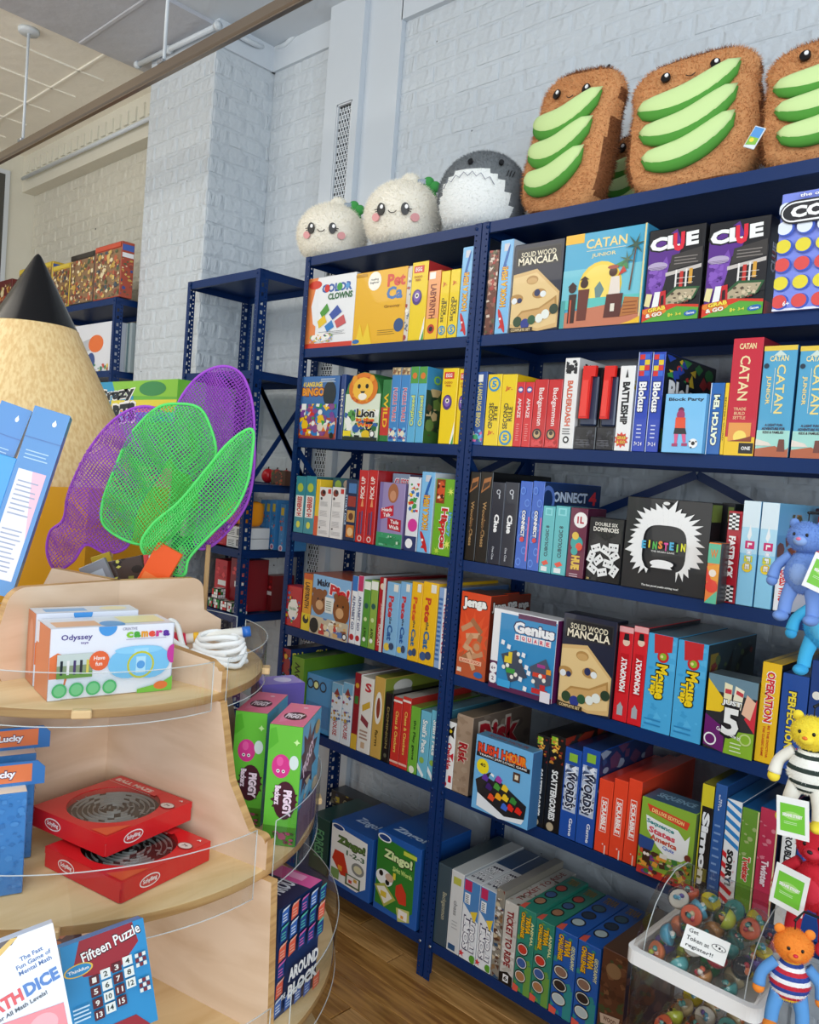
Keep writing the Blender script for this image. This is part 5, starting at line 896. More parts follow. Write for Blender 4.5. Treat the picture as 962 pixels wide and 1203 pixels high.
game('R2', Z2, 926, 1010, 960, 'plain blue box behind the hanging plush toys, fifth shelf right end', '1c4690', [LN(.1, .2, .9, .8, 4, '3a6ab8', .2)], side='14305c', top='1c3a68', group=g)
# ---------------- right bay, bottom shelf (Z1)
g = 'games on the right bay, bottom shelf'
game('R1', Z1, 508, 523, 1013, 'dark teal grey spine with gold script at the left end of the bottom shelf', '3a4c56', [vspine('Backgammon', 'a8a48a', None, .4, .34, x=.6, y=.5)], side='2c3a42', top='3c4a50', group=g)
game('R1', Z1, 523.5, 538, 1021, 'plain white spine with a small script title, bottom shelf', 'd4d4d2', [Q(.2, .84, .8, .93, 'b8b84a'), vspine('chess', '8a8a8a', None, .3, .18, y=.55), Q(.15, .03, .7, .1, '24507a'), LN(.3, .3, .8, .42, 3, 'a8a8a8', .3)], side='a8acae', top='c4c6c4', group=g)
for (a, c, s, yt) in ((538.5, 557, 'left one of two white and blue sorting game spines', 1031), (557.5, 575, 'right one of two white and blue sorting game spines', 1041)):
    game('R1', Z1, a, c, yt, s, 'e6e8ea', [P([(.0, 1), (1, 1), (1, .52), (.5, .6), (0, .7)], '4a82bc'), Q(.05, .86, .5, .99, 'c02a5a'), Q(.1, .7, .45, .83, 'e8ecf0'), LN(.14, .71, .42, .82, 5, '1a1a1c', .4), P([(.5, .62), (.95, .66), (.8, .5)], 'e8c83a'), vspine('SORT', 'f4f4f6', '2a1a4a', .34, .4, x=.34, y=.34, rot=90, b=.07), vspine('IT OUT', 'f4f4f6', '2a1a4a', .3, .4, x=.72, y=.34, rot=90, b=.07), C(.85, .06, .2, '5a9a2c'), star(.15, .07, .2, 5, 'd8343c', .4)], side='b8bcc0', top='d8dadc', Tp=[Q(0, .5, 1, 1, '2c4a70'), T('SORT\nIT OUT', .5, .25, .8, .3, 'f4f4f6', 0, '241a3a', .06)], group=g)
game('R1', Z1, 575.5, 585, 1043, 'narrow spine with a collage of station photographs, left of the railway game', '8a8478', [N(60, 9, 0, 0, 1, 1, ['5a3a2c', 'c8b89a', '2a4a6a', '8a6a4a', 'd8d4cc', '6a2c24'], .6)], side='8a8478', group=g, top='8a8680')
game('R1', Z1, 585.5, 601, 1057, 'pale marbled railway game spine with dark red vertical capitals', 'c8c4bc', [N(30, 5, 0, 0, 1, 1, ['d8d4cc', 'b4aea4', 'e0dcd6'], .5), vspine('TICKET TO RIDE', '8a1c20', None, .5, .68, x=.5, y=.56, rot=-90, b=.05), P([(.0, .0), (1, .0), (1, .12), (.6, .16), (0, .12)], '141416'), P([(.3, .03), (.7, .03), (.7, .12), (.3, .12)], 'f0f0f0'), T('6', .5, .075, .3, .06, K_)], side='a8a49c', top='b8b4ac', Tp=[T('TICKET TO RIDE', .5, .5, .4, .8, '8a2c2c', 90), N(16, 4, 0, 0, 1, 1, ['a89a8a', '5a4a3a'], .4)], group=g)
def trivia(a, c, yt, lab, bg, b2, t2):
    F = [N(24, 9, .02, .02, .98, .98, [bg, b2], .4), Q(.6, 0, .98, .36, b2), vspine('TRIVIA', 'f0b820', '4a2a10', .28, .2, x=.6, y=.82, rot=-90, b=.06), vspine('CHALLENGE', 'f0b820', '4a2a10', .22, .3, x=.3, y=.8, rot=-90, b=.06), vspine(t2, 'e8e8a8', None, .16, .28, x=.86, y=.74)]
    for i, cc in enumerate(('c83a2c', '3a5a9a', 'a8744c') if t2 == 'ANIMAL' else ('8a6a5a', '2a2424', 'b8c4c4')): F += [E(.4, .52-.16*i, .34, .075, K_), E(.4, .52-.16*i, .3, .062, 'd8dcd4'), E(.4, .52-.16*i, .26, .052, cc)]
    F += [P([(0, .0), (.3, .0), (.34, .07), (0, .09)], 'e05a4a')]
    Tt = [P([(0, 0), (.3, 0), (.2, .14), (0, .1)], 'e05a4a')]+[x for i in range(3) for x in (E(.4, .25+.2*i, .3, .085, K_), E(.4, .25+.2*i, .24, .065, ['a87a5a', '3a5a8a', 'b84a3a'][i] if t2 == 'ANIMAL' else ['b8c8c8', '24344a', '3a5a6a'][i]))]+[T('TRIVIA', .5, .86, .6, .14, 'a8822c')]
    game('R1', Z1, a, c, yt, lab, bg, F, Tp=Tt, side=bg, group=g, top=bg, d=.29)
trivia(602, 621.5, 1064, 'first of two green animal quiz boxes on the bottom shelf', '2c8470', '6a9a44', 'ANIMAL')
trivia(622, 643, 1078, 'second of two green animal quiz boxes on the bottom shelf', '2c8470', '6a9a44', 'ANIMAL')
trivia(644.5, 670, 1089, 'first of two blue geography quiz boxes on the bottom shelf', '1c5ab0', '2a8a8a', 'GEOGRAPHY')
trivia(671, 697, 1103, 'second of two blue geography quiz boxes on the bottom shelf', '1c5ab0', '2a8a8a', 'GEOGRAPHY')
game('R1', Z1, 699, 728, 1112, 'brown box printed with polished wood grain, right end of the visible bottom shelf', '5a3626', [N(60, 3, 0, 0, 1, 1, ['6a4430', '7a5238', '4a2c20', '3f4a2c'], .3), E(.5, .8, .3, .08, '8a6a4a'), P([(.1, .3), (.9, .34), (.84, .24), (.16, .2)], 'c8b09a'), T('WOOD', .5, .27, .5, .05, '5a2c1c')], side='3a2418', top='5a4030', R=[N(40, 3, 0, 0, 1, 1, ['6a4430', '2c2018', '4a5a34'], .2)], group=g)
# ================================================================== PLUSHES ON TOP OF THE RACKS
def fur(o, n, ln, wd, seed, droop=.35, jit=.12):
    """short fur strands scattered over the body, one joined strand mesh"""
    me = o.data; rnd = random.Random(seed); me.calc_loop_triangles()
    RM = o.rotation_euler.to_matrix() if o.parent is None else None
    tr = [(t.area, t.vertices, t.polygon_index, t.loops) for t in me.loop_triangles]
    ca = me.color_attributes['Col'].data
    cum = []; s = 0
    for t in tr: s += t[0]; cum.append(s)
    import bisect
    vs = []; fs = []; cs = []
    for k in range(n):
        i = min(bisect.bisect(cum, rnd.random()*s), len(tr)-1); t = tr[i]
        a, b_, c_ = [me.vertices[j].co for j in t[1]]
        u, v = rnd.random(), rnd.random()
        if u+v > 1: u, v = 1-u, 1-v
        p = a+(b_-a)*u+(c_-a)*v
        nr = (me.vertices[t[1][0]].normal*(1-u-v)+me.vertices[t[1][1]].normal*u+me.vertices[t[1][2]].normal*v)
        d = (nr+Vector((rnd.gauss(0, .4), rnd.gauss(0, .4), rnd.gauss(0, .4)-droop))).normalized()
        w_ = d.cross(Vector((rnd.gauss(0, 1), rnd.gauss(0, 1), rnd.gauss(0, 1)))).normalized()*wd
        L_ = ln*rnd.uniform(.6, 1.3); q = len(vs)
        if RM is not None and (RM @ (p+d*L_)).z+o.location.z < Z7+.001: continue
        vs += [p-w_-nr*.001, p+w_-nr*.001, p+d*L_]; fs.append((q, q+1, q+2))
        cc = ca[t[3][0]].color; f = 1+rnd.uniform(-jit, jit)
        cs.append((cc[0]*f, cc[1]*f, cc[2]*f))
    m_ = MB(); m_.v = vs; m_.f = fs; m_.c = cs; m_.sm = [False]*len(fs)
    return tag(m_.build('fur', M['matte'], o), kind='stuff')
def settle(o):
    RM = o.rotation_euler.to_matrix(); o.location.z = Z7+.0015-min((RM @ v.co).z for v in o.data.vertices)
def pxsize(p): return (Vector(p)-CAM).dot(fw)/FPX       # metres per pixel there
def facing(p):
    d = (CAM-Vector(p)); return math.atan2(d.x, -d.y)      # yaw so that local -y looks at the camera
def disc(b, c, u, v, n_, ru, rv, col_, off=.0, nseg=18, th=.0012):
    c = Vector(c); pts = [c+u*(ru*math.cos(2*PI*i/nseg))+v*(rv*math.sin(2*PI*i/nseg)) for i in range(nseg)]
    b.add([p+n_*(off+th) for p in pts]+[p+n_*(off-th*4) for p in pts], [tuple(range(nseg))]+[(i, i+nseg, (i+1) % nseg+nseg, (i+1) % nseg) for i in range(nseg)], hx(col_))
def ray_surface(o, x, z):
    """front surface y of a body at local x,z"""
    hit, loc, nrm, idx = o.ray_cast(Vector((x, -1, z)), Vector((0, 1, 0)))
    return (loc, nrm) if hit else (Vector((x, 0, z)), Vector((0, -1, 0)))
def stick(o, parent_b, x, z, ru, rv, c, off=.009, name=None):
    loc, nrm = ray_surface(o, x, z); u = Vector((1, 0, 0)); u = (u-nrm*u.dot(nrm)).normalized(); v = nrm.cross(u)
    if v.z < 0: v = -v
    disc(parent_b, loc, u, v, nrm, ru, rv, c, off)
    return loc, nrm, u, v
def round_plush(cx, cy, rx, rz, bottom, label, kind, yy=.105):
    p = up(cx, cy, 1, yy); s = pxsize(p); RX, RZ = rx*s, rz*s
    zc = Z7+.001+RZ*.90
    yaw = facing((p.x, yy, zc))*.62
    b = MB()
    cream = hx('f6f0e2')
    def fn(v):
        f = 1
        if v.z < -.6: v = Vector((v.x, v.y, -.6+(v.z+.6)*.55))
        v.z *= 1.12 if v.z < 0 else 1
        return v
    b.ell((0, 0, 0), (RX, RX*.86, RZ), cream, 36, 26, fn=fn)
    if kind == 'shark':
        for i, f in enumerate(b.f):
            q = sum((Vector(b.v[j]) for j in f), Vector())/len(f)
            dd = ((q.x+.01)/(RX*.83))**2+((q.z+RZ*.42)/(RZ*.80))**2
            b.c[i] = hx('eef0ee') if (dd < 1 and q.y < .02) else hx('6f7478')
    o = b.build('round_plush', M['matte'])
    o.location = (p.x, yy, zc+.004); o.rotation_euler = (0, 0, yaw)
    tag(o, label, 'plush toy', 'round plush toys on the rack tops')
    settle(o); fur(o, 15000 if kind == 'dumpling' else 15000, .012 if kind == 'dumpling' else .0085, .0007, int(cx))
    if kind == 'dumpling':
        k = RX
        for nm, xs in (('eye', -.30), ('eye', .30)):
            b = MB(); l, n_, u, v = stick(o, b, xs*k-.02*k, -.07*RZ, k*.105, k*.15, '0d0d10'); 
            disc(b, l+u*k*.03+v*k*.05, u, v, n_, k*.04, k*.05, 'ffffff', .0115)
            b.tube([l+n_*.01+u*math.copysign(k*.06, xs)*1+v*k*.0, l+n_*.011+u*math.copysign(k*.17, xs)-v*k*.01], .0016, hx('0d0d10'), 6)
            b.tube([l+n_*.01+u*math.copysign(k*.06, xs)-v*k*.04, l+n_*.011+u*math.copysign(k*.15, xs)-v*k*.07], .0014, hx('0d0d10'), 6)
            b.build(nm, M['plastic'], o)
        b = MB(); pts = []
        for i in range(9):
            t = -1+i/4; l, n_ = ray_surface(o, -.02*k+t*.10*k, -.12*RZ-.05*RZ*(1-t*t)*1.2); pts.append(l+n_*.0105)
        b.tube(pts, .0016, hx('141414'), 6); b.build('mouth', M['plastic'], o)
        for xs in (-.46, .50):
            b = MB(); stick(o, b, xs*k, -.26*RZ, k*.11, k*.10, 'e6a4a4', .0085); b.build('cheek', M['matte'], o)
        b = MB(); b.ell((k*.12, 0, RZ*.93), (k*.26, k*.24, k*.26), cream, 18, 12); tw = b.build('top_knot', M['matte'], o); fur(tw, 1500, .009, .0007, 5)
        for (dx, dz, r) in ((.62, .93, .15), (.80, .80, .15), (.60, .68, .15), (.72, .55, .14)):
            b = MB(); b.ell((k*dx, -k*.12, RZ*dz), (k*r, k*.09, k*r*.95), hx('3f9a4a'), 12, 8); b.build('leaf', M['matte'], o)
        b = MB(); b.box((k*.36, -k*.2, RZ*.86), (k*.58, -k*.19, RZ*1.0), hx('8a98a8'), ch=.001); b.build('cloth_tag', M['print'], o)
    else:
        k = RX
        for xs in (-.12, .50):
            b = MB(); stick(o, b, xs*k, .50*RZ, k*.055, k*.075, '101014'); b.build('eye', M['plastic'], o)
        b = MB(); pts = []
        for i in range(13):
            t = -1+i/6; l, n_ = ray_surface(o, -.12*k+t*.55*k, .02*RZ+.18*RZ*(1-t*t)+(.05*RZ if i % 2 else -.05*RZ)); pts.append(l+n_*.009)
        b.tube(pts, .0012, hx('8a8ea0'), 6); b.build('stitched_teeth', M['matte'], o)
        b = MB()
        for i in range(3):
            l, n_ = ray_surface(o, k*(.66+.05*i), .34*RZ); l2, n2 = ray_surface(o, k*(.64+.05*i), .20*RZ); b = MB(); b.tube([l+n_*.008, l2+n2*.008], .0016, hx('202226'), 6); b.build('gill_slit', M['matte'], o)
        b = MB(); b.ell((k*.02, k*.35, RZ*.98), (k*.16, k*.24, k*.2), hx('6f7478'), 12, 8); b.build('fin', M['matte'], o)
    return o
round_plush(391, 266, 41, 35, 300, 'cream dumpling plush with green leaves, leftmost on the rack top', 'dumpling')
round_plush(475, 243, 46, 41, 285, 'larger cream dumpling plush with green leaves, beside the grey shark plush', 'dumpling')
round_plush(569, 207, 53, 50, 260, 'round grey shark plush with a fluffy white belly', 'shark', yy=.115)
def toast(px0, px1, yt, yb, label, yy=.15, yaw=None, tilt=0, seed=1, wide=1.0, tagc=False, lean=-.12):
    cx, cy = (px0+px1)/2, (yt+yb)/2
    p = up(cx, cy, 1, yy); s = pxsize(p); a = (px1-px0)*s/2*wide; h = (yb-yt)*s/2
    zc = Z7+.001+h*1.0+abs(math.sin(tilt))*a*.62
    b = MB(); brown = hx('cf9460')
    def pw(x, e): return math.copysign(abs(x)**e, x)
    def fn(v):
        x = pw(v.x, .62); z = pw(v.z, .55); y = pw(v.y, .62)
        x *= 1-.10*math.exp(-((v.z-.18)/.2)**2)+.03*math.exp(-((v.z+.5)/.3)**2)
        return Vector((x, y*(1-.15*abs(z)), z))
    b.ell((0, 0, 0), (a, .058, h), brown, 40, 30, fn=fn)
    for i, f in enumerate(b.f):
        q = sum((Vector(b.v[j]) for j in f), Vector())/len(f)
        if abs(q.x) > a*.90 or abs(q.z) > h*.93 or q.y > .02: b.c[i] = hx('7d4a26')
    o = b.build('toast_plush', M['matte']); o.location = (p.x, yy, zc-.002)
    o.rotation_euler = (lean, tilt, yaw)
    tag(o, label, 'plush toy', 'toast plush toys on the rack tops')
    settle(o); fur(o, 22000, .011, .0008, seed, jit=.25)
    # three avocado slices, curved, each its own part
    for i in range(3):
        zc_ = h*(.30-.38*i); b = MB(); pts = []; rs = []; pin = []; rin = []
        for k in range(13):
            t = -1+k/6; x = a*(-.06+.74*t*(1-.05*i)); z = zc_+h*(.17*t*t*1.3+.17*t)-h*.10
            l, n_ = ray_surface(o, x, z); r = h*.19*math.sqrt(max(0, 1-abs(t)**2.6))+.002
            pts.append(Vector((x, l.y-.006, z))); rs.append(r)
            pin.append(Vector((x, l.y-.006-r*.36, z+h*.045))); rin.append(max(r*.80-.0015, .001))
        b.tube(pts, rs, hx('4f9636'), 14)
        for q in range(len(b.v)):
            v = b.v[q]; k = q//14; b.v[q] = (v[0], pts[min(k, 12)].y+(v[1]-pts[min(k, 12)].y)*.55, v[2])
        sl = b.build('avocado_slice', M['matte'], o)
        b = MB(); b.tube(pin, rin, hx('cde6a0'), 14)
        for q in range(len(b.v)):
            v = b.v[q]; k = q//14; b.v[q] = (v[0], pin[min(k, 12)].y+(v[1]-pin[min(k, 12)].y)*.35, v[2])
        b.build('pale_flesh', M['matte'], sl)
    for xs in (-.36, .34):
        b = MB(); l, n_, u, v = stick(o, b, xs*a, .62*h, .013, .015, '120c0a', .012)
        disc(b, l+u*.003+v*.004, u, v, n_, .005, .006, 'f4f4f4', .0145); b.build('eye', M['plastic'], o)
    b = MB(); pts = []
    for i in range(7):
        t = -1+i/3; l, n_ = ray_surface(o, t*.012, .56*h-.006*(1-t*t)); pts.append(l+n_*.012)
    b.tube(pts, .0014, hx('201008'), 6); b.build('mouth', M['plastic'], o)
    if tagc:
        e_ = MB(); e_.box((-.014, -.002, -.028), (.014, .002, .028), hx('dfe6ea'), ch=.001)
        paint(e_, [Q(.08, .5, .92, .95, '5a9ad8'), P([(.08, .5), (.92, .5), (.92, .2), (.08, .1)], '8ac04a'), C(.4, .36, .2, 'f0d84a')], (-.014, -.002, -.028), (1, 0, 0), (0, 0, 1), (0, -1, 0), .028, .056)
        e_.build('hang_tag', M['print'], o, loc=(-a*1.0, -.075, -h*.55), rot=(0, .5, 0))
    return o
toast(612, 736, 82, 250, 'brown avocado toast plush leaning left, nearest to the shark plush', yaw=-.12, tilt=.15, seed=1, lean=-.05, yy=.105)
toast(738, 896, 62, 232, 'wide brown avocado toast plush in the middle of the row', yaw=.22, tilt=-.12, seed=2, lean=-.16, yy=.12)
toast(900, 1060, 38, 200, 'brown avocado toast plush cut by the right photo edge', yaw=.2, tilt=-.08, seed=3, tagc=True, lean=-.16, yy=.12)
toast(712, 800, 118, 232, 'small part of an avocado toast plush peeking out behind the front two', yaw=0, tilt=0, seed=5, lean=-.04, yy=.31)
# ================================================================== WOODEN DISPLAY TOWER
TC = Vector((.04, -1.215, 0)); TA = Vector((.086, -1.19, 0))
T1, T2, T3, T4 = 1.2, .9, .6, .3
RT = {T1: .355, T2: .49, T3: .55, T4: .56}
tw = empty('display_tower', (TC.x, TC.y, 0)); tag(tw, 'round tiered birch plywood display tower with clear acrylic guards, lower left foreground', 'display stand')
def lc(p): return Vector(p)-Vector((TC.x, TC.y, 0))
for z, r in RT.items():
    b = MB(); b.lathe([(0, 0), (r-.002, 0), (r, -.002)], n=96); b.f = b.f; o = b.build('shelf_disc', M['plytop'], tw, loc=(0, 0, z))
    b = MB(); b.lathe([(r, -.002), (r, -.016), (r-.002, -.018), (0, -.018)], n=96); b.build('edge_band', M['plyedge'], o)
b = MB(); b.lathe([(0, 0), (.5, 0), (.5, .1), (0, .1)], n=64); b.build('plinth', M['ply'], tw)
AZ = {1: 77, 2: 3, 3: 172, 4: 257}
def board(az, poly, name='divider_board'):
    d = Vector((math.sin(R_(az)), math.cos(R_(az)), 0)); n_ = Vector((d.y, -d.x, 0)); o_ = lc(TA)
    mt = Matrix(((d.x, n_.x, 0, o_.x-n_.x*.009), (d.y, n_.y, 0, o_.y-n_.y*.009), (0, 0, 1, 0), (0, 0, 0, 1)))
    pts = [(r, z) for r, z in poly]; n = len(pts)
    # rounded: chamfer strips by inset faces
    b = MB(); vs = []
    for y in (0, .018): vs += [mt @ Vector((r, y, z)) for r, z in pts]
    b.add(vs[:n], [tuple(range(n))[::-1]]); b.add(vs[n:], [tuple(range(n))])
    o = b.build(name, M['ply'], tw)
    bm = bmesh.new(); bm.from_mesh(o.data); bmesh.ops.recalc_face_normals(bm, faces=bm.faces); bm.free()
    e_ = MB(); e_.add(vs, [(i, (i+1) % n, (i+1) % n+n, i+n) for i in range(n)]); e_.build('cut_edge', M['plyedge'], o)
    return o
def rnd_corner(cx, cz, r, a0, a1, n=7): return [(cx+r*math.cos(R_(a0+(a1-a0)*i/n)), cz+r*math.sin(R_(a0+(a1-a0)*i/n))) for i in range(n+1)]
# tall boards above the top tier
board(AZ[2], [(.0, T1), (.245, T1), (.245, T1+.075)]+[(.235, T1+.08)]+[(.20, T1+.10)]+rnd_corner(.165, T1+.142, .03, 10, 90)+[(.0, T1+.172)])
board(AZ[3], [(.0, T1), (.24, T1), (.25, T1+.02)]+[(.25, T1+.10)]+rnd_corner(.20, T1+.132, .04, 10, 90)+[(.0, T1+.172)])
board(AZ[1], [(.0, T1), (.31, T1), (.31, T1+.04)]+rnd_corner(.29, T1+.035, .012, 20, 90, 3)+[(.275, T1+.055), (.0, T1+.078)])
board(AZ[4], [(.0, T1), (.28, T1), (.28, T1+.05), (.2, T1+.172), (.0, T1+.172)])
for az in AZ.values():
    k = {77: .445, 3: .40, 172: .42, 257: .5}[az]
    board(az, [(.0, T2), (k, T2), (k, T2+.055)]+rnd_corner(k-.02, T2+.045, .015, 10, 90, 3)+[(k-.045, T2+.06), (k-.10, T2+.14), (k-.135, T1-.018), (.0, T1-.018)])
    board(az, [(.0, T3), (k+.03, T3), (k+.015, T2-.018), (.0, T2-.018)])
    board(az, [(.0, T4), (k+.1, T4), (k+.06, T3-.018), (.0, T3-.018)])
def guard(z, r, h, dn):
    for a0, a1 in ((-79, 10), (16, 84), (90, 190), (196, 274)):
        b = MB(); A0, A1 = R_(a0)+PI/2, R_(a1)+PI/2
        b.lathe([(r+.006, -dn), (r+.006, h)], n=28, a0=A0-PI/2, a1=A1-PI/2); g_ = b.build('acrylic_guard', M['acrylic'], tw, loc=(0, 0, z))
        b = MB()
        for zz in (-dn, h): b.tube([((r+.006)*math.cos(A0-PI/2+(A1-A0)*i/28), (r+.006)*math.sin(A0-PI/2+(A1-A0)*i/28), zz) for i in range(29)], .0011, n=6)
        for a in (A0, A1): b.tube([((r+.006)*math.cos(a-PI/2), (r+.006)*math.sin(a-PI/2), -dn), ((r+.006)*math.cos(a-PI/2), (r+.006)*math.sin(a-PI/2), h)], .0011, n=6)
        b.build('polished_edge', M['acrylic_edge'], g_)
for (x0, y0, x1, y1, z1) in ((-.235, -1.475, .02, -1.40, 1.314), (-.115, -1.165, .078, -1.065, 1.262)):
    b = MB(); b.box((x0-TC.x, y0-TC.y, T1+.0005), (x1-TC.x, y1-TC.y, z1), ch=.003); b.build('riser_block', M['ply'], tw)
guard(T1, .355, .062, .03); guard(T2, .49, .085, .04); guard(T3, .55, .085, .04)
for (px, py, z, r) in ((97, 832, T1, .355), (58, 1092, T2, .49), (306, 786, T1, .355), (386, 938, T2, .49)):
    q = up(px, py, 2, z-.006); d = (q-TC); d.z = 0; a = math.atan2(d.y, d.x)
    b = MB(); b.box((-.006, -.016, -.008), (.012, .016, .006), ch=.002); b.build('wooden_clip', M['plytop'], tw, loc=lc((TC.x+(r+.004)*math.cos(a), TC.y+(r+.004)*math.sin(a), z-.006)), rot=(0, 0, a))

# ---------------- oriented boxes standing on the tower
def obox(name, label, z, bl, br, ytop, xtop, d, base, F=(), R=(), L=(), Tp=(), cat='game box', group=None, h=None, lean=0, w=None, side=None, yawd=None, top=None, raise_=0):
    a = up(*bl, 2, z); c = up(*br, 2, z); u = (c-a); W2 = w or u.length; u.normalize()
    hh = h or (Zat(ytop, a.x, a.y)-z)
    yaw = math.atan2(u.y, u.x) if yawd is None else R_(yawd)
    b = MB(); b.box((0, 0, 0), (W2, d, hh), hx(base), ch=.0015)
    if side: R = [Q(.01, .01, .99, .99, side)]+list(R); L = [Q(.01, .01, .99, .99, side)]+list(L)
    if top: Tp = [Q(.01, .01, .99, .99, top)]+list(Tp)
    paint(b, F, (0, 0, 0), (1, 0, 0), (0, 0, 1), (0, -1, 0), W2, hh); paint(b, R, (W2, 0, 0), (0, 1, 0), (0, 0, 1), (1, 0, 0), d, hh)
    paint(b, L, (0, d, 0), (0, -1, 0), (0, 0, 1), (-1, 0, 0), d, hh); paint(b, Tp, (0, 0, hh), (1, 0, 0), (0, 1, 0), (0, 0, 1), W2, d)
    o = b.build(name, M['print']); o.location = (a.x, a.y, z+.0012+raise_); o.rotation_euler = (lean, 0, yaw)
    return tag(o, label, cat, group)
camF = [Q(.08, .0, 1, .0, 'eceef6'), P([(0, .02), (.0, .6), (.06, .66), (.14, .6), (.14, .3), (.1, .02)], 'e87a44'), P([(0, 0), (.1, 0), (.12, .3), (0, .3)], 'eceef6'), C(.44, .99, .13, '4a9ae0'), T('Odyssey', .2, .86, .24, .10, '4a3a8a', 0, None, .02), T('toys', .26, .78, .06, .04, '6a5aa0'), T('CREATIVE', .62, .95, .12, .04, '9a9ab0')]
for i, (ch, cc) in enumerate(zip('camera', ('8ac83a', '4aa83a', 'e8a02c', 'e8503a', 'c83a8a', '5a2a9a'))): camF.append(T(ch, .62+.062*i, .86, .058, .09, cc, 0, None, .07))
camF += [Q(.59, .79, .93, .80, 'b8b0c8'), Q(.055, .3, .33, .64, '8a9a78'), Q(.055, .48, .33, .64, 'c8d4d0'), Q(.055, .3, .33, .38, '6a9a3a')]+[Q(.08+.05*i, .35, .10+.05*i, .55, ['1c2430', 'e8e8e8', '4a3a6a', '2c2c34', 'd8c85a'][i]) for i in range(5)]
camF += [C(.38, .52, .14, 'e8683a'), T('Have\nfun', .38, .52, .09, .14, 'f8e8e0'), E(.62, .45, .17, .22, '7cc4ee'), E(.80, .45, .17, .24, '7cc4ee'), Q(.52, .3, .92, .56, '7cc4ee'), E(.7, .64, .2, .06, '8ed0f4'), Q(.66, .26, .78, .66, 'a4dcf8'), C(.72, .42, .2, 'c8c83a'), C(.72, .42, .17, '7cc4ee'), Q(.68, .3, .76, .54, 'b4e2f8'), C(.72, .42, .06, '5aa0e0'), P([(.7, 0), (1, 0), (1, .22), (.9, .12), (.7, .06)], '7ac03a'), E(.9, .09, .06, .06, 'e8742c'), E(.99, .55, .05, .14, 'c83a9a')]
camF += [x for i in range(4) for x in (C(.08+.13*i, .14, .1, '4ab86a'), C(.08+.13*i, .14, .075, '7acc8a'))]
g = 'toy camera boxes on the tower top tier'
obox('toy_camera_box', 'white and orange toy camera box in front on the top tier of the wooden tower', T1, (55, 825), (200, 810), 740, 59, .088, 'eceef6', camF, L=[Q(0, 0, 1, 1, 'd87644'), Q(0, .7, .2, 1, 'e8e8f0')], R=[Q(0, 0, 1, 1, 'e4e6f0')], Tp=[Q(0, 0, 1, 1, 'e4eaf4'), Q(.05, .1, .4, .6, 'e8b48a'), E(.5, .2, .1, .3, '4a9ae0'), Q(.6, .2, .95, .9, 'f0e8b0')], group=g, cat='toy box')
obox('toy_camera_box', 'second toy camera box standing behind the front one on the top tier', T1, (38, 807), (176, 795), 722, 50, .058, 'e4e8f2', camF[:6], w=.185, L=[Q(0, 0, 1, 1, 'cc7040'), E(.5, .5, .3, .4, 'e0906a')], Tp=[Q(0, 0, 1, 1, 'dfe6f2'), Q(.1, .2, .5, .7, '6ab0e8'), E(.78, .5, .14, .3, 'f4ecc0')], group=g, cat='toy box')
# braided cable with handles in the right sector of the top tier
e = empty('skipping_rope', (.215, -1.035, T1+.001), R_(47)); tag(e, 'coiled white skipping rope with red and blue tipped wooden handles on the top tier', 'skipping rope')
b = MB(); rr = random.Random(4)
pts = []
q0 = Vector(e.location)
for k in range(5):
    for i in range(10):
        a = 2*PI*i/10; pts.append(Vector((.012+(.055-.003*k)*math.cos(a), .0+(.026)*math.sin(a)+.004*k, .013+.011*k+.005*math.sin(a*2+k))))
b.tube(bez(pts, 3), .0055, hx('f2f2f0'), 8); b.build('coil', M['matte'], e); e.scale = (1.05, 1.05, 1.05)
b = MB(); b.tube(bez([(-.05, 0, .03), (-.085, -.01, .055), (-.09, .0, .085), (-.075, .01, .075), (-.055, .0, .03), (-.02, -.01, .03), (.03, -.02, .03)], 6), .0055, hx('f2f2f0'), 8); b.build('rope_loop', M['matte'], e)
b = MB(); b.tube([(-.06, .03, .045), (.05, .05, .062)], [.011, .011], hx('f4efe4'), 12); b.tube([(-.082, .026, .041), (-.06, .03, .045)], [.018, .013], hx('d8284a'), 12); b.tube([(-.045, .0325, .0475), (-.035, .034, .049)], .0118, hx('f0b82c'), 12); b.tube([(.05, .05, .062), (.066, .053, .065)], [.012, .011], hx('2a6ac0'), 12); b.build('handle', M['plastic'], e)

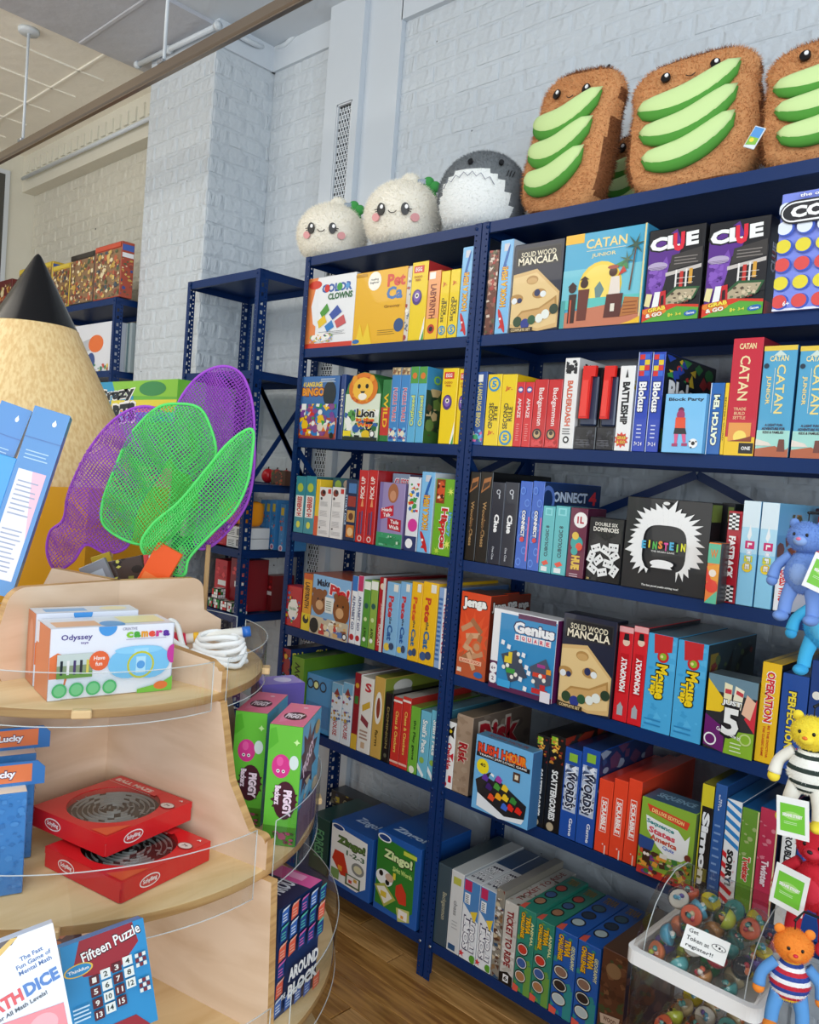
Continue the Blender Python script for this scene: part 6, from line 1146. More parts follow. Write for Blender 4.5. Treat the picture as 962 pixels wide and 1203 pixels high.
# ball maze boxes on the second tier
def maze(corners, z, h, label):
    P_ = [up(*c, 2, z+h) for c in corners]; P_ = [Vector((p.x, p.y, 0)) for p in P_]
    ctr = sum(P_, Vector())/4
    u = ((P_[3]-P_[0])+(P_[2]-P_[1])).normalized(); S = .100
    e = empty('ball_maze_box', (ctr.x, ctr.y, z+.001), math.atan2(u.y, u.x)); tag(e, label, 'toy box', 'red ball maze boxes on the tower')
    b = MB(); n = 48; R1 = .083; vs = []; 
    # tray with round window
    b.box((-S, -S, 0), (S, S, h-.012), hx('c41a20'), ch=.002)
    sqp = []; cir = []
    for i in range(n):
        a = 2*PI*i/n; c_, s_ = math.cos(a), math.sin(a); k = S/max(abs(c_), abs(s_)); sqp.append((k*c_, k*s_)); cir.append((R1*c_, R1*s_))
    vs = [(x, y, h) for x, y in sqp]+[(x, y, h) for x, y in cir]+[(x, y, h-.012) for x, y in cir]+[(x, y, h-.012) for x, y in sqp]
    b.add(vs, [(i, (i+1) % n, (i+1) % n+n, i+n) for i in range(n)]+[(i+n, (i+1) % n+n, (i+1) % n+2*n, i+2*n) for i in range(n)]+[(i+3*n, (i+1) % n+3*n, (i+1) % n, i) for i in range(n)], hx('dc2026'))
    paint(b, [Q(.02, .86, .64, .97, 'e03036'), T('BALL MAZE', .3, .915, .5, .06, 'f0d8d0', 0, None, .05), Q(.02, .84, .6, .845, 'f0d8d0'), P([(.78, .02), (.98, .02), (.98, .3)], 'e8582c'), E(.9, .78, .08, .06, '8a3a34'), E(.9, .78, .07, .05, 'e4d8d0'), T('7+', .9, .78, .06, .04, '5a3a34'), T('A', .93, .93, .05, .03, W_)], (-S, -S, h), (1, 0, 0), (0, 1, 0), (0, 0, 1), 2*S, 2*S)
    for (F_, org, U) in ((0, (-S, -S, 0), (1, 0, 0)), (1, (S, -S, 0), (0, 1, 0))):
        nn = (0, -1, 0) if F_ == 0 else (1, 0, 0)
        paint(b, [Q(.01, .02, .99, .98, 'd41e24'), E(.3, .5, .11, .3, 'f0e4e0'), E(.3, .5, .10, .24, 'c83a3a'), T('Schylling', .3, .5, .15, .26, W_)], org, U, (0, 0, 1), nn, 2*S, h)
    b.build('box', M['print'], e)
    b = MB(); b.lathe([(0, h-.0118), (R1, h-.0118)], n=48); b.build('maze_floor', M['maze'], e)
    b = MB(); rnd = random.Random(9)
    for k in range(1, 9):
        r = R1*k/9; a = rnd.uniform(0, 1)
        while a < 6.2:
            l = rnd.uniform(.9, 2.2); m_ = max(3, int(l*k*1.2)); e1 = min(a+l, 6.28)
            b.lathe([(r-.0005, h-.0118), (r-.0005, h-.007), (r+.0005, h-.007), (r+.0005, h-.0118)], hx('9a9a94'), m_, a0=a, a1=e1); a = e1+.012/r
        for q in range(max(1, k//2)):
            a = rnd.uniform(0, 6.28); dr = R1/9; u_ = Vector((math.cos(a), math.sin(a), 0)); b.tube([u_*r+Vector((0, 0, h-.009)), u_*(r+dr)+Vector((0, 0, h-.009))], .0008, hx('a8a8a4'), 4)
    tag(b.build('maze_walls', M['plastic'], e), kind='stuff')
    b = MB(); b.lathe([(0, h-.001), (R1-.0005, h-.001)], n=48); b.build('clear_window', M['acrylic'], e)
    return e
M['maze'] = mat('dark_maze_tray', '2e2e2c', .35, .3)
maze([(66, 1015), (165, 945), (262, 975), (98, 1045)], T2, .036, 'red circular ball maze box, lower one of the stacked pair on the tower')
maze([(43, 950), (136, 902), (251, 940), (131, 993)], T2+.042, .036, 'red circular ball maze box, upper one of the stacked pair, seen through its round window').location += Vector((-.003, -.012, 0))
# blue denim patterned hang boxes at the left of the second tier
def denim(bl, br, label, d, h=.19):
    o = obox('blue_toy_box', label, T2, bl, br, 0, 0, d, '3f82c4', [N(120, 4, .01, .01, .99, .99, ['3a7abc', '4a8ccc', '3674b4'], .1)], R=[N(120, 6, .01, .01, .99, .99, ['3a78b8', '4a8ccc', '3068a4'], .1)], top='efe8d2', cat='toy box', group='blue toy boxes on the tower', h=h)
    b = MB(); W2 = .12; b.prism([(.0, 0), (W2, 0), (W2, .028), (W2-.012, .04), (.012, .04), (0, .028)], .003, hx('3472b4')); b.prism([(.03, .006), (W2-.02, .006), (W2-.02, .036), (.03, .036)], .0034, hx('e07848'), Matrix.Translation((0, -.0004, 0)))
    b.build('hang_tab', M['print'], o, loc=(o.dimensions.x-W2 if False else .02, d*.5, h))
    paint_b = MB(); paint(paint_b, [T('Lucky', .5, .5, .8, .6, 'f4f0f4', 0, '5a3a5a', .05)], (.05, d*.5-.001, h+.008), (1, 0, 0), (0, 0, 1), (0, -1, 0), .05, .024); paint_b.build('tab_print', M['print'], o)
    return o
denim((-66, 1066), (26, 1050), 'blue denim patterned toy box with an orange tab, front one at the left edge', .06, .17)
denim((-50, 1022), (36, 1008), 'blue denim patterned toy box with an orange tab, rear one at the left edge', .055, .19)
# tall boxes in the right sector of the second tier
pgF = [Q(0, 0, 1, 1, '6abf3e'), P([(0, .78), (.3, .86), (.2, .98), (.02, .96)], '58b030'), Q(0, 0, 1, .16, '4f8f2c'), E(.42, .66, .28, .10, 'd83a8a'), E(.38, .7, .1, .04, 'e85aa0'), C(.34, .62, .05, W_), C(.5, .62, .05, W_), C(.34, .62, .025, K_), C(.5, .62, .025, K_), E(.8, .7, .14, .06, 'd8e4e0'), star(.85, .87, .1, 4, 'c8f0a0', .5), E(.6, .38, .34, .16, '4a1c2c'), star(.6, .38, .44, 12, '4a1c2c', .7), T('PIGGY', .68, .36, .26, .22, 'f6dcec', -90, '3a1424', .08), T('Backerz', .38, .42, .18, .16, 'f6dcec', -90, '3a1424', .06), N(16, 3, .3, .02, .95, .12, ['6a2c3a', '3a5a24', 'a84a6a'], .2)]
pgR = [Q(0, 0, 1, 1, '5ab0d8'), star(.38, .66, .5, 10, '4a1c2c', .6), T('PIGGY', .4, .68, .6, .12, 'f6dcec', 30, '3a1424', .05), N(20, 4, .02, .02, .98, .5, ['a86a9a', '8ac0d8', '5a3a5a', 'c8b89a'], .3), E(.8, .86, .14, .06, 'c8a86a'), Q(0, 0, 1, .3, '8a6a80')]
pgT = [Q(0, 0, 1, 1, 'f07a9a'), P([(.2, .1), (.6, .3), (.4, .6), (.1, .4)], 'f48cac'), E(.5, .42, .34, .18, '4a1c2c'), T('PIGGY', .5, .42, .54, .2, 'f8e8f0', 0, None, .07), C(.6, .82, .08, 'f8c8d8')]
g = 'pink and green game boxes on the tower'
obox('game_box', 'tall green and pink pig game box, right one of the two beside the tower board', T2, (305, 998), (349, 1000), 847, 313, .15, '6abf3e', pgF, R=pgR, Tp=pgT, group=g, h=.235, yawd=36, w=.066).location += Vector((-.018, .018, 0))
obox('game_box', 'tall green and pink pig game box, left one tucked behind the wooden board', T2, (266, 972), (302, 974), 840, 0, .15, '6abf3e', pgF, R=[Q(0, 0, 1, 1, '3aa6d8')], Tp=pgT, group=g, h=.232, yawd=36, w=.066).location += Vector((-.014, .014, 0))
obox('game_box', 'lilac topped box behind the two pig game boxes', T2, (300, 926), (350, 919), 800, 0, .07, '7a66b8', [Q(0, 0, 1, 1, '5a4a9a')], top='9a8ad4', Tp=[E(.6, .5, .2, .3, 'd8d0f0')], group=None, h=.235)
# box of the third tier, right sector
ab = [Q(0, 0, 1, 1, '16305c')]
rnd = random.Random(12)
for i in range(5):
    for j in range(6):
        x, y = .04+.2*i, .02+.165*j
        if 1 <= i <= 4 and 1 <= j <= 2: continue
        c1, c2 = rnd.choice([('2c5cac', 'a8c4e8'), ('24488a', '5ac0b0'), ('e8644a', 'f0b09a'), ('3a6ab8', 'd8e4f0'), ('24488a', 'd86ab0')])
        ab += [P([(x, y), (x+.15, y+.02), (x+.15, y+.14), (x, y+.12)], c1), P([(x, y+.12), (x+.15, y+.14), (x+.18, y+.16), (x+.03, y+.145)], c2), P([(x+.15, y+.02), (x+.18, y+.05), (x+.18, y+.16), (x+.15, y+.14)], '0e2044'), LN(x+.02, y+.03, x+.13, y+.11, 3, c2, .4)]
ab += [T('AROUND', .55, .37, .7, .12, W_, 0, None, .06), T('THE', .1, .22, .1, .05, W_), T('BLOCK', .55, .22, .7, .12, W_, 0, None, .06)]
obox('game_box', 'navy street map game box with white capitals on the lower right tier', T3, (330, 1205), (380, 1160), 1060, 0, .10, '16305c', ab, Tp=[Q(0, 0, 1, 1, '1c2a50'), T('AROUND', .6, .5, .6, .4, 'e8ecf4', 0, None, .05), Q(.7, 0, 1, 1, 'e05aa0'), Q(.8, .3, .95, .7, 'f4a8d0')], L=[Q(0, 0, 1, 1, '14284c')], h=.215).location += Vector((-.016, -.010, 0))
# boxes leaning on the third tier, front sector
def facebox(name, label, tl, tr, bl, dist, d, base, F, cat='game box', grp=None, tab=None):
    """flat box whose front is spanned by three picture corners at given camera depths"""
    a = CAM+dirpx(*tl)*dist[0]; c = CAM+dirpx(*tr)*dist[1]; e_ = CAM+dirpx(*bl)*dist[2]
    u = c-a; w = u.length; u.normalize(); v = a-e_; v = v-u*v.dot(u); h = v.length; v.normalize(); n_ = u.cross(v)
    b = MB(); b.box((0, 0, 0), (w, d, h), hx(base), ch=.001)
    paint(b, F, (0, 0, 0), (1, 0, 0), (0, 0, 1), (0, -1, 0), w, h)
    o = b.build(name, M['print']); org = a-v*h
    mt = Matrix(((u.x, -n_.x, v.x, org.x), (u.y, -n_.y, v.y, org.y), (u.z, -n_.z, v.z, org.z), (0, 0, 0, 1)))
    o.matrix_world = mt; return tag(o, label, cat, grp)
ff = [Q(0, 0, 1, 1, '2c8cc4'), P([(.22, 1), (.86, 1), (.9, .8), (.62, .6), (.22, .66), (.12, .78)], '9a2430'), T('Fifteen Puzzle', .58, .88, .72, .10, W_, 10, '3a1018', .02), E(.17, .74, .17, .06, 'e8c04a'), E(.17, .74, .15, .05, '2c8cc4'), T('Thinkfun', .17, .74, .24, .03, W_), P([(.25, .14), (.75, .14), (.9, .0), (.3, .0)], '9a2430')]
nums = [1, 2, 3, 4, 5, 6, 7, 8, 9, 10, 11, 12, 13, 14, 15]
for i, nmb in enumerate(nums):
    cx, cy = .31+.135*(i % 4)+.02, .60-.105*(i//4)+.02*(i % 4); dk = (i % 4+(0)) % 2 == 0
    ff += [Q(cx-.058, cy-.044, cx+.058, cy+.044, '5a1c24' if dk else 'e4e8e2'), T(str(nmb), cx, cy, .05 if nmb < 10 else .07, .05, 'e8e8e0' if dk else '2c3a34')]
for yy_ in (.66, .42):
    for i in range(9): ff.append(Q(.82+.045*(i % 3), yy_-.045*(i//3), .86+.045*(i % 3), yy_+.036-.045*(i//3), '7a2830' if i % 2 else 'e0e4dc'))
ff += [LN(.04, .3, .24, .44, 4, 'c8e0f0', .4), LN(.04, .14, .2, .2, 2, 'c8e0f0', .4), Q(.0, .0, .22, .06, '9a2430')]
facebox('puzzle_box', 'blue and maroon sliding number puzzle box leaning on the low tier', (70, 1114), (168, 1078), (92, 1240), (1.15, 1.22, 1.13), .025, '2c8cc4', ff, 'puzzle box')
md = [Q(0, 0, 1, 1, 'e8ecf6'), P([(0, .9), (.0, 1), (.6, 1), (.52, .94)], '3a1c1c'), P([(.0, .80), (.3, .84), (.6, .99), (.52, 1), (.2, .86), (0, .84)], 'd8b04a'), T('The Fast\nFun Game of\nMental Math', .72, .74, .4, .16, '2a5a9a', 8), E(.12, .66, .18, .06, 'd8a84a'), E(.12, .66, .16, .05, '2c8cc4'), T('DICE', .76, .52, .4, .12, '1c6ab8', 10, None, .06), T('MATH', .30, .45, .48, .12, 'd82c34', 10, None, .06), T('For All Math Levels!', .5, .37, .6, .04, '2a3a4a', 10), P([(.1, .0), (.95, .0), (.95, .26), (.2, .3)], 'e87a84'), E(.7, .14, .16, .1, 'e8a0a8'), E(.35, .1, .14, .08, 'f0c0c4')]
facebox('dice_game_pack', 'white hanging dice maths game pack with red and blue capitals, bottom left corner', (-44, 1124), (62, 1084), (-22, 1255), (1.02, 1.07, 1.0), .03, 'e8ecf6', md, 'game pack')
facebox('puzzle_box', 'dark brown box behind the two number games on the low tier', (10, 1100), (95, 1082), (20, 1180), (1.33, 1.37, 1.32), .02, '5a2418', [N(20, 3, 0, 0, 1, 1, ['a84a1c', '3a1810', 'c86a2c'], .3)], 'puzzle box')
# blue hanging packs standing behind the tall left board
for (tl, tr, bl, dd, s, c1) in (((41, 476), (83, 489), (2, 700), 1.66, 'bright blue hanging window pack with sunny print, nearer one at the left edge', '2f88d0'), ((2, 470), (38, 483), (-30, 700), 1.70, 'bright blue hanging window pack, farther one cut by the left photo edge', '2484cc')):
    a = CAM+dirpx(*tl)*dd
    o = facebox('hanging_pack', s, tl, tr, bl, (dd, dd+.02, dd-.03), .045, '3a98dc', [Q(0, .0, 1, 1, '3c86c8'), Q(0, 0, .0, 0, c1), Q(.12, .08, .88, .66, 'e8e4f0'), P([(.5, .66), (.88, .66), (.88, .3)], 'f0b8c8'), LN(.2, .12, .8, .36, 10, '9aa0b8', .3), LN(.2, .42, .8, .62, 8, '9aa0b8', .3), LN(.15, .72, .85, .78, 3, 'a8ccec', .3), E(.66, .93, .06, .014, 'eef2f6'), P([(.6, .93), (.72, .93), (.66, .955)], 'eef2f6'), Q(.0, .83, 1, .835, '2a6ab0')], 'toy pack', 'blue hanging packs behind the tower board')
    b = MB(); b.box((-.05, .004, 0), (-.0005, .048, .27), hx('1f9ae0'), ch=.001)
    paint(b, [star(.55, .46, .34, 12, 'f4e46a', .4), C(.55, .46, .14, 'f8f0a0'), T('Sand', .5, .25, .8, .06, 'e8f0f8', -90)], (-.05, .004, 0), (1, 0, 0), (0, 0, 1), (0, -1, 0), .05, .27)
    b.build('side_panel', M['print'], o)

# ================================================================== GIANT PENCIL
dd = 2.55
pt = CAM+dirpx(45, 298)*dd; e = empty('giant_pencil', (pt.x, pt.y, 0)); tag(e, 'giant upright wooden pencil display with black tip and yellow body, behind the tower', 'pencil display')
s = dd/FPX
zt = pt.z; zg = Zat(383, pt.x, pt.y); zc_ = Zat(560, pt.x, pt.y); rb_ = (zt-zc_)*.52
ax = Vector((0, 0, 0))
nh = 12
b = MB(); b.lathe([(0, zt), (.006, zt-.004), (.012, zt-.012), ((zt-zg)*.56, zg)], n=40); b.build('graphite_tip', M['graphite'], e)
b = MB(); k = (zt-zg)*.56; b.lathe([(k*.985, zg), (k+.004, zg-.006), (rb_, zc_), (rb_*1.03, zc_-.05)], n=48); b.build('sharpened_cone', M['pencilwood'], e)
# painted body: hexagonal, its top edge scalloped
b = MB(); vs = []; n = 72; R0 = rb_*1.20
for i in range(n):
    a = 2*PI*i/n; hexr = R0*math.cos(PI/6)/math.cos((a % (PI/3))-PI/6); sc_ = abs(math.sin(3*a)); vs.append((hexr*math.cos(a), hexr*math.sin(a), zc_-.012+.006*(1-sc_)))
vs += [(v[0], v[1], .0) for v in vs]
b.add(vs, [(i, i+n, (i+1) % n+n, (i+1) % n) for i in range(n)]); b.build('yellow_body', M['yellow'], e)
b = MB(); b.lathe([(R0*1.04, .62), (R0*1.06, .64), (R0*1.06, .70), (R0*1.04, .72)], n=48); b.build('band', M['yellow'], e)

# ================================================================== BUG NETS
def net(label, outline, dist, colr, handle, fold, seed, bulge=.05, wire=.00085, rim=True):
    """outline: picture points of the hoop and bag; built as a two layer mesh pocket with its own depth"""
    cx = sum(p[0] for p in outline)/len(outline); cy = sum(p[1] for p in outline)/len(outline)
    ctr = CAM+dirpx(cx, cy)*dist; s = dist/FPX
    f2 = Vector((fw.x, fw.y, 0)).normalized(); r2 = Vector((f2.y, -f2.x, 0)); u2 = Vector((0, 0, 1))
    e = empty('bug_net', ctr); tag(e, label, 'bug net', 'bug nets standing behind the tower boards')
    smooth = [Vector((p[0], p[1], 0)) for p in outline]
    N_ = len(smooth); out = []
    for i in range(N_):
        p0, p1, p2, p3 = smooth[i-1], smooth[i], smooth[(i+1) % N_], smooth[(i+2) % N_]
        for k in range(6):
            t = k/6; q = .5*((2*p1)+(-p0+p2)*t+(2*p0-5*p1+4*p2-p3)*t*t+(-p0+3*p1-3*p2+p3)*t**3)
            x = (q.x-cx)*s; y = -(q.y-cy)*s
            out.append((x, y-x*math.tan(0)))
    # undo camera roll: rotate by roll so world up stays up
    cr, sr = math.cos(ROLL), math.sin(ROLL)
    out = [(x*cr-y*sr, x*sr+y*cr) for x, y in out]
    M_ = len(out)
    def inside(x, y):
        c = False; j = M_-1
        for i in range(M_):
            xi, yi = out[i]; xj, yj = out[j]
            if (yi > y) != (yj > y) and x < (xj-xi)*(y-yi)/(yj-yi)+xi: c = not c
            j = i
        return c
    def edged(x, y): return min((x-a)**2+(y-b_)**2 for a, b_ in out)**.5
    x0 = min(p[0] for p in out); x1 = max(p[0] for p in out); y0 = min(p[1] for p in out); y1 = max(p[1] for p in out)
    c = .0085
    rim_of = None
    for layer, sg in (('front', -1), ('back', 1)):
        grid = {}; b = MB(); vs = []
        def vert(i, j):
            if (i, j) in grid: return grid[i, j]
            x = (i+j)*c*.5+x0; y = (i-j)*c*.62+y0
            if not inside(x, y): grid[i, j] = None; return None
            d = edged(x, y); fz = bulge*(1-math.exp(-d/.03))
            nz = noise.noise(Vector((x*9+seed, y*5, sg)))*.05*min(1, d/.03)+math.sin((x*fold[0]+y*fold[1])*70+3*noise.noise(Vector((x*6, y*6, seed))))*.014*min(1, d/.02)
            yy = sg*fz*(1 if layer == 'front' else .6)+nz
            p = r2*x+u2*y+f2*yy
            grid[i, j] = len(vs); vs.append(p); return grid[i, j]
        fs = []; nn = int((x1-x0+(y1-y0))/c)+4
        for i in range(-nn, nn*2):
            for j in range(-nn*2, nn):
                x = (i+j)*c*.5+x0; y = (i-j)*c*.62+y0
                if x < x0-c or x > x1+c or y < y0-c or y > y1+c: continue
                q = [vert(i, j), vert(i+1, j), vert(i+1, j+1), vert(i, j+1)]
                if None not in q: fs.append(q)
        # ribbons along every cell edge
        edges = set()
        for q in fs:
            for k in range(4): edges.add((min(q[k], q[(k+1) % 4]), max(q[k], q[(k+1) % 4])))
        for a, d_ in edges:
            pa, pb = vs[a], vs[d_]; t = (pb-pa).normalized(); w_ = t.cross(f2).normalized()*wire; o_ = f2*wire*.6
            n0 = len(b.v); b.v += [pa-w_, pa+w_, pb+w_, pb-w_, pa-o_*2, pb-o_*2]
            for f_ in ((0, 4, 5, 3), (4, 1, 2, 5), (0, 3, 2, 1)): b.f.append(tuple(n0+x for x in f_)); b.c.append(hx(colr)); b.sm.append(False)
        tag(b.build('mesh_bag', M['plastic'], e), kind='stuff')
    if rim:
        b = MB(); b.tube([r2*x+u2*y for x, y in out], .0035, hx(colr), 8, closed=True); b.build('hoop', M['matte'], e)
    hx0 = CAM+dirpx(*handle[0])*dist-ctr; hx1 = Vector((hx0.x, hx0.y, T1+.006-ctr.z))
    b = MB(); b.tube([hx0, hx1], .006, hx('c8a070'), 8); b.build('handle', M['matte'], e)
    return e
PUR, GRN = 'a650cc', '5fe070'
net('purple bug net at the back, its big hoop highest of the four', [(204, 500), (212, 470), (235, 442), (262, 431), (284, 440), (296, 470), (299, 510), (297, 560), (285, 600), (250, 640), (228, 640), (235, 590), (225, 560), (205, 545)], 2.02, PUR, ((245, 640), (210, 700)), (1, .3), 1)
net('purple bug net drooping to the left over the pencil', [(172, 478), (140, 490), (108, 525), (82, 575), (74, 610), (58, 625), (54, 650), (64, 670), (84, 660), (100, 640), (125, 650), (150, 640), (160, 600), (185, 560), (205, 520), (198, 490)], 1.95, PUR, ((130, 650), (165, 700)), (.4, 1), 2)
net('green bug net in front, standing in the middle', [(212, 475), (185, 480), (155, 510), (135, 550), (120, 590), (120, 615), (140, 632), (165, 640), (190, 636), (205, 625), (225, 590), (245, 555), (254, 530), (247, 500), (235, 480)], 1.90, GRN, ((180, 640), (185, 700)), (.8, .6), 3)
net('green leaf shaped bug net pointing up to the right', [(297, 505), (270, 520), (240, 555), (210, 590), (180, 615), (165, 640), (178, 662), (195, 672), (215, 676), (222, 655), (250, 625), (275, 600), (290, 570), (296, 540)], 1.84, GRN, ((200, 672), (190, 705)), (1, -.8), 4, bulge=.035)
# packaged things whose tops show above the tower boards
def card(name, label, pts, dist, colr, arts, d=.012, cat='toy pack', grp='toy packs with tops showing above the tower boards'):
    P_ = [CAM+dirpx(*p)*dist for p in pts]; u = (P_[1]-P_[0]); w = u.length
    return facebox(name, label, pts[0], pts[1], pts[2], (dist, dist, dist), d, colr, arts, cat, grp)
card('toy_pack', 'orange card pack rising under the green leaf net', ((186, 636), (214, 652), (190, 725)), 1.80, 'ee5a1c', [Q(.1, .1, .9, .5, 'f07a3c')])
card('toy_pack', 'red and white striped toy pack top beside the orange card', ((168, 652), (190, 650), (172, 725)), 1.82, 'c83a3a', [P([(.3, 1), (.6, 1), (.4, 0), (.1, 0)], 'e8d8d8')])
card('toy_pack', 'grey blister pack top with a barcode, left of the net handles', ((92, 668), (122, 655), (96, 725)), 1.84, '8a8a90', [Q(.1, .3, .8, .8, 'b4bac4'), LN(.15, .4, .75, .7, 6, '3a3a44', .4)])
card('toy_pack', 'smoky clear pack top with dark stripes, below the front green net', ((126, 660), (166, 652), (130, 725)), 1.86, '4a3a34', [N(20, 4, 0, 0, 1, 1, ['8a8a44', '2c2420', 'a89a8a', '5a7a3a', 'd0c85a'], .3)])
card('toy_pack', 'yellow looped pack top between the nets', ((106, 655), (128, 648), (108, 725)), 1.93, 'b89a2c', [N(10, 4, 0, 0, 1, 1, ['d8c04a', '6a5a2c'], .4)])

# ================================================================== THINGS ON THE LEFT RACKS
g = 'photo collage puzzle boxes on the far left rack'
cols_ = ['c8a04a', '8a3a2c', '4a5a3a', 'e8d8b0', '6a4a3a', 'b85a3a', '3a4a5a', 'd8b86a']
for (a, c, yt, s, bc, tb) in ((20, 59, 318, 'first photo collage puzzle box, mostly behind the pencil tip', 'c8a83a', 'd8c04a'), (60, 80, 314, 'photo collage puzzle box with a yellow frame beside the pencil tip', 'd8b83a', 'd8c04a'), (80.5, 108.5, 302, 'photo collage puzzle box with a dark frame, middle of the far left rack', '3a3028', '2a2420'), (109, 140, 292, 'photo collage puzzle box with a red top band, right end of the far left rack', 'a8442c', 'c84a2c')):
    X0 = Xat(a, .035, 2.44); X1 = Xat(c, .035, 2.44); h = Zat(yt, X0, .035)-2.44; w = X1-X0-.001
    b = MB(); b.box((-w/2, 0, 0), (w/2, .07, h), hx(bc), ch=.0015)
    paint(b, [Q(.02, .02, .98, .88, '8a6a4a'), N(150, int(a), .03, .02, .97, .88, cols_, .12), Q(.02, .9, .98, .98, tb)], (-w/2, 0, 0), (1, 0, 0), (0, 0, 1), (0, -1, 0), w, h)
    paint(b, [N(40, int(a), .05, .05, .95, .8, cols_+['3a4a8a'], .3), Q(.05, .84, .95, .95, '3a5aa8'), Q(.05, .72, .95, .8, 'e8e8e8')], (w/2, 0, 0), (0, 1, 0), (0, 0, 1), (1, 0, 0), .07, h)
    o = b.build('puzzle_box', M['print']); o.location = ((X0+X1)/2, .035, 2.4425); tag(o, s, 'puzzle box', g)
def lbox(a, c, yt, Z, y, d, label, base, F=(), R=(), name='toy_box', cat='toy box', grp=None, top=None):
    X0 = Xat(a, y, Z); X1 = Xat(c, y, Z); h = Zat(yt, X0, y)-Z; w = X1-X0-.001
    b = MB(); b.box((-w/2, 0, 0), (w/2, d, h), hx(base), ch=.001)
    paint(b, F, (-w/2, 0, 0), (1, 0, 0), (0, 0, 1), (0, -1, 0), w, h); paint(b, R, (w/2, 0, 0), (0, 1, 0), (0, 0, 1), (1, 0, 0), d, h)
    if top: paint(b, [Q(.01, .01, .99, .99, top)], (-w/2, 0, h), (1, 0, 0), (0, 1, 0), (0, 0, 1), w, d)
    o = b.build(name, M['print']); o.location = ((X0+X1)/2, y, Z+.0008); return tag(o, label, cat, grp)
lbox(-6, 12, 332, 2.44, .04, .08, 'small puzzle box at the far left edge behind the pencil', '6a2c2c', [N(60, 3, 0, 0, 1, .9, cols_, .2)], name='puzzle_box', cat='puzzle box', grp=g)
lbox(70, 130, 386, 2.06, .05, .2, 'white telescope toy box with an orange lens hood picture, on the far left rack', 'dfe2ea', [P([(.0, .5), (.6, .7), (.6, .45), (0, .3)], 'b8bcc4'), E(.7, .58, .14, .18, 'e8702c'), E(.28, .78, .09, .12, '8a4a2c'), C(.4, .3, .2, '5a7ab0'), C(.62, .22, .18, '2c4a8a'), N(30, 3, .05, .0, .95, .16, ['3a5aa8', 'c84a3a', 'e8c83a', '3a8a5a'], .12)], R=[Q(0, 0, 1, 1, 'c8ccd8')])
lbox(145, 152, 380, 2.06, .12, .2, 'pale upright box edge right of the telescope toy box', 'a8b4b8', [Q(.3, 0, .6, 1, '5a7a80')])
# low table with crazy building kit box, partly behind the nets
tb = empty('display_table', (-2.35, -.24, 0)); tag(tb, 'low wooden table behind the nets carrying the rainbow striped kit box', 'table')
b = MB(); b.box((-.55, -.2, 1.42), (.55, .2, 1.445), ch=.003); b.build('table_top', M['ply'], tb)
for x in (-.5, .5):
    for y in (-.16, .16): b = MB(); b.box((x-.02, y-.02, 0), (x+.02, y+.02, 1.42), ch=.003); b.build('leg', M['ply'], tb)
o = lbox(96, 200, 450, 1.446, -.40, .12, 'rainbow striped building kit box with black lettering, beside the pencil cone', '6ab83a', [Q(0, .72, .55, 1, '2c9ac8'), P([(.3, 1), (1, 1), (1, .86), (.35, .88)], '8ac83a'), P([(.3, .84), (1, .84), (1, .79), (.3, .79)], 'e8d83a'), P([(.3, .79), (1, .79), (1, .74), (.3, .74)], 'f0902c'), P([(.3, .74), (1, .74), (1, .66), (.3, .66)], '3a9ad0'), Q(0, 0, 1, .3, 'c03a8a'), E(.75, .93, .14, .06, '3a8a4a'), T('Crazy', .34, .88, .44, .12, K_, 4, W_, .06), T('FORTS', .36, .72, .44, .16, K_, 4, W_, .08)])
# narrow alcove rack contents
g = 'toys on the narrow alcove rack'
SB = [.42, .9, 1.262, 1.545]
for k, (a, c) in enumerate(((303, 309), (309.5, 315), (316, 321.5), (326, 332))):
    lbox(a, c, 587 if k < 3 else 592, 1.262, .19, .13, 'slim light blue box with a white foot mark, %s in the alcove rack' % ['first', 'second', 'third', 'fourth'][k], '3f8ac8', [C(.5, .06, .4, 'f0e4ec'), C(.5, .06, .24, 'c86a8a'), Q(.2, .76, .8, .92, 'd8c04a'), N(14, k, .1, .15, .9, .7, ['6ab0e0', '2c6aa8', 'd86a4a'], .4)], grp=g)
for k, (x0, x1) in enumerate(((255, 276), (277, 293))):
    X0, X1 = Xat(x0, .06, 1.42), Xat(x1, .06, 1.42); w = X1-X0
    b = MB(); b.ell((0, 0, 0), (w/2, .05, .055), hx('f0961c'), 16, 12, fn=lambda v: Vector((math.copysign(abs(v.x)**.45, v.x), math.copysign(abs(v.y)**.6, v.y), math.copysign(abs(v.z)**.5, v.z))))
    o = b.build('orange_case', M['plastic']); o.location = ((X0+X1)/2, .10, 1.262+.152); tag(o, 'rounded orange plastic case on the white boxes, %s one' % ['left', 'right'][k], 'toy case', g)
for k, (x0, x1, z, s) in enumerate(((266, 289, 1.262, 'bottom'), (266, 289, 1.309, 'top'))):
    lbox(x0, x1, [622, 607][k] if False else 0, z, .055, .12, 'small white boxed cube toy with barcodes, %s of the stack under the orange cases' % s, 'e4e6e6', [], grp=g) if False else None
    X0, X1 = Xat(x0, .055, 1.28), Xat(x1, .055, 1.28); w = X1-X0; b = MB(); b.box((-w/2, 0, 0), (w/2, .12, .045), hx('e2e4e4'), ch=.001); paint(b, [LN(.08, .2, .4, .8, 4, '5a5a60', .4), Q(.5, .2, .9, .8, '2c2c34'), LN(.52, .25, .88, .75, 6, 'd8d8dc', .4)], (-w/2, 0, 0), (1, 0, 0), (0, 0, 1), (0, -1, 0), w, .045)
    o = b.build('cube_puzzle_box', M['print']); o.location = ((X0+X1)/2, .055, z+.0008); tag(o, 'small white barcode box on the narrow alcove rack, %s of two stacked' % s, 'toy box', g)
lbox(244, 265, 620, 1.262, .06, .12, 'flat red boxes left of the white barcode boxes on the alcove rack', 'c4222a', [LN(.1, .1, .9, .9, 3, 'e06a6a', .2)], grp=g)
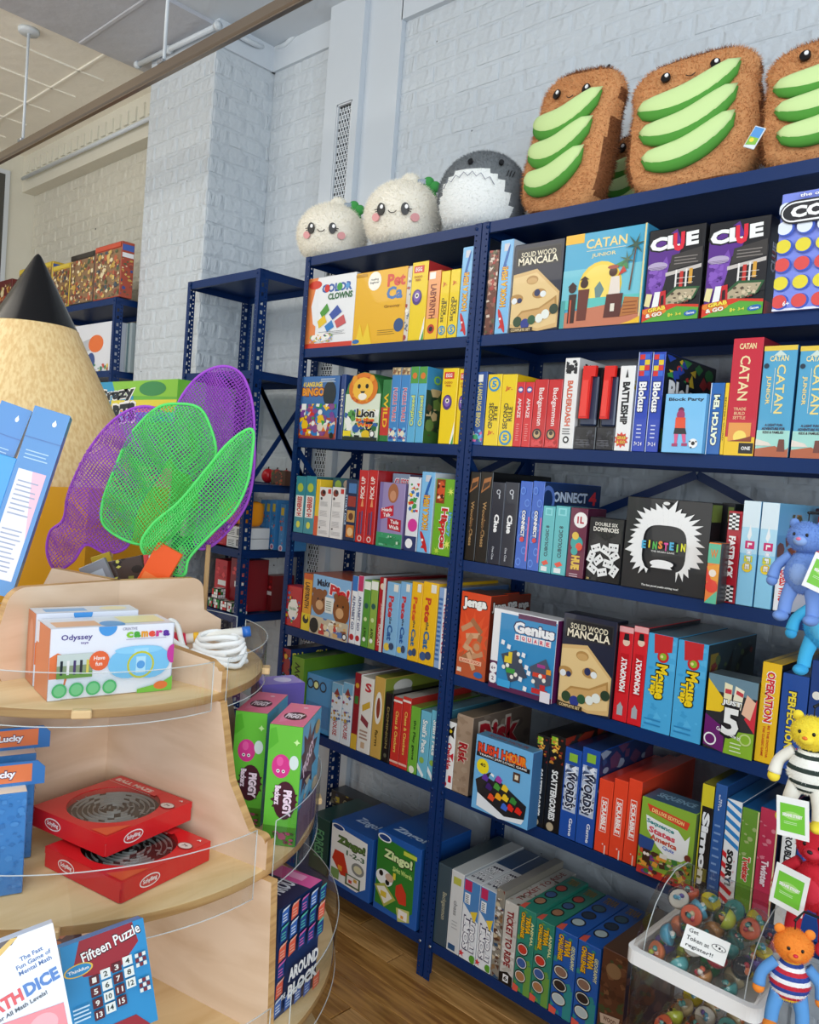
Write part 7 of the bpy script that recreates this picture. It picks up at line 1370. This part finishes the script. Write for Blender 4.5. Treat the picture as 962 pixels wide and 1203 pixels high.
for k, (a, c, yt, cc, s) in enumerate(((250, 264, 656, 'c42830', 'tall red toy box on the lower alcove shelf, left of the pair'), (268, 286, 655, '8a1c24', 'dark red toy box on the lower alcove shelf, right of the pair'), (308, 318, 675, '7a2024', 'small dark red carton right of the alcove rack post'))):
    lbox(a, c, yt, .985, .09 if a < 300 else .215, .12, s, cc, [Q(.3, .45, .95, .56, 'e8e8e8'), N(14, 4, .05, .6, .95, .95, ['e0484a', 'a81c20'], .3)], grp=g)
for k, (px, py) in enumerate(((252, 706), (264, 690), (272, 702), (284, 708), (258, 720), (278, 716))):
    q = up(px, py, 1, -.02); b = MB(); S = .021
    b.box((-S, -S, -S), (S, S, S), hx('18181a'), ch=.002)
    rr2 = random.Random(k)
    for (org, U, V, Nn) in (((-S, -S, -S), (1, 0, 0), (0, 0, 1), (0, -1, 0)), ((S, -S, -S), (0, 1, 0), (0, 0, 1), (1, 0, 0)), ((-S, -S, S), (1, 0, 0), (0, 1, 0), (0, 0, 1))):
        paint(b, [Q(.05+.31*i, .05+.31*j, .33+.31*i, .33+.31*j, rr2.choice(['f0f0f0', 'f0f0f0', 'c82c2c', '2c8a3a', 'e8e8e8'])) for i in range(3) for j in range(3)], org, U, V, Nn, 2*S, 2*S)
    CUBES = globals().setdefault('CUBES', []); CUBES.append((b, px))
for k, (b, px) in enumerate(CUBES):
    o = b.build('twist_cube', M['print']); o.location = (Xat(252, .055, 1.0)+.049*(k % 5), .055, .9855+.0215); o.rotation_euler = (0, 0, .1*((k % 3)-1))
    if k == 5: o.location = (Xat(252, .055, 1.0)+.026, .055, .9855+.0650)
    tag(o, 'black and white twist cube on the alcove rack, %s from left' % ['first', 'second', 'third', 'fourth', 'fifth', 'sixth, on top,'][k], 'puzzle cube', g)
# red balls pack on the alcove rack beneath the brace
q0 = SB[3]
for k, px in enumerate((318, 330, 340)):
    X = Xat(px, .2, 1.62); b = MB(); b.ell((0, 0, 0), (.030, .030, .034), hx('c8202c'), 16, 12); b.tube([(0, 0, .033), (.002, 0, .042)], .003, hx('3a2a20'), 6); o = b.build('red_toy_apple', M['plastic']); o.location = (-1.40+.066*k, .29, 1.545+.0345); tag(o, 'shiny red ball toy on the alcove rack behind the brace, %s of three' % ['left', 'middle', 'right'][k], 'toy', g)
lbox(318, 334, 552, 1.545, .2, .05, 'dull brown printed box in front of the red balls, alcove rack', '5a3a2c', [N(30, 5, 0, 0, 1, 1, ['8a5a3a', '2c2420', 'b8442c', '4a5a2c'], .3)], grp=g)
# ================================================================== CAPSULE BIN, LOWER RIGHT
YB = -.40
pA = up(738, 1118, 1, YB); pB = up(888, 1192, 1, YB); ZB = pA.z; WB = pB.x-pA.x; DB = .25
cb = empty('capsule_bin', (pA.x, YB, 0)); tag(cb, 'clear domed plastic bin with a white rim full of toy capsules, lower right corner', 'toy bin')
# white rim frame
b = MB(); hz = .030
def loop_prism(b, outer, inner, z0, z1, c):
    n = len(outer); vs = [(x, y, z0) for x, y in outer]+[(x, y, z1) for x, y in outer]+[(x, y, z1) for x, y in inner]+[(x, y, z0) for x, y in inner]
    fs = []
    for k in range(4):
        for i in range(n): fs.append((k*n+i, k*n+(i+1) % n, ((k+1) % 4)*n+(i+1) % n, ((k+1) % 4)*n+i))
    b.add(vs, fs, c)
def rrect(x0, y0, x1, y1, r, n=5):
    out = []
    for cx, cy, a in ((x1-r, y0+r, -90), (x1-r, y1-r, 0), (x0+r, y1-r, 90), (x0+r, y0+r, 180)):
        for i in range(n+1): t = R_(a+90*i/n); out.append((cx+r*math.cos(t), cy+r*math.sin(t)))
    return out
loop_prism(b, rrect(-.006, -.006, WB+.006, DB+.006, .022), rrect(.010, .010, WB-.010, DB-.010, .014), ZB-hz+.012, ZB+.012, hx('eeeeec'))
b.build('white_rim', M['plastic'], cb)
b = MB(); vs = []; o_ = rrect(.002, .002, WB-.002, DB-.002, .018)
b.add([(x, y, ZB-.30) for x, y in o_]+[(x, y, ZB-hz+.012) for x, y in o_], [(i, (i+1) % len(o_), (i+1) % len(o_)+len(o_), i+len(o_)) for i in range(len(o_))]); b.build('lower_bin_wall', M['dome'], cb)
b = MB(); b.box((.004, .004, ZB-.306), (WB-.004, DB-.004, ZB-.30), hx('e8e8e6')); b.box((.004, .004, ZB-.022), (WB-.004, DB-.004, ZB-.018), hx('d8d8d4')); b.build('bin_floor', M['plastic'], cb)
b = MB()
for x in (.01, WB-.03):
    for y in (.01, DB-.03): b = MB(); b.box((x, y, .0), (x+.02, y+.02, ZB-.306), hx('1c1c20'), ch=.002); b.build('stand_leg', M['plastic'], cb)
# dome: flat fronted hood, taller at the back
HD = up(800, 1032, 1, YB+.13).z-ZB
prof = [(.012, .0), (.020, HD*.30), (.05, HD*.64), (.09, HD*.88), (.135, HD), (.20, HD*.99), (DB-.015, HD*.86), (DB-.010, 0)]
b = MB(); xs = [(.004, .80), (.010, .93), (.028, 1.0), (WB-.028, 1.0), (WB-.010, .93), (WB-.004, .80)]
vs = []
for x, k in xs:
    for (y, z) in prof: vs.append((x, .12+(y-.12)*(k if z > 0 else 1), ZB+.010+z*k))
n = len(prof); fs = [(i*n+j, i*n+j+1, (i+1)*n+j+1, (i+1)*n+j) for i in range(len(xs)-1) for j in range(n-1)]+[tuple(range(n)), tuple((len(xs)-1)*n+j for j in range(n))]
b.add(vs, fs, (1, 1, 1), False); b.build('clear_dome', M['dome'], cb)
for x, k in (xs[2], xs[3]):
    b = MB(); b.tube([(x, .12+(y-.12)*k, ZB+.010+z*k+.0005) for y, z in prof], .0011, n=6); b.build('dome_edge', M['acrylic_edge'], cb)
# sign
b = MB(); sw, sh = .092, .046
b.box((0, 0, 0), (sw, .0012, sh), hx('f4f4f0'))
paint(b, [T('Get', .20, .82, .22, .17, K_, 0, None, .01), T('Token at', .34, .50, .52, .18, K_, 0, None, .01), T('register!!', .42, .18, .62, .2, K_, 0, None, .01)]+[E(.80, .60, .16, .13, K_), E(.80, .60, .145, .11, 'f4f4f0'), C(.74, .64, .04, K_), C(.82, .6, .05, K_), C(.88, .56, .03, K_)], (0, 0, 0), (1, 0, 0), (0, 0, 1), (0, -1, 0), sw, sh)
sg = b.build('paper_sign', M['print']); sp = up(812, 1098, 1, YB+.045); sg.location = (sp.x-.01, YB+.020+.002-.006, ZB+.010+HD*.32); sg.rotation_euler = (-math.atan2(.032, HD*.34), 0, 0); tag(sg, 'small white handwritten paper sign taped on the clear capsule bin', 'sign')
# capsules
M['capsule'] = clear('clear_capsule', 'f4f2ee')
rnd = random.Random(21)
cc = ['e8d82c', 'f08a5a', 'd8c8a0', '5ab0d8', '3a9a4a', 'e86a4a', '6a5ab0', '16161a', 'c83a4a', '6ac0c8', 'f0f0ea', 'c8d84a', 'd89a5a', '4aa0a0']
RC = .0238
names = ['yellow', 'orange', 'sand', 'blue', 'green', 'coral', 'violet', 'black', 'crimson', 'aqua', 'white', 'lime', 'amber', 'teal']
spots = []
def try_pack(z0, ztop, cnt):
    lay = 0; out = []
    z = z0+RC
    while z < ztop-RC*.6 and len(out) < cnt:
        off = RC*(lay % 2)
        y = .012+RC+off*.8
        while y < DB-.018-RC:
            x = .018+RC+off
            while x < WB-.018-RC:
                out.append((x+rnd.uniform(-.001, .001), y+rnd.uniform(-.001, .001), z, lay, int(round((y-.012-RC-off*.8)/(2*RC+.0025))), int(round((x-.018-RC-off)/(2*RC+.0035))))); x += 2*RC+.0035
            y += 2*RC+.0025
        z += RC*1.75; lay += 1
    return out
def dome_ok(x, y, z, *_):
    zz = z-ZB-.010
    if zz < HD*.30: return y > .010+RC
    # front slope
    for (y0, z0), (y1, z1) in zip(prof, prof[1:]):
        if z0 <= zz+RC*.9 <= z1 and y1 > y0: return y > y0+(y1-y0)*(zz+RC*.9-z0)/(z1-z0)+RC*.9
    return zz+RC < HD*.97
caps = [c for c in try_pack(ZB-.018, ZB+HD*.97, 400) if dome_ok(*c)]
caps2 = try_pack(ZB-.30, ZB-.10, 130)
solid = {}
shellm = MB(); shellm.ell((0, 0, 0), (RC, RC, RC), (1, 1, 1), 20, 14); shellme = shellm.mesh('clear_shell', M['capsule'])
bandm = MB(); bandm.lathe([(RC*1.0, -.0016), (RC*1.035, -.0016), (RC*1.035, .0016), (RC*1.0, .0016)], hx('e8e8e8'), 20); 
def inner_mesh(ci):
    r2 = random.Random(ci); b = MB(); c = hx(cc[ci])
    b.ell((0, 0, -.001), (RC*.93, RC*.93, RC*.93), c, 14, 10, fn=lambda v: Vector((v.x, v.y, min(v.z, .05))))
    for q in range(4): b.ell((r2.uniform(-.008, .008), r2.uniform(-.008, .008), r2.uniform(.002, .008)), (.006, .005, .006), hx(r2.choice(cc)), 8, 6)
    return b.mesh('half_shell', M['plastic'])
inn = {i: inner_mesh(i) for i in range(len(cc))}; bdm = {i: None for i in range(len(cc))}
words = {}
ORD = ['first', 'second', 'third', 'fourth', 'fifth', 'sixth', 'seventh', 'eighth', 'ninth', 'tenth']
for k, (x, y, z, l0, r0_, c0) in enumerate(caps+caps2):
    ci = rnd.randrange(len(cc)); upper = k < len(caps)
    o = bpy.data.objects.new('toy_capsule', shellme); col.objects.link(o); o.location = (pA.x+x, YB+y, z); o.rotation_euler = (rnd.uniform(-1.2, 1.2), rnd.uniform(-1.2, 1.2), rnd.uniform(0, 6))
    p = bpy.data.objects.new('half_shell', inn[ci]); link(p, o)
    tag(o, '%s toy capsule, %s layer up, %s row from front, %s from left, %s bin' % (names[ci], ORD[l0], ORD[r0_], ORD[c0], 'domed upper' if upper else 'lower'), 'toy capsule', 'toy capsules in the clear bins')
# ================================================================== HANGING PLUSH TOYS AT THE RIGHT EDGE
YP = YP0 = -.42
st = empty('hanging_stand', (up(975, 700, 1, YP).x+.22, YP+.14, 0)); tag(st, 'slim dark metal hook stand carrying the hanging plush toys, at the right edge', 'display stand')
X0_ = st.location.x
b = MB(); b.tube([(0, 0, 0), (0, 0, 1.75)], .008, hx('16181c'), 10); b.build('pole', M['plastic'], st)
b = MB(); b.lathe([(0, 0), (.11, 0), (.11, .012), (.02, .02), (0, .02)], hx('16181c'), 32); b.build('base', M['plastic'], st)
def taper(b, pts, rs, c, n=12):
    b.tube(bez(pts, 4), [rs[min(int(i/4), len(rs)-1)]*(1-(i % 4)/4)+rs[min(int(i/4)+1, len(rs)-1)]*((i % 4)/4) for i in range((len(pts)-1)*4+1)], c, n)
def bear(label, px, py, hpx, body, limb, belly=None, stripes=None, yaw=0, head=None, tagp=None, nose='2a2024', dy=0, tilt=0, overall=None):
    """plain soft teddy, hung by a loop from its own hook: body, head with ears and muzzle, two arms, two legs"""
    YP = YP0+dy; p = up(px, py, 1, YP); s = pxsize(p)*hpx; hd = head or body
    e = empty('teddy_plush', (p.x, YP, p.z)); e.rotation_euler = (0, tilt, facing(p)+yaw); tag(e, label, 'plush toy', 'plush toys hanging at the right edge')
    def part(nm, fn_, par=e, m_='matte'):
        b = MB(); fn_(b); o = b.build(nm, M[m_], par); return o
    def bf(b):
        b.ell((0, 0, 0), (s*.20, s*.15, s*.24), hx(body), 20, 16, fn=lambda v: Vector((v.x*(1-.22*max(0, v.z)), v.y, v.z)))
        if stripes:
            for i, f in enumerate(b.f):
                q = sum(Vector(b.v[j]).z for j in f)/len(f); b.c[i] = hx(stripes[int((q/s+.3)/.034) % len(stripes)])
    bo = part('body', bf); fur(bo, 2500, .0035, .0005, int(px), .1, .08)
    he = part('head', lambda b: b.ell((0, -s*.02, s*.37), (s*.19, s*.16, s*.165), hx(hd), 20, 16)); fur(he, 2500, .0035, .0005, int(py), .1, .08)
    for sx in (-1, 1):
        part('ear', lambda b: b.ell((sx*s*.145, 0, s*.51), (s*.055, s*.03, s*.055), hx(hd), 12, 8), he)
        part('eye', lambda b: b.ell((sx*s*.065, -s*.165, s*.40), (s*.018, s*.012, s*.02), hx('0c0c0e'), 10, 8), he, 'plastic')
        part('arm', lambda b: taper(b, [(sx*s*.15, 0, s*.16), (sx*s*.27, -s*.03, s*.04), (sx*s*.30, -s*.06, -s*.10)], [s*.06, s*.055, s*.065], hx(limb)))
        part('paw', lambda b: b.ell((sx*s*.30, -s*.065, -s*.13), (s*.062, s*.055, s*.06), hx(hd), 12, 8))
        part('leg', lambda b: taper(b, [(sx*s*.10, 0, -s*.16), (sx*s*.14, -s*.03, -s*.32), (sx*s*.15, -s*.04, -s*.46)], [s*.085, s*.07, s*.068], hx(overall or limb)))
        part('foot', lambda b: b.ell((sx*s*.16, -s*.09, -s*.49), (s*.075, s*.11, s*.06), hx(hd), 14, 10))
    part('muzzle', lambda b: b.ell((0, -s*.155, s*.335), (s*.075, s*.055, s*.055), hx(belly or hd), 14, 10), he)
    part('nose', lambda b: b.ell((0, -s*.205, s*.355), (s*.026, s*.016, s*.018), hx(nose), 10, 8), he, 'plastic')
    if belly and not stripes: part('belly_patch', lambda b: b.ell((0, -s*.05, -s*.01), (s*.14, s*.112, s*.17), hx(belly), 16, 12))
    part('hang_loop', lambda b: b.tube([(0, 0, s*.52), (0, 0, s*.58), (0, 0, s*.625)], .0012, hx('1c1c20'), 6))
    if tagp:
        tx, tz, tr = tagp
        b = MB(); b.box((-s*.15, -.001, -s*.19), (s*.15, .001, s*.19), hx('f2f4f2'), ch=.0004)
        paint(b, [Q(.12, .14, .88, .84, '74c83c'), E(.5, .56, .28, .10, 'a8dc7c'), T('SESAME STREET', .5, .56, .62, .08, W_, 0, None, .05), LN(.24, .34, .8, .42, 2, 'c8ecb0', .4)], (-s*.15, -.001, -s*.19), (1, 0, 0), (0, 0, 1), (0, -1, 0), s*.30, s*.38)
        b.build('hang_tag', M['print'], e, loc=(tx*s, -s*.26, tz*s), rot=(0, tr, 0))
    # hook rod from the stand
    hp = Vector((p.x, YP, p.z+s*.635))-Vector(st.location); b = MB(); b.tube([hp+Vector((0, -.004, 0)), hp+Vector((0, .045, 0)), (0, -.1 if dy == 0 else 0, hp.z), (0, 0, hp.z)], .0028, hx('16181c'), 8); b.build('hook', M['plastic'], st)
    return e
bear('periwinkle blue teddy plush with a pale tag, top one at the right edge', 944, 672, 110, '6c8fd0', '6f92d4', '8aa8dc', yaw=-.4, nose='e87aa0', tagp=(.3, .02, .3))
bear('bright turquoise teddy plush below the periwinkle one, cut by the photo edge', 968, 735, 112, '3aa8dc', '42b4e4', '58bce8', yaw=-.3, dy=.13)
bear('yellow headed teddy plush with a black and white striped body and green tag', 950, 905, 120, 'e8e8e0', 'e8e4d8', None, ['f0f0e8', '2c3a34'], yaw=-.3, head='f0d83a', nose='e8742c', tagp=(-.02, -.42, -.1))
bear('crimson red teddy plush with a green tag, under the yellow headed one', 958, 1040, 130, 'd01c30', 'c41a2e', 'd83044', yaw=-.35, dy=.12, tagp=(-.12, -.02, .1))
bear('orange headed teddy plush in a red, white and blue striped top, bottom right', 928, 1150, 112, 'e8e8ec', '5a94d0', None, ['c8283c', 'f0f0f0', '2c4a9c', 'f0d03a'], yaw=.15, head='f08a2c', nose='d8243c', overall='5a9ad8')
